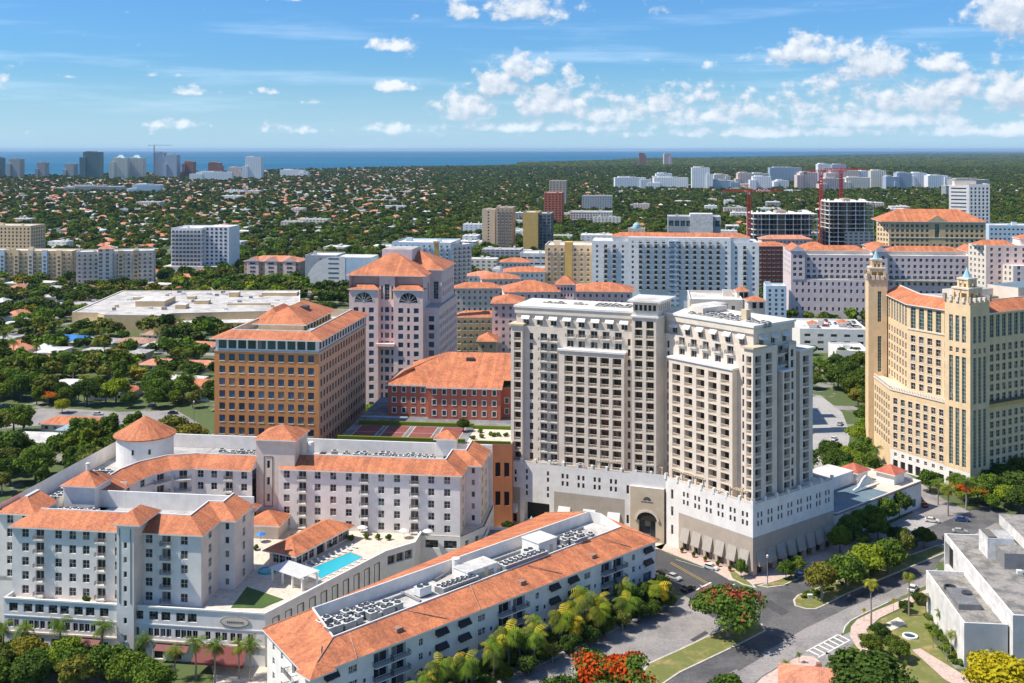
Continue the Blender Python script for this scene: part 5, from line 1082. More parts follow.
w.flat(fj.rect(0, 131, 0, 40), 26.5, 'roof_white'); w.flat(fj.rect(0, 131, 3, 40), 43.8, 'roof_white'); J.wall(w, fj(9.5, 8), fj(121, 8), 43.8, 46.4, 'stucco_cream')
rf = J.part('roof')
for u0, u1 in ((0, 9.5), (56, 66), (121, 131)):
    w.box(fj, u0 + .05, u1 - .05, -.25, 30, 43.8, 46.8, mv); hip(rf, fj, u0, u1, -.3, 28, 46.8, 3.6, 'tile_orange', .7, True, 'stucco_mauve', 'v')
hip(rf, fj, 12, 54, 8, 22, 46.4, 3.2, 'tile_orange', .6); hip(rf, fj, 68, 119, 8, 22, 46.4, 3.2, 'tile_orange', .6); hip(rf, fj, 10, 30, 20, 36, 47, 4, 'tile_orange', .6)
J.done()
fk = Fr(XD(592, 766), -7)
K = Bld('white_slab_block', fk(55, 10), 'wide white apartment slab with dark balconies and orange roof strip behind the hotel tower', 'building')
keep(fk.rect(0, 115, 0, 40), 4); w = K.part('wall'); ws = 'stucco_bright'; rz = [4.6 + 3.55 * i for i in range(15)]
def bal_cols(cols, rows, ww=5.6): return ('doorb', 2.1, 2.3, cols, rows, .6, ('bal', 3.4, 1.2, 'rail_dark'))
hi_, lw = rz[9:14], rz[5:9]
for (u0, u1, dz) in ((0, 25, -3), (25, 95, 0), (95, 114, -3)):
    L = u1 - u0; n = int(L / 5.2); cols = even(L, n, .6); K.wall(w, fk(u0, 0 if dz else -1.2), fk(u1, 0 if dz else -1.2), -.5, 57.4 + dz, ws, [bal_cols(cols[1:-1:1], [r for r in rz[5:] if r < 55.5 + dz]), ('win', 1.5, 1.8, [cols[0], cols[-1]], [r for r in rz[5:] if r < 55.5 + dz], .3)])
K.wall(w, fk(0, 30), fk(0, 0), -.5, 54.4, ws); K.wall(w, fk(114, 0), fk(114, 30), -.5, 54.4, ws)
w.flat(fk.rect(0, 114, 0, 30), 54.3, 'roof_white'); w.box(fk, 25.1, 94.9, -1.1, 24, 54.3, 57.39, ws); hip(K.part('roof'), fk, 14, 108, 3, 16, 57.5, 2.6, 'tile_orange', .8); w.box(fk, 14, 108, 3, 16, 54, 57.3, ws)
K.part('glazed_bay').box(fk, 53, 60, -2.0, -1.1, 10, 55, 'far_blue')
K.done()
fl2 = Fr(XD(889, 910), -6)
L_ = Bld('tan_office', fl2(40, 10), 'tan office building with a pedimented centre and broad orange hip roof beyond the mauve hotel', 'building')
keep(fl2.rect(-8, 80, 0, 40), 4); w = L_.part('wall'); rz = [31 + 4.0 * i for i in range(7)]
L_.wall(w, fl2(0, 0), fl2(77, 0), -.5, 58.4, 'stucco_tan', [('win', 2.3, 2.3, [c for c in even(77, 19, 1) if abs(c - 38.5) > 5], rz, .5), ('win', 2, 2.2, [36, 41], rz[:3], .5), ('winv', 3.6, 11, [38.5], [51], .6)]); L_.wall(w, fl2(-7, 14), fl2(0, 0), -.5, 58.4, 'stucco_yellow', [('win', 2, 2.3, even(15.6, 4, .5), rz, .4)])
L_.wall(w, fl2(77, 0), fl2(77, 34), -.5, 58.4, 'stucco_tan'); band(L_.part('cornice'), fl2.rect(0, 77, 0, 34), 57.6, 58.5, .6, 'stucco_cream', (0, 1)); band(L_.part('cornice'), fl2.rect(0, 77, 0, 34), 45, 45.5, .3, 'stucco_cream', (0,))
hip(L_.part('roof'), fl2, -6, 77, 0, 34, 58.6, 9.5, 'tile_orange', 1); pd = L_.part('pediment'); pd.face([(*fl2(30, -1), 58.6), (*fl2(47, -1), 58.6), (*fl2(38.5, -1), 63.8)], 'stucco_tan')
for a, b in (((30, 58.6), (38.5, 63.8)), ((38.5, 63.8), (47, 58.6))): pd.face([(*fl2(a[0], -1), a[1]), (*fl2(b[0], -1), b[1]), (*fl2(b[0], 12), b[1]), (*fl2(a[0], 12), a[1])], 'tile_orange')
L_.done()
fm = Fr(XD(969, 1150), -6)
M_ = Bld('white_tower', fm(6, 8), 'white slab tower with a blank banded left side, standing behind the tan office', 'building'); keep(fm.rect(-20, 22, 0, 30), 3); w = M_.part('wall'); rz = [3 + 3.9 * i for i in range(20)]
M_.wall(w, fm(0, 0), fm(21, 0), -.5, 82, 'stucco_white', [('winb', 2.0, 2.5, even(21, 5, .6), rz, .5)]); M_.wall(w, fm(-18, 8), fm(0, 0), -.5, 80, 'stucco_white', [('winb', 15, 1.4, [9.6], rz, .4)]); M_.wall(w, fm(21, 0), fm(21, 24), -.5, 82, 'stucco_white')
w.flat([fm(-18, 8), fm(0, 0), fm(21, 0), fm(21, 24), fm(-18, 24)], 79.9, 'roof_white'); M_.part('roof_plant').box(fm, -12, 10, 9, 18, 79, 85, 'stucco_cream', 'roof_grey'); M_.done()
fn = Fr(XD(986, 690), -6)
N_ = Bld('pink_apartment_block', fn(20, 10), 'stepped pale pink apartment block with orange roof at the right edge', 'building'); keep(fn.rect(-12, 60, -8, 40), 3); w = N_.part('wall'); rz = [5 + 3.6 * i for i in range(15)]
N_.wall(w, fn(0, 0), fn(60, 0), -.5, 58, 'stucco_pink', [('win', 1.6, 2.0, even(60, 12, 1), rz, .4)]); N_.wall(w, fn(-6.5, 14), fn(0, 0), -.5, 58, 'stucco_warm', [('win', 1.4, 1.9, even(15.4, 4, .5), rz, .4)]); N_.wall(w, fn(14, -7), fn(60, -7), -.5, 46, 'stucco_mauve', [('win', 1.8, 2.2, even(46, 9, 1), rz[:12], .4)]); N_.wall(w, fn(10, 0), fn(14, -7), -.5, 46, 'stucco_warm', [('win', 1.4, 1.9, even(8, 2, .5), rz[:12], .4)])
w.flat([fn(10, 0), fn(14, -7), fn(60, -7), fn(60, 0)], 45.9, 'roof_white'); w.flat([fn(-6.5, 14), fn(0, 0), fn(60, 0), fn(60, 30)], 57.9, 'roof_white'); hip(N_.part('roof'), fn, -5, 18, 2, 12, 58, 3, 'tile_orange', .6); hip(N_.part('roof'), fn, 22, 60, 4, 18, 62, 3, 'tile_orange', .6); w.box(fn, 22, 60, 4, 18, 57, 62, 'stucco_pink'); N_.done()
# ================================================================ buildings of the middle distance
def block(name, cat, label, px0, px1, D, ytop, depth, wall, roof='roof_white', ang=-7, fl=3.5, win=('win', 1.6, 2.0), step=4.2, roofkind='flat', rise=3, bal=None, cap=60, floors=None, right=True, left=False, wall2=None, shade=None):
    x0, y0 = XD(px0, D); W_ = (px1 - px0) * D / F; f = Fr((x0, y0), ang); h = ZY(ytop, D)
    b = Bld(name, f(W_ / 2, 3), label, cat); keep(f.rect(0, W_, 0, depth), 2); m = b.part('wall'); n = floors or max(1, int((h - 1) / fl)); fh_ = (h - .8) / n
    rz = [fh_ * (i + .5) for i in range(n)]; rz = [r for r in rz if True]
    sp = [(win[0], min(win[1], step * .8), min(win[2], fh_ * .75), even(W_, max(1, int(W_ / step)), .5), rz, .35)]
    if bal: sp[0] = sp[0] + (('bal', min(step * .85, win[1] + 1.2), 1.1, bal),)
    b.wall(m, f(0, 0), f(W_, 0), -.5, h, wall, sp)
    w2 = wall2 or wall
    sp2 = [(win[0], win[1], min(win[2], fh_ * .75), even(depth, max(1, int(depth / (step * 1.1))), .5), rz, .35)]
    b.wall(m, f(W_, 0), f(W_, depth), -.5, h, w2, sp2 if right else ()); b.wall(m, f(0, depth), f(0, 0), -.5, h, w2, sp2 if left else ()); b.wall(m, f(W_, depth), f(0, depth), -.5, h, w2)
    if roofkind == 'flat':
        parapet(m, f.rect(0, W_, 0, depth), h + .9, 1.0, wall, roof); b.walls(m, f.rect(0, W_, 0, depth), h, h + .9, wall)
        for i in range(max(1, int(W_ / 18))):
            p_ = b.part('roof_plant'); u = rng.uniform(.15, .85) * W_; v = rng.uniform(.3, .7) * depth; s_ = rng.uniform(1.2, 2.6); p_.box(f, u - s_, u + s_, v - s_ * .7, v + s_ * .7, h - .1, h + rng.uniform(1.6, 3.2), wall, 'roof_grey')
    else: hip(b.part('roof'), f, 0, W_, 0, depth, h, rise, roof, .9, roofkind == 'gable')
    b.extra = (f, W_, h, m); return b
b = block('white_apartment_tower', 'building', 'white glassy apartment tower standing alone left of the pink gabled flats', 171, 202, 1040, 229, 42, 'stucco_bright', step=3.6, win=('winb', 2.6, 2.3), bal='rail_grey', ang=-4, left=True); f, W_, h, m = b.extra
m.box(f, -6, W_ + 24, -4, 30, 0, 8, 'stucco_white', 'roof_white'); m.box(f, W_ - .2, W_ + 24, 8, 40, 0, h + 1.5, 'stucco_bright', 'roof_white')
for i in range(5):
    for r_ in range(10): b.put(('winb', 2.2, 2.0), *f(W_ + 3 + i * 4.4, 7.95), 10 + r_ * 3.6, f.a)
b.done(60)
b = block('yellow_apartments', 'building', 'long cream and grey apartment row with a red-roofed corner turret at the left edge', -30, 76, 985, 251, 22, 'stucco_tan', fl=3.4, step=4.4, bal='rail_grey', ang=-5); f, W_, h, m = b.extra
def bays(b, step, mats, n0=2.):
    f, W_, h, m = b.extra; i = 0; u = n0
    while u < W_ - 6:
        q = b.part('bay'); q.box(f, u, u + 4.6, -1.3, .1, 0, h + 1.4, mats[i % len(mats)], 'roof_grey'); i += 1
        for r_ in range(int(h / 3.4)): b.put(('win', 2.4, 1.9), *f(u + 2.3, -1.36), 1.9 + r_ * 3.4, f.a)
        u += step
bays(b, 13.2, ('stucco_yellow', 'stucco_warm', 'stucco_blue')); b.done(100)
b = block('cream_apartments', 'building', 'cream apartment row stepping forward right of the red turret, far left', 76, 150, 940, 253, 24, 'stucco_warm', fl=3.4, step=4.4, bal='rail_grey', ang=14); f, W_, h, m = b.extra
rt = b.part('turret'); rt.prism(f.rect(18, 30, -1, 10), 0, h + 3, 'far_cream'); hip(b.part('roof'), f, 18, 30, -1, 10, h + 3, 3, 'tile_salmon', .8); bays(b, 12.4, ('stucco_yellow', 'stucco_tan'), 34); b.done(100)
block('yellow_apartment_block', 'building', 'tall yellow apartment block behind the cream rows at the left edge', -20, 34, 1230, 226, 30, 'stucco_yellow', step=4.5, win=('winb', 2, 2.2)).done(60)
b = block('gabled_flats', 'building', 'pinkish-brown flats with three gabled bays in front of the suburb', 244, 301, 985, 261, 26, 'stucco_brown', step=3.6, roofkind='hip', roof='tile_salmon', rise=4, fl=3.6); f, W_, h, m = b.extra
for i in range(3):
    u = W_ * (i + .5) / 3; m.box(f, u - 5.5, u + 5.5, -1.4, 6, 0, h + .4, 'stucco_pink'); hip(b.part('gable_roof'), f, u - 5.5, u + 5.5, -1.4, 9, h + .4, 3.4, 'tile_salmon', .6, True, 'stucco_pink', 'v')
    for r_ in range(6): b.put(('win', 5.0, 1.7), *f(u, -1.48), 2 + r_ * 3.6, f.a)
b.done(60)
b = block('curved_office', 'building', 'grey office with a white quarter-circle facade beside the pink tower', 305, 337, 930, 256, 30, 'grey_wall', win=('winb', 2, 1.2), step=30, floors=8); f, W_, h, m = b.extra
arc_ = [(W_ + 26 * math.cos(math.pi - math.pi / 2 * i / 12) - 0, 4 + (h - 4) * math.sin(math.pi / 2 * i / 12)) for i in range(13)]
sh = b.part('curved_wall'); sh.face([(*f(x, -.8), z) for x, z in [(W_ - 26, 0)] + arc_ + [(W_ + 8, h), (W_ + 8, 0)]], 'stucco_white'); m.box(f, W_, W_ + 30, -.6, 26, 0, h - .6, 'stucco_blue', 'roof_white')
for r_ in range(6): b.put(('winb', 9, 1.0), *f(W_ - 2, -.85), 6 + r_ * 4.0, f.a)
b.done(60)
block('blue_apartments', 'building', 'wide pale blue and white apartment block with many balconies behind the pink tower', 392, 452, 900, 243, 40, 'stucco_blue', step=4.6, bal='rail_grey', ang=-9, fl=3.3, wall2='stucco_white').done(100)
block('white_apartments', 'building', 'white balconied apartments stepping back right of the pale blue block', 452, 476, 905, 246, 70, 'stucco_white', step=4.2, bal='rail_grey', ang=38, fl=3.3).done(60)
block('tan_tower', 'building', 'slim twin tan towers with vertical balconies, left one of the two brown towers', 482, 495, 1290, 210, 24, 'stone_tan', step=9, win=('winb', 2, 1.8)).done(40)
block('striped_tower', 'building', 'beige balconied slab joined to the right of the slim tan tower', 496, 513, 1270, 208, 26, 'stucco_brown', step=4, bal='rail_grey').done(40)
block('brown_tower', 'building', 'plain brown tower with a black glass side, right of the beige slab', 523, 538, 1250, 213, 36, 'stucco_gold', win=('win1', .6, .6), step=20).done(20)
block('dark_glass_tower', 'building', 'black glass slab attached to the plain brown tower', 538.5, 551, 1255, 214, 34, 'concrete_dark', win=('winb', 3.4, 2.6), step=3.9).done(60)
block('brick_tower', 'building', 'dark red brick tower behind the brown tower', 544, 562, 1700, 193, 40, 'stucco_brick', win=('winbr', 3, 1.8), step=5).done(30)
block('far_apartments', 'building', 'grey apartment house above the red brick tower in the distance', 549, 566, 2300, 181, 40, 'stone_grey', win=('win', 3, 1.8), step=6).done(30)
b = block('yellow_flats', 'building', 'mustard and cream balconied flats at the left end of the white slab', 545, 592, 800, 246, 34, 'stucco_yellow', step=4.4, bal='rail_grey', fl=3.4); f, W_, h, m = b.extra
m.box(f, W_ * .42, W_ * .58, -1.2, 10, 0, h + 3, 'stucco_gold'); b.done(60)
block('concrete_deck', 'building', 'long low grey parking deck below the brown towers', 520, 548, 1010, 254, 30, 'concrete_wall', win=('void', 5, 1.5), step=6, floors=4).done(30)
block('blue_office', 'building', 'low white and blue office wing left of the far grey apartments', 570, 612, 1750, 212, 30, 'stucco_white', win=('winb', 3, 2), step=4.4).done(40)
block('grey_apartments', 'building', 'grey-brown apartment slab on the far side of the trees', 582, 612, 2100, 196, 30, 'grey_wall', win=('win', 2, 1.7), step=4.5).done(40)
b = block('glass_office', 'building', 'dark glass office with a blank grey centre showing above the white slab', 668, 720, 1150, 217, 30, 'grey_wall', win=('winv', 5, 6), step=6, floors=4); f, W_, h, m = b.extra; m.box(f, W_ * .42, W_ * .85, -2, 20, 0, h + 3.5, 'concrete_wall', 'roof_white'); b.done(40)
b = block('small_domed_hall', 'building', 'small white hall with a pale green dome among trees behind the white slab', 628, 645, 1350, 229, 14, 'stucco_cream', step=5, floors=3); f, W_, h, m = b.extra; b.part('dome').lathe(f(W_ / 2, 6), [(5, h), (5, h + 2.4), (4.2, h + 5), (2.4, h + 7), (.1, h + 8)], 'copper_blue', 16); b.done(20)
# construction site: bare concrete frames and red tower cranes
def frame_site(label, px0, px1, D, ytop, depth, floors, clad):
    """bare concrete storeys: slabs on columns, part of the lower floors already walled"""
    x0, y0 = XD(px0, D); W_ = (px1 - px0) * D / F; f = Fr((x0, y0), 0); h = ZY(ytop, D); fh_ = h / floors; t = thing('building_frame', (*f(W_ / 2, 0), 0), label, 'building site'); keep(f.rect(0, W_, 0, depth), 3)
    for i in range(1, floors + 1): m = MB(); m.box(f, 0, W_, 0, depth, i * fh_ - .35, i * fh_, 'concrete_wall' if i % 3 else 'stone_grey'); m.build('floor_slab', t)
    n = max(3, int(W_ / 7.5)); m = MB()
    for i in range(n + 1):
        for v in (.3, depth * .5, depth - .9): u = .2 + (W_ - 1.2) * i / n; MB().box(f, u, u + .8, v, v + .7, 0, h - .36, 'concrete_wall').build('column', t)
    m.box(f, W_ * .4, W_ * .55, depth * .35, depth * .7, 0, h + 3, 'stone_grey'); m.build('lift_core', t)
    m = MB(); m.box(f, .5, W_ - .5, depth * .72, depth * .75, 0, h - .4, 'concrete_dark'); m.build('rear_wall', t)
    for u0, u1, z1 in clad: m = MB(); m.box(f, W_ * u0, W_ * u1, -.4, -.05, 0, h * z1, 'far_grey'); m.build('cladding', t)
    m = MB(); r = random.Random(2)
    for i in range(int(W_ / 2)): u = r.uniform(0, W_ - 1); m.box(f, u, u + .25, r.uniform(0, depth), depth, h, h + r.uniform(.8, 2.2), 'concrete_wall')
    tag(m.build('starter_bars', t), kind='stuff')
frame_site('unfinished open concrete frame, the lower left one of the two building sites', 753, 818, 1060, 214, 30, 11, ((0, 1, .30),))
frame_site('taller unfinished open concrete frame with its right half clad in grey', 829, 874, 1060, 202, 30, 16, ((.35, 1, .58), (0, .35, .25)))
def crane(px, D, ybase, ytop, jib0, jib1, mat, label):
    x, y = XD(px, D); z1 = ZY(ytop, D); t = thing('tower_crane', (x, y, 0), label, 'crane'); m = MB(); s = 1.1
    for a, b_ in ((-s, -s), (s, -s), (s, s), (-s, s)): m.lbox(x + a - .34, x + a + .34, y + b_ - .34, y + b_ + .34, 0, z1, mat)
    n = int(z1 / 3)
    for i in range(n):
        for (a, b_, c, d) in ((-s, -s, s, -s), (s, -s, s, s), (s, s, -s, s), (-s, s, -s, -s)): m.tube([(x + a, y + b_, i * 3), (x + c, y + d, i * 3 + 3)], [.24, .24], mat, 4, False)
    m.build('mast', t); j = MB(); zz = z1
    for dy, dz in ((-.7, 0), (.7, 0), (0, 1.5)): j.lbox(x + jib0, x + jib1, y + dy - .3, y + dy + .3, zz + dz, zz + dz + .5, mat)
    for i in range(int((jib1 - jib0) / 3)):
        u = x + jib0 + i * 3; j.tube([(u, y - .7, zz), (u + 1.5, y, zz + 1.5)], [.12, .12], mat, 4, False); j.tube([(u + 1.5, y, zz + 1.5), (u + 3, y + .7, zz)], [.12, .12], mat, 4, False)
    j.build('jib', t); c = MB(); c.lbox(x - 1.4, x + 1.4, y - 1.4, y + 1.4, zz - 2.4, zz - .1, 'crane_white'); c.build('cab', t)
    k_ = MB(); e = jib0 if abs(jib0) < abs(jib1) else jib1; k_.lbox(x + e - 1.6, x + e + 1.6, y - 1, y + 1, zz - 2.6, zz + .1, 'concrete_dark'); k_.build('counterweight', t)
    a_ = MB(); a_.tube([(x, y, zz), (x, y, zz + 7)], [.5, .2], mat, 4); a_.tube([(x, y, zz + 7), (x + jib1 * .7, y, zz + 1.5)], [.1, .1], mat, 3, False); a_.tube([(x, y, zz + 7), (x + jib0 * .8, y, zz + 1.5)], [.1, .1], mat, 3, False); a_.build('apex', t)
crane(749, 1020, 0, 192, -24, 30, 'steel_red', 'red tower crane at the left end of the unfinished concrete frame')
crane(821, 1100, 0, 172, -16, 26, 'steel_red', 'red tower crane rising between the two unfinished frames')
crane(841, 1180, 0, 170, -18, 30, 'steel_red', 'red tower crane behind the taller unfinished frame')
crane(436.5, 760, 0, 243, -.1, .1, 'steel_yellow', 'slim yellow hoist mast between the pink tower and the pale blue block') if False else None
hm = MB(); x, y = XD(436.5, 640); hm.lbox(x - 1.3, x + 1.3, y - 1.3, y + 1.3, 0, ZY(243, 640), 'stucco_gold'); hm.lbox(x - 1.8, x + 1.8, y - 1.8, y + 1.8, ZY(243, 640), ZY(241, 640), 'stone_tan'); solo('hoist_tower', hm, (x, y, 0), 'slim yellow hoist tower between the pink tower and the pale blue apartments', 'tower')
# cluster of low orange-roofed houses between pink tower and hotel tower
def orange(px0, px1, D, y_eave, depth, label, ang=0., wall='stucco_cream', fl=3.4, rise=3, roofm='tile_orange', cap=40, win=('win', 1.3, 1.7), step=3.4, bal=None):
    b = block('tiled_house', 'building', label, px0, px1, D, y_eave, depth, wall, roofm, ang, fl, win, step, 'hip', rise, bal); b.done(cap); return b
orange(455, 505, 640, 317, 12, 'low flats with a straight orange roof and green balconies right of the pink tower', 0, 'stucco_tan', bal='green_rail')
orange(455, 500, 700, 288, 12, 'pale flats with a long orange roof one row behind the green-balconied flats', 1, 'stucco_cream')
orange(492, 522, 560, 303, 22, 'tall pink house with orange pyramid roof at the left edge of the hotel tower', -3, 'stucco_pink')
orange(478, 496, 545, 341, 14, 'small yellow house with orange roof just left of the hotel tower', -3, 'stucco_yellow')
orange(505, 560, 600, 292, 26, 'broad orange-roofed hall behind the left end of the hotel tower roof', 4, 'stucco_pink', rise=5)
b = orange(556, 574, 610, 284, 12, 'pink lantern tower with an orange pyramid roof behind the hotel roof', -8, 'stucco_pink', rise=4.5, win=('void', .9, 1.6), step=1.9)
orange(574, 632, 640, 291, 24, 'long orange roof running right of the pink lantern tower', -6, 'stucco_pink', rise=4)
orange(482, 520, 740, 279, 18, 'cream house with scattered orange roofs near the white dome', 5, 'stucco_cream')
orange(505, 545, 790, 272, 20, 'white house with a shallow orange roof below the yellow flats', 3, 'stucco_white')
orange(468, 498, 830, 276, 16, 'flat pale house with a rust-red roof behind the long orange roofs', 2, 'stucco_white', roofm='tile_salmon')
orange(570, 604, 690, 287, 10, 'little white house with a salmon roof in front of the white slab', 0, 'stucco_white', roofm='tile_salmon', rise=1.6)
orange(500, 530, 900, 262, 16, 'white pavilion with faded orange roof under the grey parking deck', -4, 'stucco_white')
orange(757, 790, 900, 246, 20, 'dark red-brown block with orange roof left of the mauve hotel', 0, 'stucco_brick', bal='rail_grey')
orange(762, 812, 960, 239, 16, 'salmon-roofed row behind the left end of the mauve hotel', 0, 'stucco_pink', roofm='tile_salmon')
orange(868, 889, 880, 246, 14, 'small cream lodge with orange roof at the left foot of the tan office', 0, 'stucco_cream')
# pieces just behind the hotel tower
b = block('cream_annex', 'building', 'cream stepped block with a little domed lantern behind the hotel tower roof', 690, 742, 470, 301, 30, 'stucco_warm', step=6, win=('win', 1.4, 1.8)); f, W_, h, m = b.extra
for px, dv in ((743, 6), (757, 4)):
    x, y = XD(px, 480 if px < 750 else 455); z = ZY(291 if px < 750 else 301, y); ff_ = Fr((x, y), 0); s_ = 2.6 if px < 750 else 3.6
    m.box(ff_, -s_, s_, 0, 2 * s_, 0, z, 'stucco_warm'); m.box(ff_, -.8 - s_ * .3, .8 - s_ * .3, -.06, 0, z - 3, z - .6, 'dark_void'); m.box(ff_, s_ * .5 - .8, s_ * .5 + .8, -.06, 0, z - 3, z - .6, 'dark_void'); hip(b.part('lantern_roof'), ff_, -s_, s_, 0, 2 * s_, z, 1.9, 'tile_orange', .5)
b.done(30)
b = block('arcaded_garage', 'building', 'low white garage with arched openings and rooftop cars below the mauve hotel', 800, 866, 640, 330, 40, 'stucco_white', win=('wing', 3.4, 1.6), step=6.4, floors=3); f, W_, h, m = b.extra
for u, v in ((6, 8), (24, 14)): m.box(f, u, u + 5, v, v + 5, h, h + 2.6, 'stucco_white'); hip(b.part('stair_roof'), f, u, u + 5, v, v + 5, h + 2.6, 1.8, 'tile_orange', .8)
b.done(40)
b = block('white_garage_annex', 'building', 'small white flat-roofed annex in front of the arcaded garage', 836, 868, 600, 352, 26, 'stucco_white', floors=2, win=('win', 1.6, 1.4)); b.done(20)
block('blue_white_house', 'building', 'small blue-white building between the white slab and the mauve hotel', 766, 786, 720, 287, 16, 'stucco_blue', win=('winb', 1.6, 1.8), floors=9).done(30)
block('blue_garage', 'building', 'long grey-blue garage at the foot of the white tower', 989, 1040, 1080, 226, 30, 'stucco_blue', floors=9, win=('void', 2, 1.6), step=4).done(60)
# shopping hall with a huge white roof
fm_ = Fr(XD(70, 722), 1); ML = Bld('shopping_hall', fm_(60, 20), 'sprawling beige shopping hall under a huge flat white roof', 'building')
mp = [XD(72, 727), XD(98, 724), XD(104, 716), XD(160, 712), XD(172, 722), XD(300, 735), XD(300, 840), XD(122, 838)]; keep(mp, 3); w = ML.part('wall'); ML.walls(w, mp, -.5, 10.4, 'stucco_tan'); parapet(w, mp, 10.6, .6, 'stucco_tan', 'roof_worn', .8)
for u, v, a, d, h in ((42, 46, 20, 26, 3.6), (66, 26, 7, 9, 2.6), (74, 48, 10, 7, 2.4), (60, 72, 6, 5, 2), (88, 84, 7, 7, 3.4), (120, 92, 26, 10, 2.2), (24, 70, 10, 6, 1.8), (108, 40, 30, 2, 1.2)): ML.part('roof_house').box(fm_, u - a / 2, u + a / 2, v - d / 2, v + d / 2, 9.9, 10.2 + h, 'stucco_tan', 'roof_white')
ML.part('loading_wing').box(fm_, 72, 150, -9, 6, 0, 5.5, 'stucco_tan', 'roof_white'); ML.part('loading_wing').box(fm_, 4, 20, -8, 4, 0, 3.6, 'stucco_tan', 'roof_white'); rr_ = rng
for i in range(34): u, v = rng.uniform(15, 150), rng.uniform(14, 108); ML.part('roof_unit').box(fm_, u - 1.2, u + rng.uniform(.6, 2.2), v - .9, v + rng.uniform(.6, 1.6), 9.9, 10.2 + rng.uniform(.8, 1.8), rng.choice(('metal_grey', 'stucco_tan', 'metal_white')))
ML.done()

# ---- far towers by the bay and the white town on the right
def far(name, label, px0, px1, D, ytop, mat, depth=24, cap=None, group=None, cat='building', tops=()):
    x0, y0 = XD(px0, D); x1 = XD(px1, D)[0]; h = ZY(ytop, D); f = Fr((x0, y0), rng.uniform(-4, 4)); W_ = x1 - x0
    t = thing(name, (*f(W_ / 2, 0), 0), label, cat, group); m = MB(); m.box(f, 0, W_, 0, depth, 0, h, mat, 'roof_white'); k2 = rng.uniform(.55, .9); s2 = rng.choice((-.18, .82)); m.box(f, W_ * s2, W_ * (s2 + .36), -depth * .12, depth * .8, 0, h * k2, mat, 'roof_white'); m.box(f, W_ * .12, W_ * .5, depth * .1, depth * .9, h, h + 3.4, mat, 'roof_white'); m.build('wall', t)
    p = MB(); p.box(f, W_ * .55, W_ * .7, depth * .3, depth * .7, h, h + 4, 'far_grey', 'roof_grey'); p.build('roof_plant', t)
    if cap:
        c = MB(); hip(c, f, W_ * .2, W_ * .8, depth * .2, depth * .8, h, 12, cap, 0); c.build('roof_cap', t)
    keep(f.rect(0, W_, 0, depth), 4); return t
HR = [(-2, 1.5, 4500, 158, 'far_teal', 'dark tower cut by the left edge on the bay shore'), (9, 20, 4450, 159, 'far_grey', 'grey tower on the bay shore, first from the left edge'), (37, 45, 4500, 162.5, 'far_grey', 'small dark grey tower on the shore beside the grey one'), (65, 74, 4500, 164, 'far_grey', 'short stepped grey tower left of the broad green glass one'),
      (83, 100, 4400, 152, 'far_teal', 'broad green glass tower on the bay shore'), (112, 127, 4350, 158, 'far_cream', 'left one of the cream twin towers with green caps'), (128, 143, 4400, 158, 'far_cream', 'right one of the cream twin towers with green caps'), (153.5, 164, 4500, 152.5, 'far_blue', 'dark blue unfinished tower under the horizon crane'),
      (165, 177, 4450, 155, 'far_blue', 'rounded blue tower right of the horizon crane'), (184, 193, 4500, 161.5, 'far_brick', 'small brick tower in the gap right of the blue towers'), (208, 220, 4450, 162.5, 'far_brick', 'low brown tower between brick and white towers'), (245, 261, 4300, 157, 'far_white', 'white stepped tower standing alone on the shore'),
      (228, 241, 4400, 167.5, 'far_pink', 'low pink shore house left of the lone white tower'), (280, 304, 4700, 170, 'far_white', 'low white marina building on the shore'), (639, 645, 8200, 153, 'far_brick', 'left of two tiny towers on the horizon'), (664, 671, 8200, 153.5, 'far_pink', 'right of two tiny towers on the horizon')]
for a, b_, D, yt, mt, lb in HR: far('shore_tower', lb, a, b_, D, yt, mt, 40, 'copper_blue' if 'twin' in lb else None)
crane(154.2, 4480, 0, 145.5, -22, 70, 'concrete_dark', 'grey tower crane above the unfinished blue tower on the horizon')
far('long_hall', 'long grey hall in the middle of the far suburb', 65, 122, 3050, 186.5, 'grey_wall', 30); far('blue_hall', 'blue hall right of the long grey one', 132, 160, 3000, 185, 'stucco_blue', 30); far('white_hall', 'long white shore hall below the low brown tower', 196, 232, 4100, 172, 'far_white', 24)
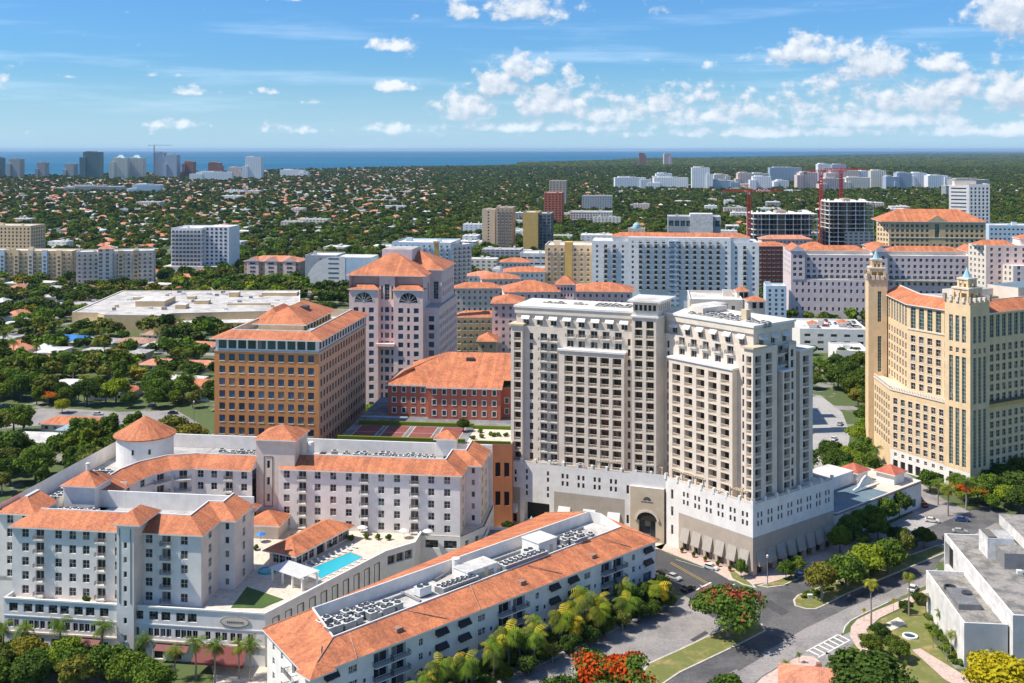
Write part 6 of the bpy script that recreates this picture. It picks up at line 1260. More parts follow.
RT = [(615, 646, 2750, 177, 'far_white', 'blue-white twin slab, left of the lone white tower block'), (654, 688, 2750, 177, 'far_white', 'blue-white slab next left of the lone white tower block'), (656, 672, 2900, 173, 'far_white', 'white stair block showing above the second blue-white slab'), (692, 709.5, 2700, 167, 'far_white', 'lone white tower block of the distant town'), (711, 735, 2700, 180, 'far_blue', 'low blue block right of the lone white tower'),
      (714, 728, 2900, 174, 'far_cream', 'cream house with a gable behind the low blue block'), (738, 752, 2900, 172.5, 'far_pink', 'long pale pink row in the distant town, left half'), (752, 769, 2950, 173, 'far_cream', 'long cream row in the distant town, right half'), (753, 771, 2650, 176, 'far_white', 'white arched front below the long cream row'), (776, 789, 2800, 180, 'far_white', 'small white block left of the domed pink one'), (770, 802, 3300, 167, 'far_blue', 'wide blue glass slab on the far rise'),
      (800, 818, 2700, 172, 'far_pink', 'pink domed block with terraces'), (818, 831, 3200, 163.5, 'far_white', 'tall white pair left of the red-roofed slab'), (832, 846, 3300, 164, 'far_blue', 'grey-blue slab beyond the tall white pair'), (831, 860, 2850, 170, 'far_pink', 'white slab with a red roof strip'), (823, 845, 2600, 178, 'far_pink', 'pale pink row at the foot of the red-roofed slab'), (846, 870, 2650, 177, 'far_cream', 'cream row right of the pale pink row'), (860, 872, 2850, 170.5, 'far_white', 'white block at the right end of the red-roofed slab'),
      (871, 886, 2750, 170, 'far_cream', 'cream block with red panels'), (886, 896, 2700, 176, 'far_blue', 'blue-grey block before the dark glass one'), (897, 912, 2750, 172.5, 'far_blue', 'dark glass block with white edges'), (912, 927, 2800, 172.5, 'far_white', 'white block next right of the dark glass one'), (928, 948, 2750, 175, 'far_white', 'last white block of the distant town on the right'), (952, 990, 2300, 179, 'far_grey', 'grey flat block showing behind the white slab tower')]
for a, b_, D, yt, mt, lb in RT: far('town_block', lb, a, b_, D * 1.18, yt + .6, mt, 30)

# low commercial and apartment blocks scattered through the trees
SB = []
def low_blocks(n, pr, dr, hr, wr, seed, label, group):
    r = random.Random(seed); c = 0; tries = 0
    while c < n and tries < n * 30:
        tries += 1; px = r.uniform(*pr); D = r.uniform(*dr); x, y = XD(px, D); w_, d_, h = r.uniform(*wr), r.uniform(14, 30), r.uniform(*hr)
        f = Fr((x, y), -7.5); p_ = f.rect(0, w_, 0, d_)
        if not all(free(a, b, 2) for a, b in p_ + [f(w_ / 2, d_ / 2)]): continue
        keep(p_, 3); c += 1; t = thing('low_block', (*f(w_ / 2, 0), 0), label, 'building', group); m = MB(); mt = r.choice(('far_white', 'far_cream', 'far_grey', 'far_white', 'far_pink', 'far_blue')); m.box(f, 0, w_, 0, d_, 0, h, mt, r.choice(('roof_white', 'roof_white', 'roof_grey'))); m.build('wall', t)
        q = MB()
        for i in range(4): u, v = r.uniform(.1, .8) * w_, r.uniform(.2, .7) * d_; q.box(f, u, u + r.uniform(1.5, 4), v, v + r.uniform(1.5, 4), h, h + r.uniform(1, 2.6), 'concrete_wall')
        q.build('roof_plant', t)
low_blocks(26, (455, 600), (850, 1900), (7, 16), (18, 46), 3, 'low pale flat-roofed block among trees between the tan towers and the white slab', 'low blocks round the tan towers')
low_blocks(26, (600, 1020), (1250, 2500), (7, 15), (18, 50), 5, 'low pale flat-roofed block among the trees in front of the distant white town', 'low blocks before the distant town')
low_blocks(22, (0, 450), (1100, 2900), (6, 12), (20, 60), 8, 'low pale flat-roofed building scattered through the suburb on the left', 'low buildings of the left-hand suburb')
low_blocks(20, (600, 960), (2900, 3900), (6, 16), (20, 50), 12, 'small pale building packed between the white towers of the distant town', 'small buildings of the distant town')
# ================================================================ ground, sea, streets
def sheet(name, poly, z, mat, kind='structure', label=None):
    m = MB(); m.flat(poly, z, mat); o = m.build(name); tag(o, label, None, None, kind); return o
def pxpoly(pts, z=0.): return [P(x, y, 0) for x, y in pts]
shore = [(-40000, 4700), (-3000, 4700), (-2280, 4900), (-2000, 4780), (-1567, 5450), (-1220, 6250), (-714, 7000), (-86, 7850), (60, 8300), (60, 9600), (500, 10300), (903, 11300), (1590, 13700), (2600, 15000), (3902, 17300), (7466, 23600), (19000, 43000), (60000, 60000)]
m = MB(); m.face([(x, y, 0) for x, y in [(-40000, -300), (60000, -300)] + list(reversed(shore))], 'ground_mat'); tag(m.build('ground'), kind='structure')
m = MB(); m.face([(-90000, 3000, -1.5), (90000, 3000, -1.5), (90000, 70000, -1.5), (-90000, 70000, -1.5)], 'sea_water'); tag(m.build('sea'), kind='structure')
# a pale far spit beyond the right-hand town
m = MB(); m.face([(900, 15200, .3), (2600, 15600, .3), (4400, 17500, .3), (2600, 17000, .3)], 'asphalt_pale') if False else None
def road(name, pts, z=.006, mat='asphalt'): keep(pxpoly(pts), 0.5); return sheet(name, pxpoly(pts), z, mat)
# boulevard in front of the hotel (two carriageways with grass medians) and the side street beside the white block
road('boulevard', [(560, 760), (598, 683), (640, 648), (700, 606), (712, 597), (700, 580), (745, 588), (784, 586.5), (830, 568), (872, 551), (930, 527), (985, 505), (1010, 515), (960, 542), (940, 560), (925, 585), (900, 597), (868, 611), (850, 622), (840, 636), (800, 654), (770, 672), (735, 700), (690, 760)])
road('side_street', [(700, 606), (668, 583), (640, 563), (618, 550), (560, 530), (520, 520), (548, 508), (640, 540), (672, 556), (725, 574), (729, 580), (745, 588), (740, 610)], .010, 'asphalt_new')
sheet('near_carriageway', pxpoly([(700, 690), (760, 655), (806, 628), (850, 607), (905, 584), (938, 568), (930, 584), (900, 597), (868, 611), (850, 622), (840, 636), (800, 654), (762, 676), (735, 700)]), .014, 'asphalt_pale')
sheet('left_carriageway', pxpoly([(540, 700), (575, 672), (625, 636), (668, 606), (690, 600), (722, 622), (716, 632), (680, 649), (646, 665), (615, 700)]), .014, 'asphalt_pale')
# street running away behind the small white shop and other greys
road('side_road', [(880, 470), (905, 472), (945, 500), (1000, 525), (1024, 522), (1024, 545), (985, 545), (930, 527), (905, 505)], .004, 'asphalt_pale')
road('parking_apron', [(820, 395), (842, 412), (850, 432), (846, 470), (815, 470), (800, 400)], .006, 'paving_grey')
road('street', [(-40, 412), (60, 408), (120, 412), (176, 410), (200, 424), (214, 447), (150, 447), (120, 426), (60, 424), (-40, 432)], .004, 'asphalt_pale')
sheet('mall_lot', pxpoly([(40, 291), (85, 284), (150, 281), (160, 288), (66, 318), (28, 326)]), .004, 'asphalt_pale')
road('lane', [(215, 683), (205, 640), (262, 650), (276, 700)], .004, 'paving_cream')
road('forecourt', [(40, 683), (62, 668), (110, 683)], .004, 'asphalt_pale')
sheet('shop_pavement', pxpoly([(834, 550), (917, 511), (936, 524), (872, 551), (835, 567)]), .03, 'paving_grey'); keep(pxpoly([(834, 550), (917, 511), (936, 524), (872, 551), (835, 567)]), 0)
sheet('block_verge', [fB(-6, -7.3), fB(113, -6.2), fB(114, -24), fB(20, -23.5)], .003, 'asphalt_pale')
def slab(name, pts, h, mat, top=None, kind='structure', label=None, cat=None):
    p = pxpoly(pts); m = MB(); m.prism(p, 0, h, mat, top or mat); o = m.build(name); tag(o, label, cat, None, kind); keep(p, .3) if h > .1 else None; return o
def kerbed(name, pts, top, zt=.13):
    p = ccw(pxpoly(pts)); m = MB(); q = inset(p, .45); n = len(p); keep(p, .4)
    for i in range(n):
        j = (i + 1) % n; m.face([(*p[i], 0), (*p[j], 0), (*p[j], zt), (*p[i], zt)], 'kerb'); m.face([(*p[i], zt), (*p[j], zt), (*q[j], zt), (*q[i], zt)], 'kerb')
    o = m.build(name + '_kerb'); tag(o, kind='structure'); sheet(name, q, zt, top)
kerbed('median', [(628, 690), (648, 663.5), (680, 649.2), (714, 633), (742, 621), (762, 624), (766, 631), (745, 642), (721, 653.5), (680, 673), (655, 690)], 'grass_dry')
kerbed('far_median', [(793, 600), (794.5, 606), (806, 609.3), (816, 609.5), (824, 606), (841, 597), (868, 585), (900, 572), (950, 551), (938, 545), (880, 566), (845, 578), (820, 587), (797, 595.5)], 'grass_dry')
kerbed('corner_planting', [(727, 570), (731, 579), (743, 585), (757, 588.5), (750, 582), (742, 576), (735, 571)], 'grass_dry', .16)
kerbed('corner_lawn', [(757, 586), (768, 588), (784, 586), (793, 581.5), (830, 567), (845, 560), (835, 556), (800, 571), (780, 579)], 'grass_dry', .16)
pav = [cr(33, -4.6), cr(10, -5.0), cr(2.5, -6.8), cr(-3.6, -4.4), cr(-6.4, 4.0), cr(-5.2, 12), cr(-4.4, 42), cr(-.1, 42), cr(-.1, -.1), cr(33, -.1)]
m = MB(); m.prism(pav, 0, .11, 'kerb', 'paving_pink'); tag(m.build('pavement'), kind='structure'); keep(pav, .3)
m = MB(); m.prism([cl(52, -7), cl(0, -5), cl(0, -.1), cl(52, -.1)], 0, .11, 'kerb', 'paving_cream'); tag(m.build('pavement'), kind='structure')
pB = [fB(-4, -7.5), fB(108, -6.5), fB(113, -2), fB(113, 1), fB(-4, 1)]; m = MB(); m.prism(pB, 0, .10, 'kerb', 'paving_grey'); tag(m.build('pavement'), kind='structure')
for q in ([(735, 705), (762, 678), (792, 660), (803, 656), (814, 657), (820, 662), (795, 684), (770, 705)], [(850, 636), (851, 627), (857, 620), (871, 613), (905, 599), (930, 588), (932, 594), (910, 604), (880, 618), (866, 630), (872, 642), (884, 655), (868, 660), (856, 646)]):
    sw = pxpoly(q); m = MB(); m.prism(sw, 0, .12, 'kerb', 'paving_pink'); tag(m.build('pavement'), kind='structure'); keep(sw, .3)
road('side_lane', [(800, 655), (850, 632), (858, 647), (885, 683), (830, 705), (815, 668)], .012, 'asphalt_pale')
lawn = pxpoly([(845, 652), (863, 635), (881, 619), (911, 605), (933, 595), (932, 640), (958, 672), (962, 705), (905, 705), (880, 668)]); sheet('lawn', lawn, .02, 'grass_dry')
sheet('foot_path', pxpoly([(866, 668), (915, 650), (945, 672), (985, 695), (960, 705), (930, 690), (905, 668), (880, 680)]) if False else pxpoly([(912, 650), (920, 648.5), (962, 674), (1000, 692), (985, 700), (945, 680)]), .06, 'paving_pink')
sheet('utility_pad', pxpoly([(877, 628), (898, 617.5), (907, 624), (886, 633.5)]), .10, 'paving_cream'); sheet('hall_apron', [fh(-3, -6), fh(60, -6), fh(60, -1), fh(0, -1)], .02, 'grass_lush')
# road paint
pm = MB()
def stripe(p0, p1, wd, mat='paint_white', z=.020):
    a, b = P(*p0), P(*p1); d = math.hypot(b[0] - a[0], b[1] - a[1]); n = (-(b[1] - a[1]) / d * wd / 2, (b[0] - a[0]) / d * wd / 2); pm.flat([(a[0] + n[0], a[1] + n[1]), (b[0] + n[0], b[1] + n[1]), (b[0] - n[0], b[1] - n[1]), (a[0] - n[0], a[1] - n[1])], z, mat)
stripe((671, 562), (728, 594), .14, 'paint_yellow'); stripe((670, 563), (727, 595.2), .14, 'paint_yellow'); stripe((676, 559.5), (722, 573.5), .14)
stripe((696, 590), (711, 582.5), .6); stripe((706, 594), (735, 584), .35); stripe((728, 595), (748, 588), .35); stripe((712, 591), (700, 585), .2)
stripe((806, 651.5), (838, 634.5), .35); stripe((818, 657.5), (850, 640), .35)
for i in range(7): a = i / 6; stripe((809 + a * 30, 650.5 - a * 15.5), (819 + a * 30, 655.5 - a * 15.5), .55)
for p0, p1 in (((843, 633), (845, 626)), ((845, 626), (851, 620)), ((851, 620), (866, 612.5)), ((866, 612.5), (888, 602))): stripe(p0, p1, .2)
o = pm.build('road_markings'); tag(o, kind='structure')

m = MB(); c_, s_ = math.cos(R(-7.5)), math.sin(R(-7.5))
for j in range(0, 46):
    v = 430 + j * 88; L = .55 * v
    m.face([(u * c_ - w_ * s_, u * s_ + w_ * c_, .002) for u, w_ in ((-L, v - 4), (L, v - 4), (L, v + 4), (-L, v + 4))], 'asphalt_pale')
tag(m.build('suburb_streets'), kind='structure')

for q in ([(705, 612), (722, 603), (731, 608), (713, 618)], [(770, 600), (790, 612), (782, 616), (762, 604)], [(690, 640), (705, 631), (709, 633), (694, 642)], [(845, 600), (872, 587), (876, 590), (849, 603)], [(655, 566), (668, 575), (664, 578), (651, 569)], [(735, 668), (760, 653), (764, 656), (739, 671)], [(880, 592), (888, 588), (892, 590), (884, 594)]):
    sheet('road_patch', pxpoly(q), .024, 'asphalt_new' if q[0][0] != 735 else 'asphalt')
# ================================================================ vegetation
def np_mesh(name, V, Fq, mats, mi=None):
    me = bpy.data.meshes.new(name); n = len(Fq); me.vertices.add(len(V)); me.vertices.foreach_set('co', np.asarray(V, np.float32).ravel())
    me.loops.add(n * 4); me.loops.foreach_set('vertex_index', np.asarray(Fq, np.int32).ravel()); me.polygons.add(n); me.polygons.foreach_set('loop_start', np.arange(0, n * 4, 4, dtype=np.int32))
    for m in mats: me.materials.append(MATS[m])
    if mi is not None: me.polygons.foreach_set('material_index', np.asarray(mi, np.int32))
    me.update(calc_edges=True); return me
def cards(C_, N, size, asp=1.):
    """one leaf-sized quad at each centre, facing roughly along N"""
    n = len(C_); N = N / np.maximum(np.linalg.norm(N, axis=1, keepdims=True), 1e-6); t = np.cross(N, NR.normal(size=(n, 3))); t /= np.maximum(np.linalg.norm(t, axis=1, keepdims=True), 1e-6); b = np.cross(N, t)
    s = (size * NR.uniform(.6, 1.4, n))[:, None] * .5; k_ = NR.uniform(-.35, .35, (n, 1))
    V = np.stack([C_ - t * s - b * s * asp, C_ + t * s - b * s * asp * .7 + N * s * k_, C_ + t * s * .8 + b * s * asp, C_ - t * s + b * s * asp * .8 + N * s * k_], 1).reshape(-1, 3)
    return V, np.arange(n * 4).reshape(-1, 4)
def crown_pts(n, rx, rz, zc, lobes, flat=.0, seed_up=.25):
    """leaf places on a heap of uneven lobes"""
    th = NR.uniform(0, 2 * math.pi, lobes); u = NR.uniform(-.75, 1, lobes); r = NR.uniform(.35, .8, lobes); q = np.sqrt(np.maximum(1 - u * u, 0))
    LC = np.stack([np.cos(th) * q * r * rx, np.sin(th) * q * r * rx, zc + u * r * rz], 1); LR = NR.uniform(.24, .46, lobes) * rx
    li = NR.randint(0, lobes, n); d = NR.normal(size=(n, 3)); d[:, 2] += seed_up; d /= np.linalg.norm(d, axis=1, keepdims=True)
    sq = np.array((1, 1, min(1, rz / rx * 1.15))); C_ = LC[li] + d * sq * (LR[li] * NR.uniform(.55, 1.08, n))[:, None]
    return C_, d + NR.normal(size=(n, 3)) * .55
def crown_mesh(name, n, rx, rz, zc, lobes, leaf, mats, weights=None, topmat=None, topshare=0.):
    C_, N = crown_pts(n, rx, rz, zc, lobes); V, Q_ = cards(C_, N, leaf); mi = np.zeros(n, int)
    if topmat:
        # blossoms sit in patches on the outer, upper side
        ph = np.sin(C_[:, 0] * 1.3 + 1) + np.sin(C_[:, 1] * 1.7) + np.sin(C_[:, 0] * .6 - C_[:, 1] * .8 + 2); up = (C_[:, 2] - zc) / rz; score = ph * .5 + up + NR.normal(size=n) * .4
        mi[score > np.quantile(score, 1 - topshare)] = 1; mats = mats + [topmat]
    return np_mesh(name, V, Q_, mats, mi)
def trunk_mb(h, r, limbs, spread, zc, mat, lean=(0, 0)):
    m = MB(); top = (lean[0], lean[1], h); m.tube([(0, 0, -.3), (lean[0] * .3, lean[1] * .3, h * .4), top], [r * 1.25, r, r * .75], mat, 7)
    for i in range(limbs):
        a = 2 * math.pi * i / limbs + rng.uniform(-.4, .4); s_ = spread * rng.uniform(.7, 1.1); e = (top[0] + math.cos(a) * s_, top[1] + math.sin(a) * s_, zc + rng.uniform(-.1, .6) * 1.5)
        m.tube([top, ((top[0] + e[0]) / 2 + .1, (top[1] + e[1]) / 2, (h + e[2]) / 2 + .4), e], [r * .6, r * .4, r * .15], mat, 5)
    return m
def proto_tree(kind, leafmat, n, rx, rz, zc, lobes, leaf, th, label, group, top=None, share=0., barkm='bark'):
    t = thing(kind, (0, 0, 0), label, 'tree', group); trunk_mb(th, .05 * zc, 5, rx * .55, zc, barkm).build('trunk', t)
    o = bpy.data.objects.new('crown', crown_mesh('crown', n, rx, rz, zc, lobes, leaf, [leafmat], None, top, share)); COL.objects.link(o); o.parent = t; t['_n'] = 0; return t
USED = set(); PL = {}
def place(t, x, y, s, label=None, sz=None, group=None, z=0.):
    if t.name not in PL: PL[t.name] = (t['label'], t.get('group', ''))
    if label is None: label, group = PL[t.name]
    a = rng.uniform(0, 6.28); sc3 = (s * rng.uniform(.92, 1.08), s * rng.uniform(.92, 1.08), (sz or s) * rng.uniform(.94, 1.06))
    if t.name not in USED:
        USED.add(t.name); t.location = (x, y, z); t.rotation_euler = (0, 0, a); t.scale = sc3; r = t
        if label: r['label'] = label
    else: r = copy_thing(t, (x, y, z), a, label, sc3)
    if group is not None:
        if group: r['group'] = group
        elif 'group' in r: del r['group']
    return r
G_T = 'trees of the leafy streets'
bigs = [proto_tree('broadleaf_tree', lm, 6000, 5.0, 3.2, 6.0, nl, .46, 3.0, lab, gr) for lm, nl, lab, gr in
        (('leaf_dark', 26, 'dark green round-headed tree growing among houses and streets', 'dark round-headed trees'), ('leaf_mid', 34, 'fresh green spreading tree growing among houses and streets', 'fresh green spreading trees'), ('leaf_olive', 22, 'olive green loose-headed tree growing among houses and streets', 'olive loose-headed trees'), ('leaf_light', 28, 'pale yellow-green tree growing among houses and streets', 'pale yellow-green trees'), ('leaf_dark', 40, 'dense dark green tree with a broad lumpy crown', 'dense broad dark trees'))]
bigs.append(proto_tree('broadleaf_tree', 'leaf_olive', 2300, 5.2, 3.6, 6.4, 13, .5, 3.4, 'thin-leaved open tree showing its branches, growing among houses and streets', 'thin-leaved open trees', barkm='pale_bark')); bigs.append(proto_tree('broadleaf_tree', 'leaf_mid', 5200, 3.3, 4.6, 6.6, 22, .44, 2.6, 'tall narrow green tree growing among houses and streets', 'tall narrow trees'))
flame = proto_tree('flame_tree', 'leaf_mid', 9000, 5.4, 2.2, 5.4, 24, .32, 3.2, 'flame tree', None, 'blossom_red', .28, 'pale_bark')
flame2 = proto_tree('flame_tree', 'leaf_mid', 9000, 5.8, 2.3, 5.0, 26, .34, 3.0, 'flame tree', None, 'blossom_pink', .13, 'pale_bark')
yellow = proto_tree('yellow_tree', 'leaf_yellow', 8000, 5.0, 3.4, 5.4, 40, .34, 3.0, 'yellow tree', None)
def frond_mesh(name, n, L, droop, mats, zc, dead=0):
    V, Q_, mi = [], [], []
    def quad(a, b, c, d, m): i = len(V); V.extend([a, b, c, d]); Q_.append((i, i + 1, i + 2, i + 3)); mi.append(m)
    for f in range(n + dead):
        a = 2.39996 * f + rng.uniform(-.2, .2); el = rng.uniform(-.15, 1.15) if f < n else rng.uniform(-1.3, -.7); l = L * rng.uniform(.85, 1.1) * (1 if f < n else .75); p = np.array((0., 0., zc)); d = np.array((math.cos(a) * math.cos(el), math.sin(a) * math.cos(el), math.sin(el))); side = np.array((-math.sin(a), math.cos(a), 0)); seg = 9; mt = rng.randint(0, len(mats) - 2) if f < n else len(mats) - 1
        for s_ in range(seg):
            q = p + d * l / seg; wdt = (.42 * math.sin(math.pi * (s_ + .9) / (seg + .8)) + .06) * L / 2.6
            for sg in (-1, 1):
                tip = side * sg * wdt * 1.5 + np.array((0, 0, -wdt * .75)) + d * .3 * L / 2.6
                quad(p, p + d * l / seg * .62, p + d * l / seg * .62 + tip, p + d * l / seg * .2 + tip, mt)
            d = d + np.array((0, 0, -droop / seg)); d /= np.linalg.norm(d); p = q
    return np_mesh(name, V, Q_, mats, mi)
def proto_palm(kind, h, L, n, droop, mats, label, r=.2, dead=4, bk='palm_bark'):
    t = thing(kind, (0, 0, 0), label, 'palm tree'); m = MB(); m.tube([(0, 0, -.3), (.08, .05, h * .35), (.05, -.08, h * .7), (0, 0, h + .1)], [r * 1.5, r, r * .9, r * .85], bk, 7); m.build('trunk', t)
    o = bpy.data.objects.new('crown', frond_mesh('crown', n, L, droop, mats, h, dead)); COL.objects.link(o); o.parent = t; return t
royal = proto_palm('royal_palm', 8, 3.0, 18, 1.7, ['leaf_palm', 'leaf_mid', 'dead_frond'], 'royal palm')
golden = proto_palm('areca_palm', 5.4, 3.0, 22, 2.1, ['leaf_palm_gold', 'leaf_light', 'leaf_palm', 'dead_frond'], 'golden palm', .15, 2)
fan = proto_palm('fan_palm', 11, 2.2, 30, 2.2, ['leaf_palm_gold', 'leaf_palm', 'dead_frond'], 'fan palm', .19, 12)
shrub = thing('shrub', (0, 0, 0), 'rounded green shrub', 'shrub'); o = bpy.data.objects.new('crown', crown_mesh('crown', 900, 1.3, .9, .9, 14, .3, ['leaf_mid'])); COL.objects.link(o); o.parent = shrub

# ---- the trees one can single out near the camera
def at(t, px, py, s, label, sz=None, group='', z=0.): x, y = P(px, py, z); return place(t, x, y, s, label, sz, group, z)
at(flame2, 728, 637, 1.75, 'large flame tree with faded red blossoms on the grass median of the junction', 1.55)
at(flame, 614, 704, 1.75, 'flame tree covered in vivid red blossoms in front of the long orange-roofed block', 1.4)
at(flame, 968, 503, 1.15, 'flame tree with orange blossoms by the foot of the yellow tower', .8)
at(flame, 48, 404, 1.35, 'flat flame tree with orange blossoms beside the upper left street', .75); at(flame, 6, 388, .8, 'small flame tree with orange blossoms at the upper left edge', .6)
at(yellow, 1003, 712, 1.8, 'bright yellow flowering tree in the bottom right corner', 1.25); at(yellow, 62, 413, .75, 'small yellow flowering tree next to the flat flame tree', .7)
at(bigs[4], 866, 706, 1.75, 'big dark tree at the bottom edge left of the yellow tree', 1.15); at(bigs[1], 728, 712, .95, 'fresh green tree at the bottom edge below the junction', .85); at(bigs[4], 905, 716, .9, 'dark tree at the bottom edge squeezed against the path', .9); at(bigs[0], 563, 720, 1.0, 'dark green tree at the bottom edge below the palms of the long block', .9)
for i, (px, py, s, lab) in enumerate(((822, 599, 1.15, 'leaning pale-stemmed tree at the rounded tip of the far median'), (846, 590, 1.15, 'light green tree in the middle of the far median'), (868, 580, 1.15, 'light green tree on the far median beside the first fan palm'), (888, 573, 1.0, 'light green tree on the far median near the hall'), (905, 563, .62, 'small light green tree at the shaded end of the far median'))): at(bigs[(5, 1, 3, 1, 5)[i]], px, py, s * 1.05, lab, 1.0)
for px, py, s, lab in ((871, 626, 1.02, 'tall fan palm by the crosswalk, nearer of the pair by the road'), (909, 616, .95, 'tall fan palm by the crosswalk, farther of the pair by the road')): at(fan, px, py, s, lab)
for px, py, s, lab in ((799, 663, .28, 'tiny fan palm sprouting on the pink pavement corner'), (935, 640, .42, 'young palm on the lawn close to the white hall wall'), (944, 652, .45, 'young palm on the lawn at the middle of the white hall'), (929, 628, .38, 'young palm on the lawn at the upper corner of the white hall'), (786, 676, .4, 'small palm at the bottom edge by the orange roof'), (797, 682, .36, 'second small palm at the bottom edge by the orange roof')): at(royal, px, py, s, lab)
for i, (u, v, s) in enumerate(((26, -3.2, 1), (30.5, -4.0, .95), (34, -3, 1.05), (39.5, -3.5, .95), (46, -3.4, 1.05), (50, -3.8, 1.1), (54, -3, .95), (60, -4, 1.05), (64.5, -3.2, 1.1), (68, -4, 1), (73, -3.2, 1.12), (77, -3.8, 1.05), (81, -3, 1.1), (86, -3.6, 1), (91, -3.2, .95))):
    if i % 5 == 3: continue
    x, y = fB(u + rng.uniform(-1, 1), v - rng.uniform(0, 1.4)); q_ = rng.uniform(1.1, 1.5); s *= q_ / 1.12; place(golden, x, y, s * 1.12, 'golden-tipped palm in the row along the shaded front of the long white block', s * rng.uniform(1.2, 1.5), 'palms along the front of the long block')
for i, u in enumerate((28, 33, 37, 43, 48, 52.5, 57, 62.5, 66, 71, 75.5, 79, 84, 89, 94, 98, 102)):
    x, y = fB(u, -4.4 + (i % 3) * .7); place(shrub, x, y, 1.5, 'dark shrub in the bed along the shaded front of the long white block', 1.5, 'shrubs along the front of the long block')
for u in (94, 99.5, 105): x, y = fB(u, -4); place(bigs[0], x, y, .62, 'dark tree at the right-hand street corner of the long white block', .75, 'dark trees at the corner of the long block')
x, y = fB(112.5, 7); place(bigs[1], x, y, .62, 'round green tree at the narrow end of the long white block', .9, '')
for i, (u, v, s, tr_) in enumerate(((3, -5, .9, royal), (16.5, -4.2, 1.0, royal), (27, -4.2, 1.02, royal), (38, -6, .9, royal), (51, -8, .95, royal), (56, -9.5, 1, royal), (60.5, -6.5, .9, royal), (63.5, -7.5, .95, royal), (9, -6, .95, royal), (46.5, -9, .8, royal))): x, y = fa(u, v); place(tr_, x, y, s * 1.05, 'green palm in the strip along the street front of the courtyard complex', s * 1.05, 'palms along the street front of the courtyard complex')
for u, v, s, k_ in ((-6, -8, .8, 2), (2, -10, .9, 2), (6.5, -7.5, .7, 1), (12, -9.5, .9, 2), (15, -13, .85, 1), (20.5, -8.5, .85, 3), (24, -12, .9, 1), (30, -12, .95, 1), (34.5, -10.5, .9, 1), (38, -13.5, 1.0, 1), (33, -7.5, .65, 3), (-12, -6, .9, 0), (-16, -12, 1, 2), (8, -15, .9, 2), (42, -15, .9, 1), (27, -17, .9, 2), (-4, -16, .9, 2), (18, -18, .9, 0), (46, -18, .9, 1), (0, -20, 1, 2), (10, -21, 1, 1)): x, y = fa(u, v); place(bigs[k_], x, y, s, 'leafy tree in the bushy strip in front of the courtyard complex, bottom left', s * .85, 'trees in the bushy strip at the bottom left')
for px, py, s, lab in ((938, 505, 1.0, 'tall palm in front of the grey base of the yellow tower, left of three'), (948, 516, 1.15, 'tall bushy palm beside the side road by the yellow tower'), (966, 510, 1.25, 'tallest thin palm by the corner of the yellow tower'), (876, 470, 1.0, 'palm at the left foot of the yellow tower'), (1008, 480, 1.0, 'palm in the garden right of the yellow tower'), (820, 372, .9, 'palm by the parking apron behind the hotel tower'), (1016, 492, .9, 'second palm in the garden right of the yellow tower'), (862, 562, .8, 'palm in the shade of the small white shop')): at(royal, px, py, s, lab)
for px, py, s, k_ in ((975, 488, 1.1, 0), (988, 484, 1.2, 0), (1002, 490, 1.1, 4), (1018, 500, 1.2, 4), (990, 498, 1.0, 1), (1008, 508, .9, 3), (978, 502, .9, 1), (1022, 515, 1, 0), (958, 490, .8, 1), (930, 492, .9, 1), (990, 510, .6, 3), (1000, 478, 1.2, 0), (1015, 474, 1.2, 0), (985, 474, 1.1, 4), (1024, 486, 1.2, 4)): at(bigs[k_], px, py, s, 'lush garden tree in the planting at the foot of the yellow tower', s * .9, 'garden trees at the foot of the yellow tower')
for px, py, s, k_ in ((838, 478, 1.2, 0), (852, 488, 1.1, 1), (866, 480, 1.1, 1), (834, 500, 1.0, 0), (848, 470, 1.0, 3), (862, 462, 1.1, 1), (858, 445, .9, 3), (874, 498, .8, 0), (830, 465, 1.1, 4), (846, 505, .8, 0)): at(bigs[k_], px, py, s, 'green tree in the clump between the hotel tower and the yellow tower', s * .9, 'trees between the hotel tower and the yellow tower')
for px, py, s, k_ in ((838, 372, 1.1, 0), (850, 380, 1.2, 4), (860, 372, 1.2, 0), (845, 392, 1.2, 4), (860, 394, 1.3, 0), (834, 388, .9, 2), (866, 384, 1.1, 1), (858, 408, 1.0, 2), (842, 364, 1.0, 0), (856, 362, 1, 4), (868, 404, 1.0, 0), (864, 424, .9, 1), (866, 436, .9, 3)): at(bigs[k_], px, py, s, 'dark tree in the grove beyond the parking apron', s * .9, 'trees in the grove beyond the parking apron')
for px, py, s, lab in ((906, 556, .62, 'dark street tree in the tower shadow by the parked cars'), (896, 545, .6, 'second dark street tree in the tower shadow'), (924, 548, .66, 'street tree where the shadow meets the sunny side road'), (862, 548, .55, 'small tree against the shaded wall of the white shop')): at(bigs[0], px, py, s, lab)
for px, py, s, lab in ((741, 578, .36, 'small street tree on the pavement corner of the hotel podium'), (786, 580, .48, 'street tree on the hotel corner lawn beside the lamp post'), (798, 574, .5, 'street tree with pinkish leaves along the hotel pavement')): at(bigs[1], px, py, s, lab, .55)
for i in range(34):
    px = rng.uniform(800, 905); py = 600 - (px - 800) * .37 + rng.uniform(-3, 3); at(shrub, px, py, rng.uniform(.4, .8), 'low green shrub in the planting of the far median', .6, 'shrubs on the far median')
for i in range(30):
    px, py = rng.uniform(925, 962), 0; py = 618 + (px - 925) * 1.25 + rng.uniform(-6, 10); at(shrub, px, py, rng.uniform(.4, .9), 'small shrub on the lawn along the white hall wall', .7, 'shrubs along the white hall')
for px, py in ((515, 540), (524, 536), (505, 546), (455, 566), (447, 571), (464, 562), (440, 577), (532, 531), (508, 533)): at(bigs[1] if px < 470 else bigs[0], px, py, .42, 'bushy small tree in the gap behind the long orange-roofed block', .4, 'bushy trees behind the long block')
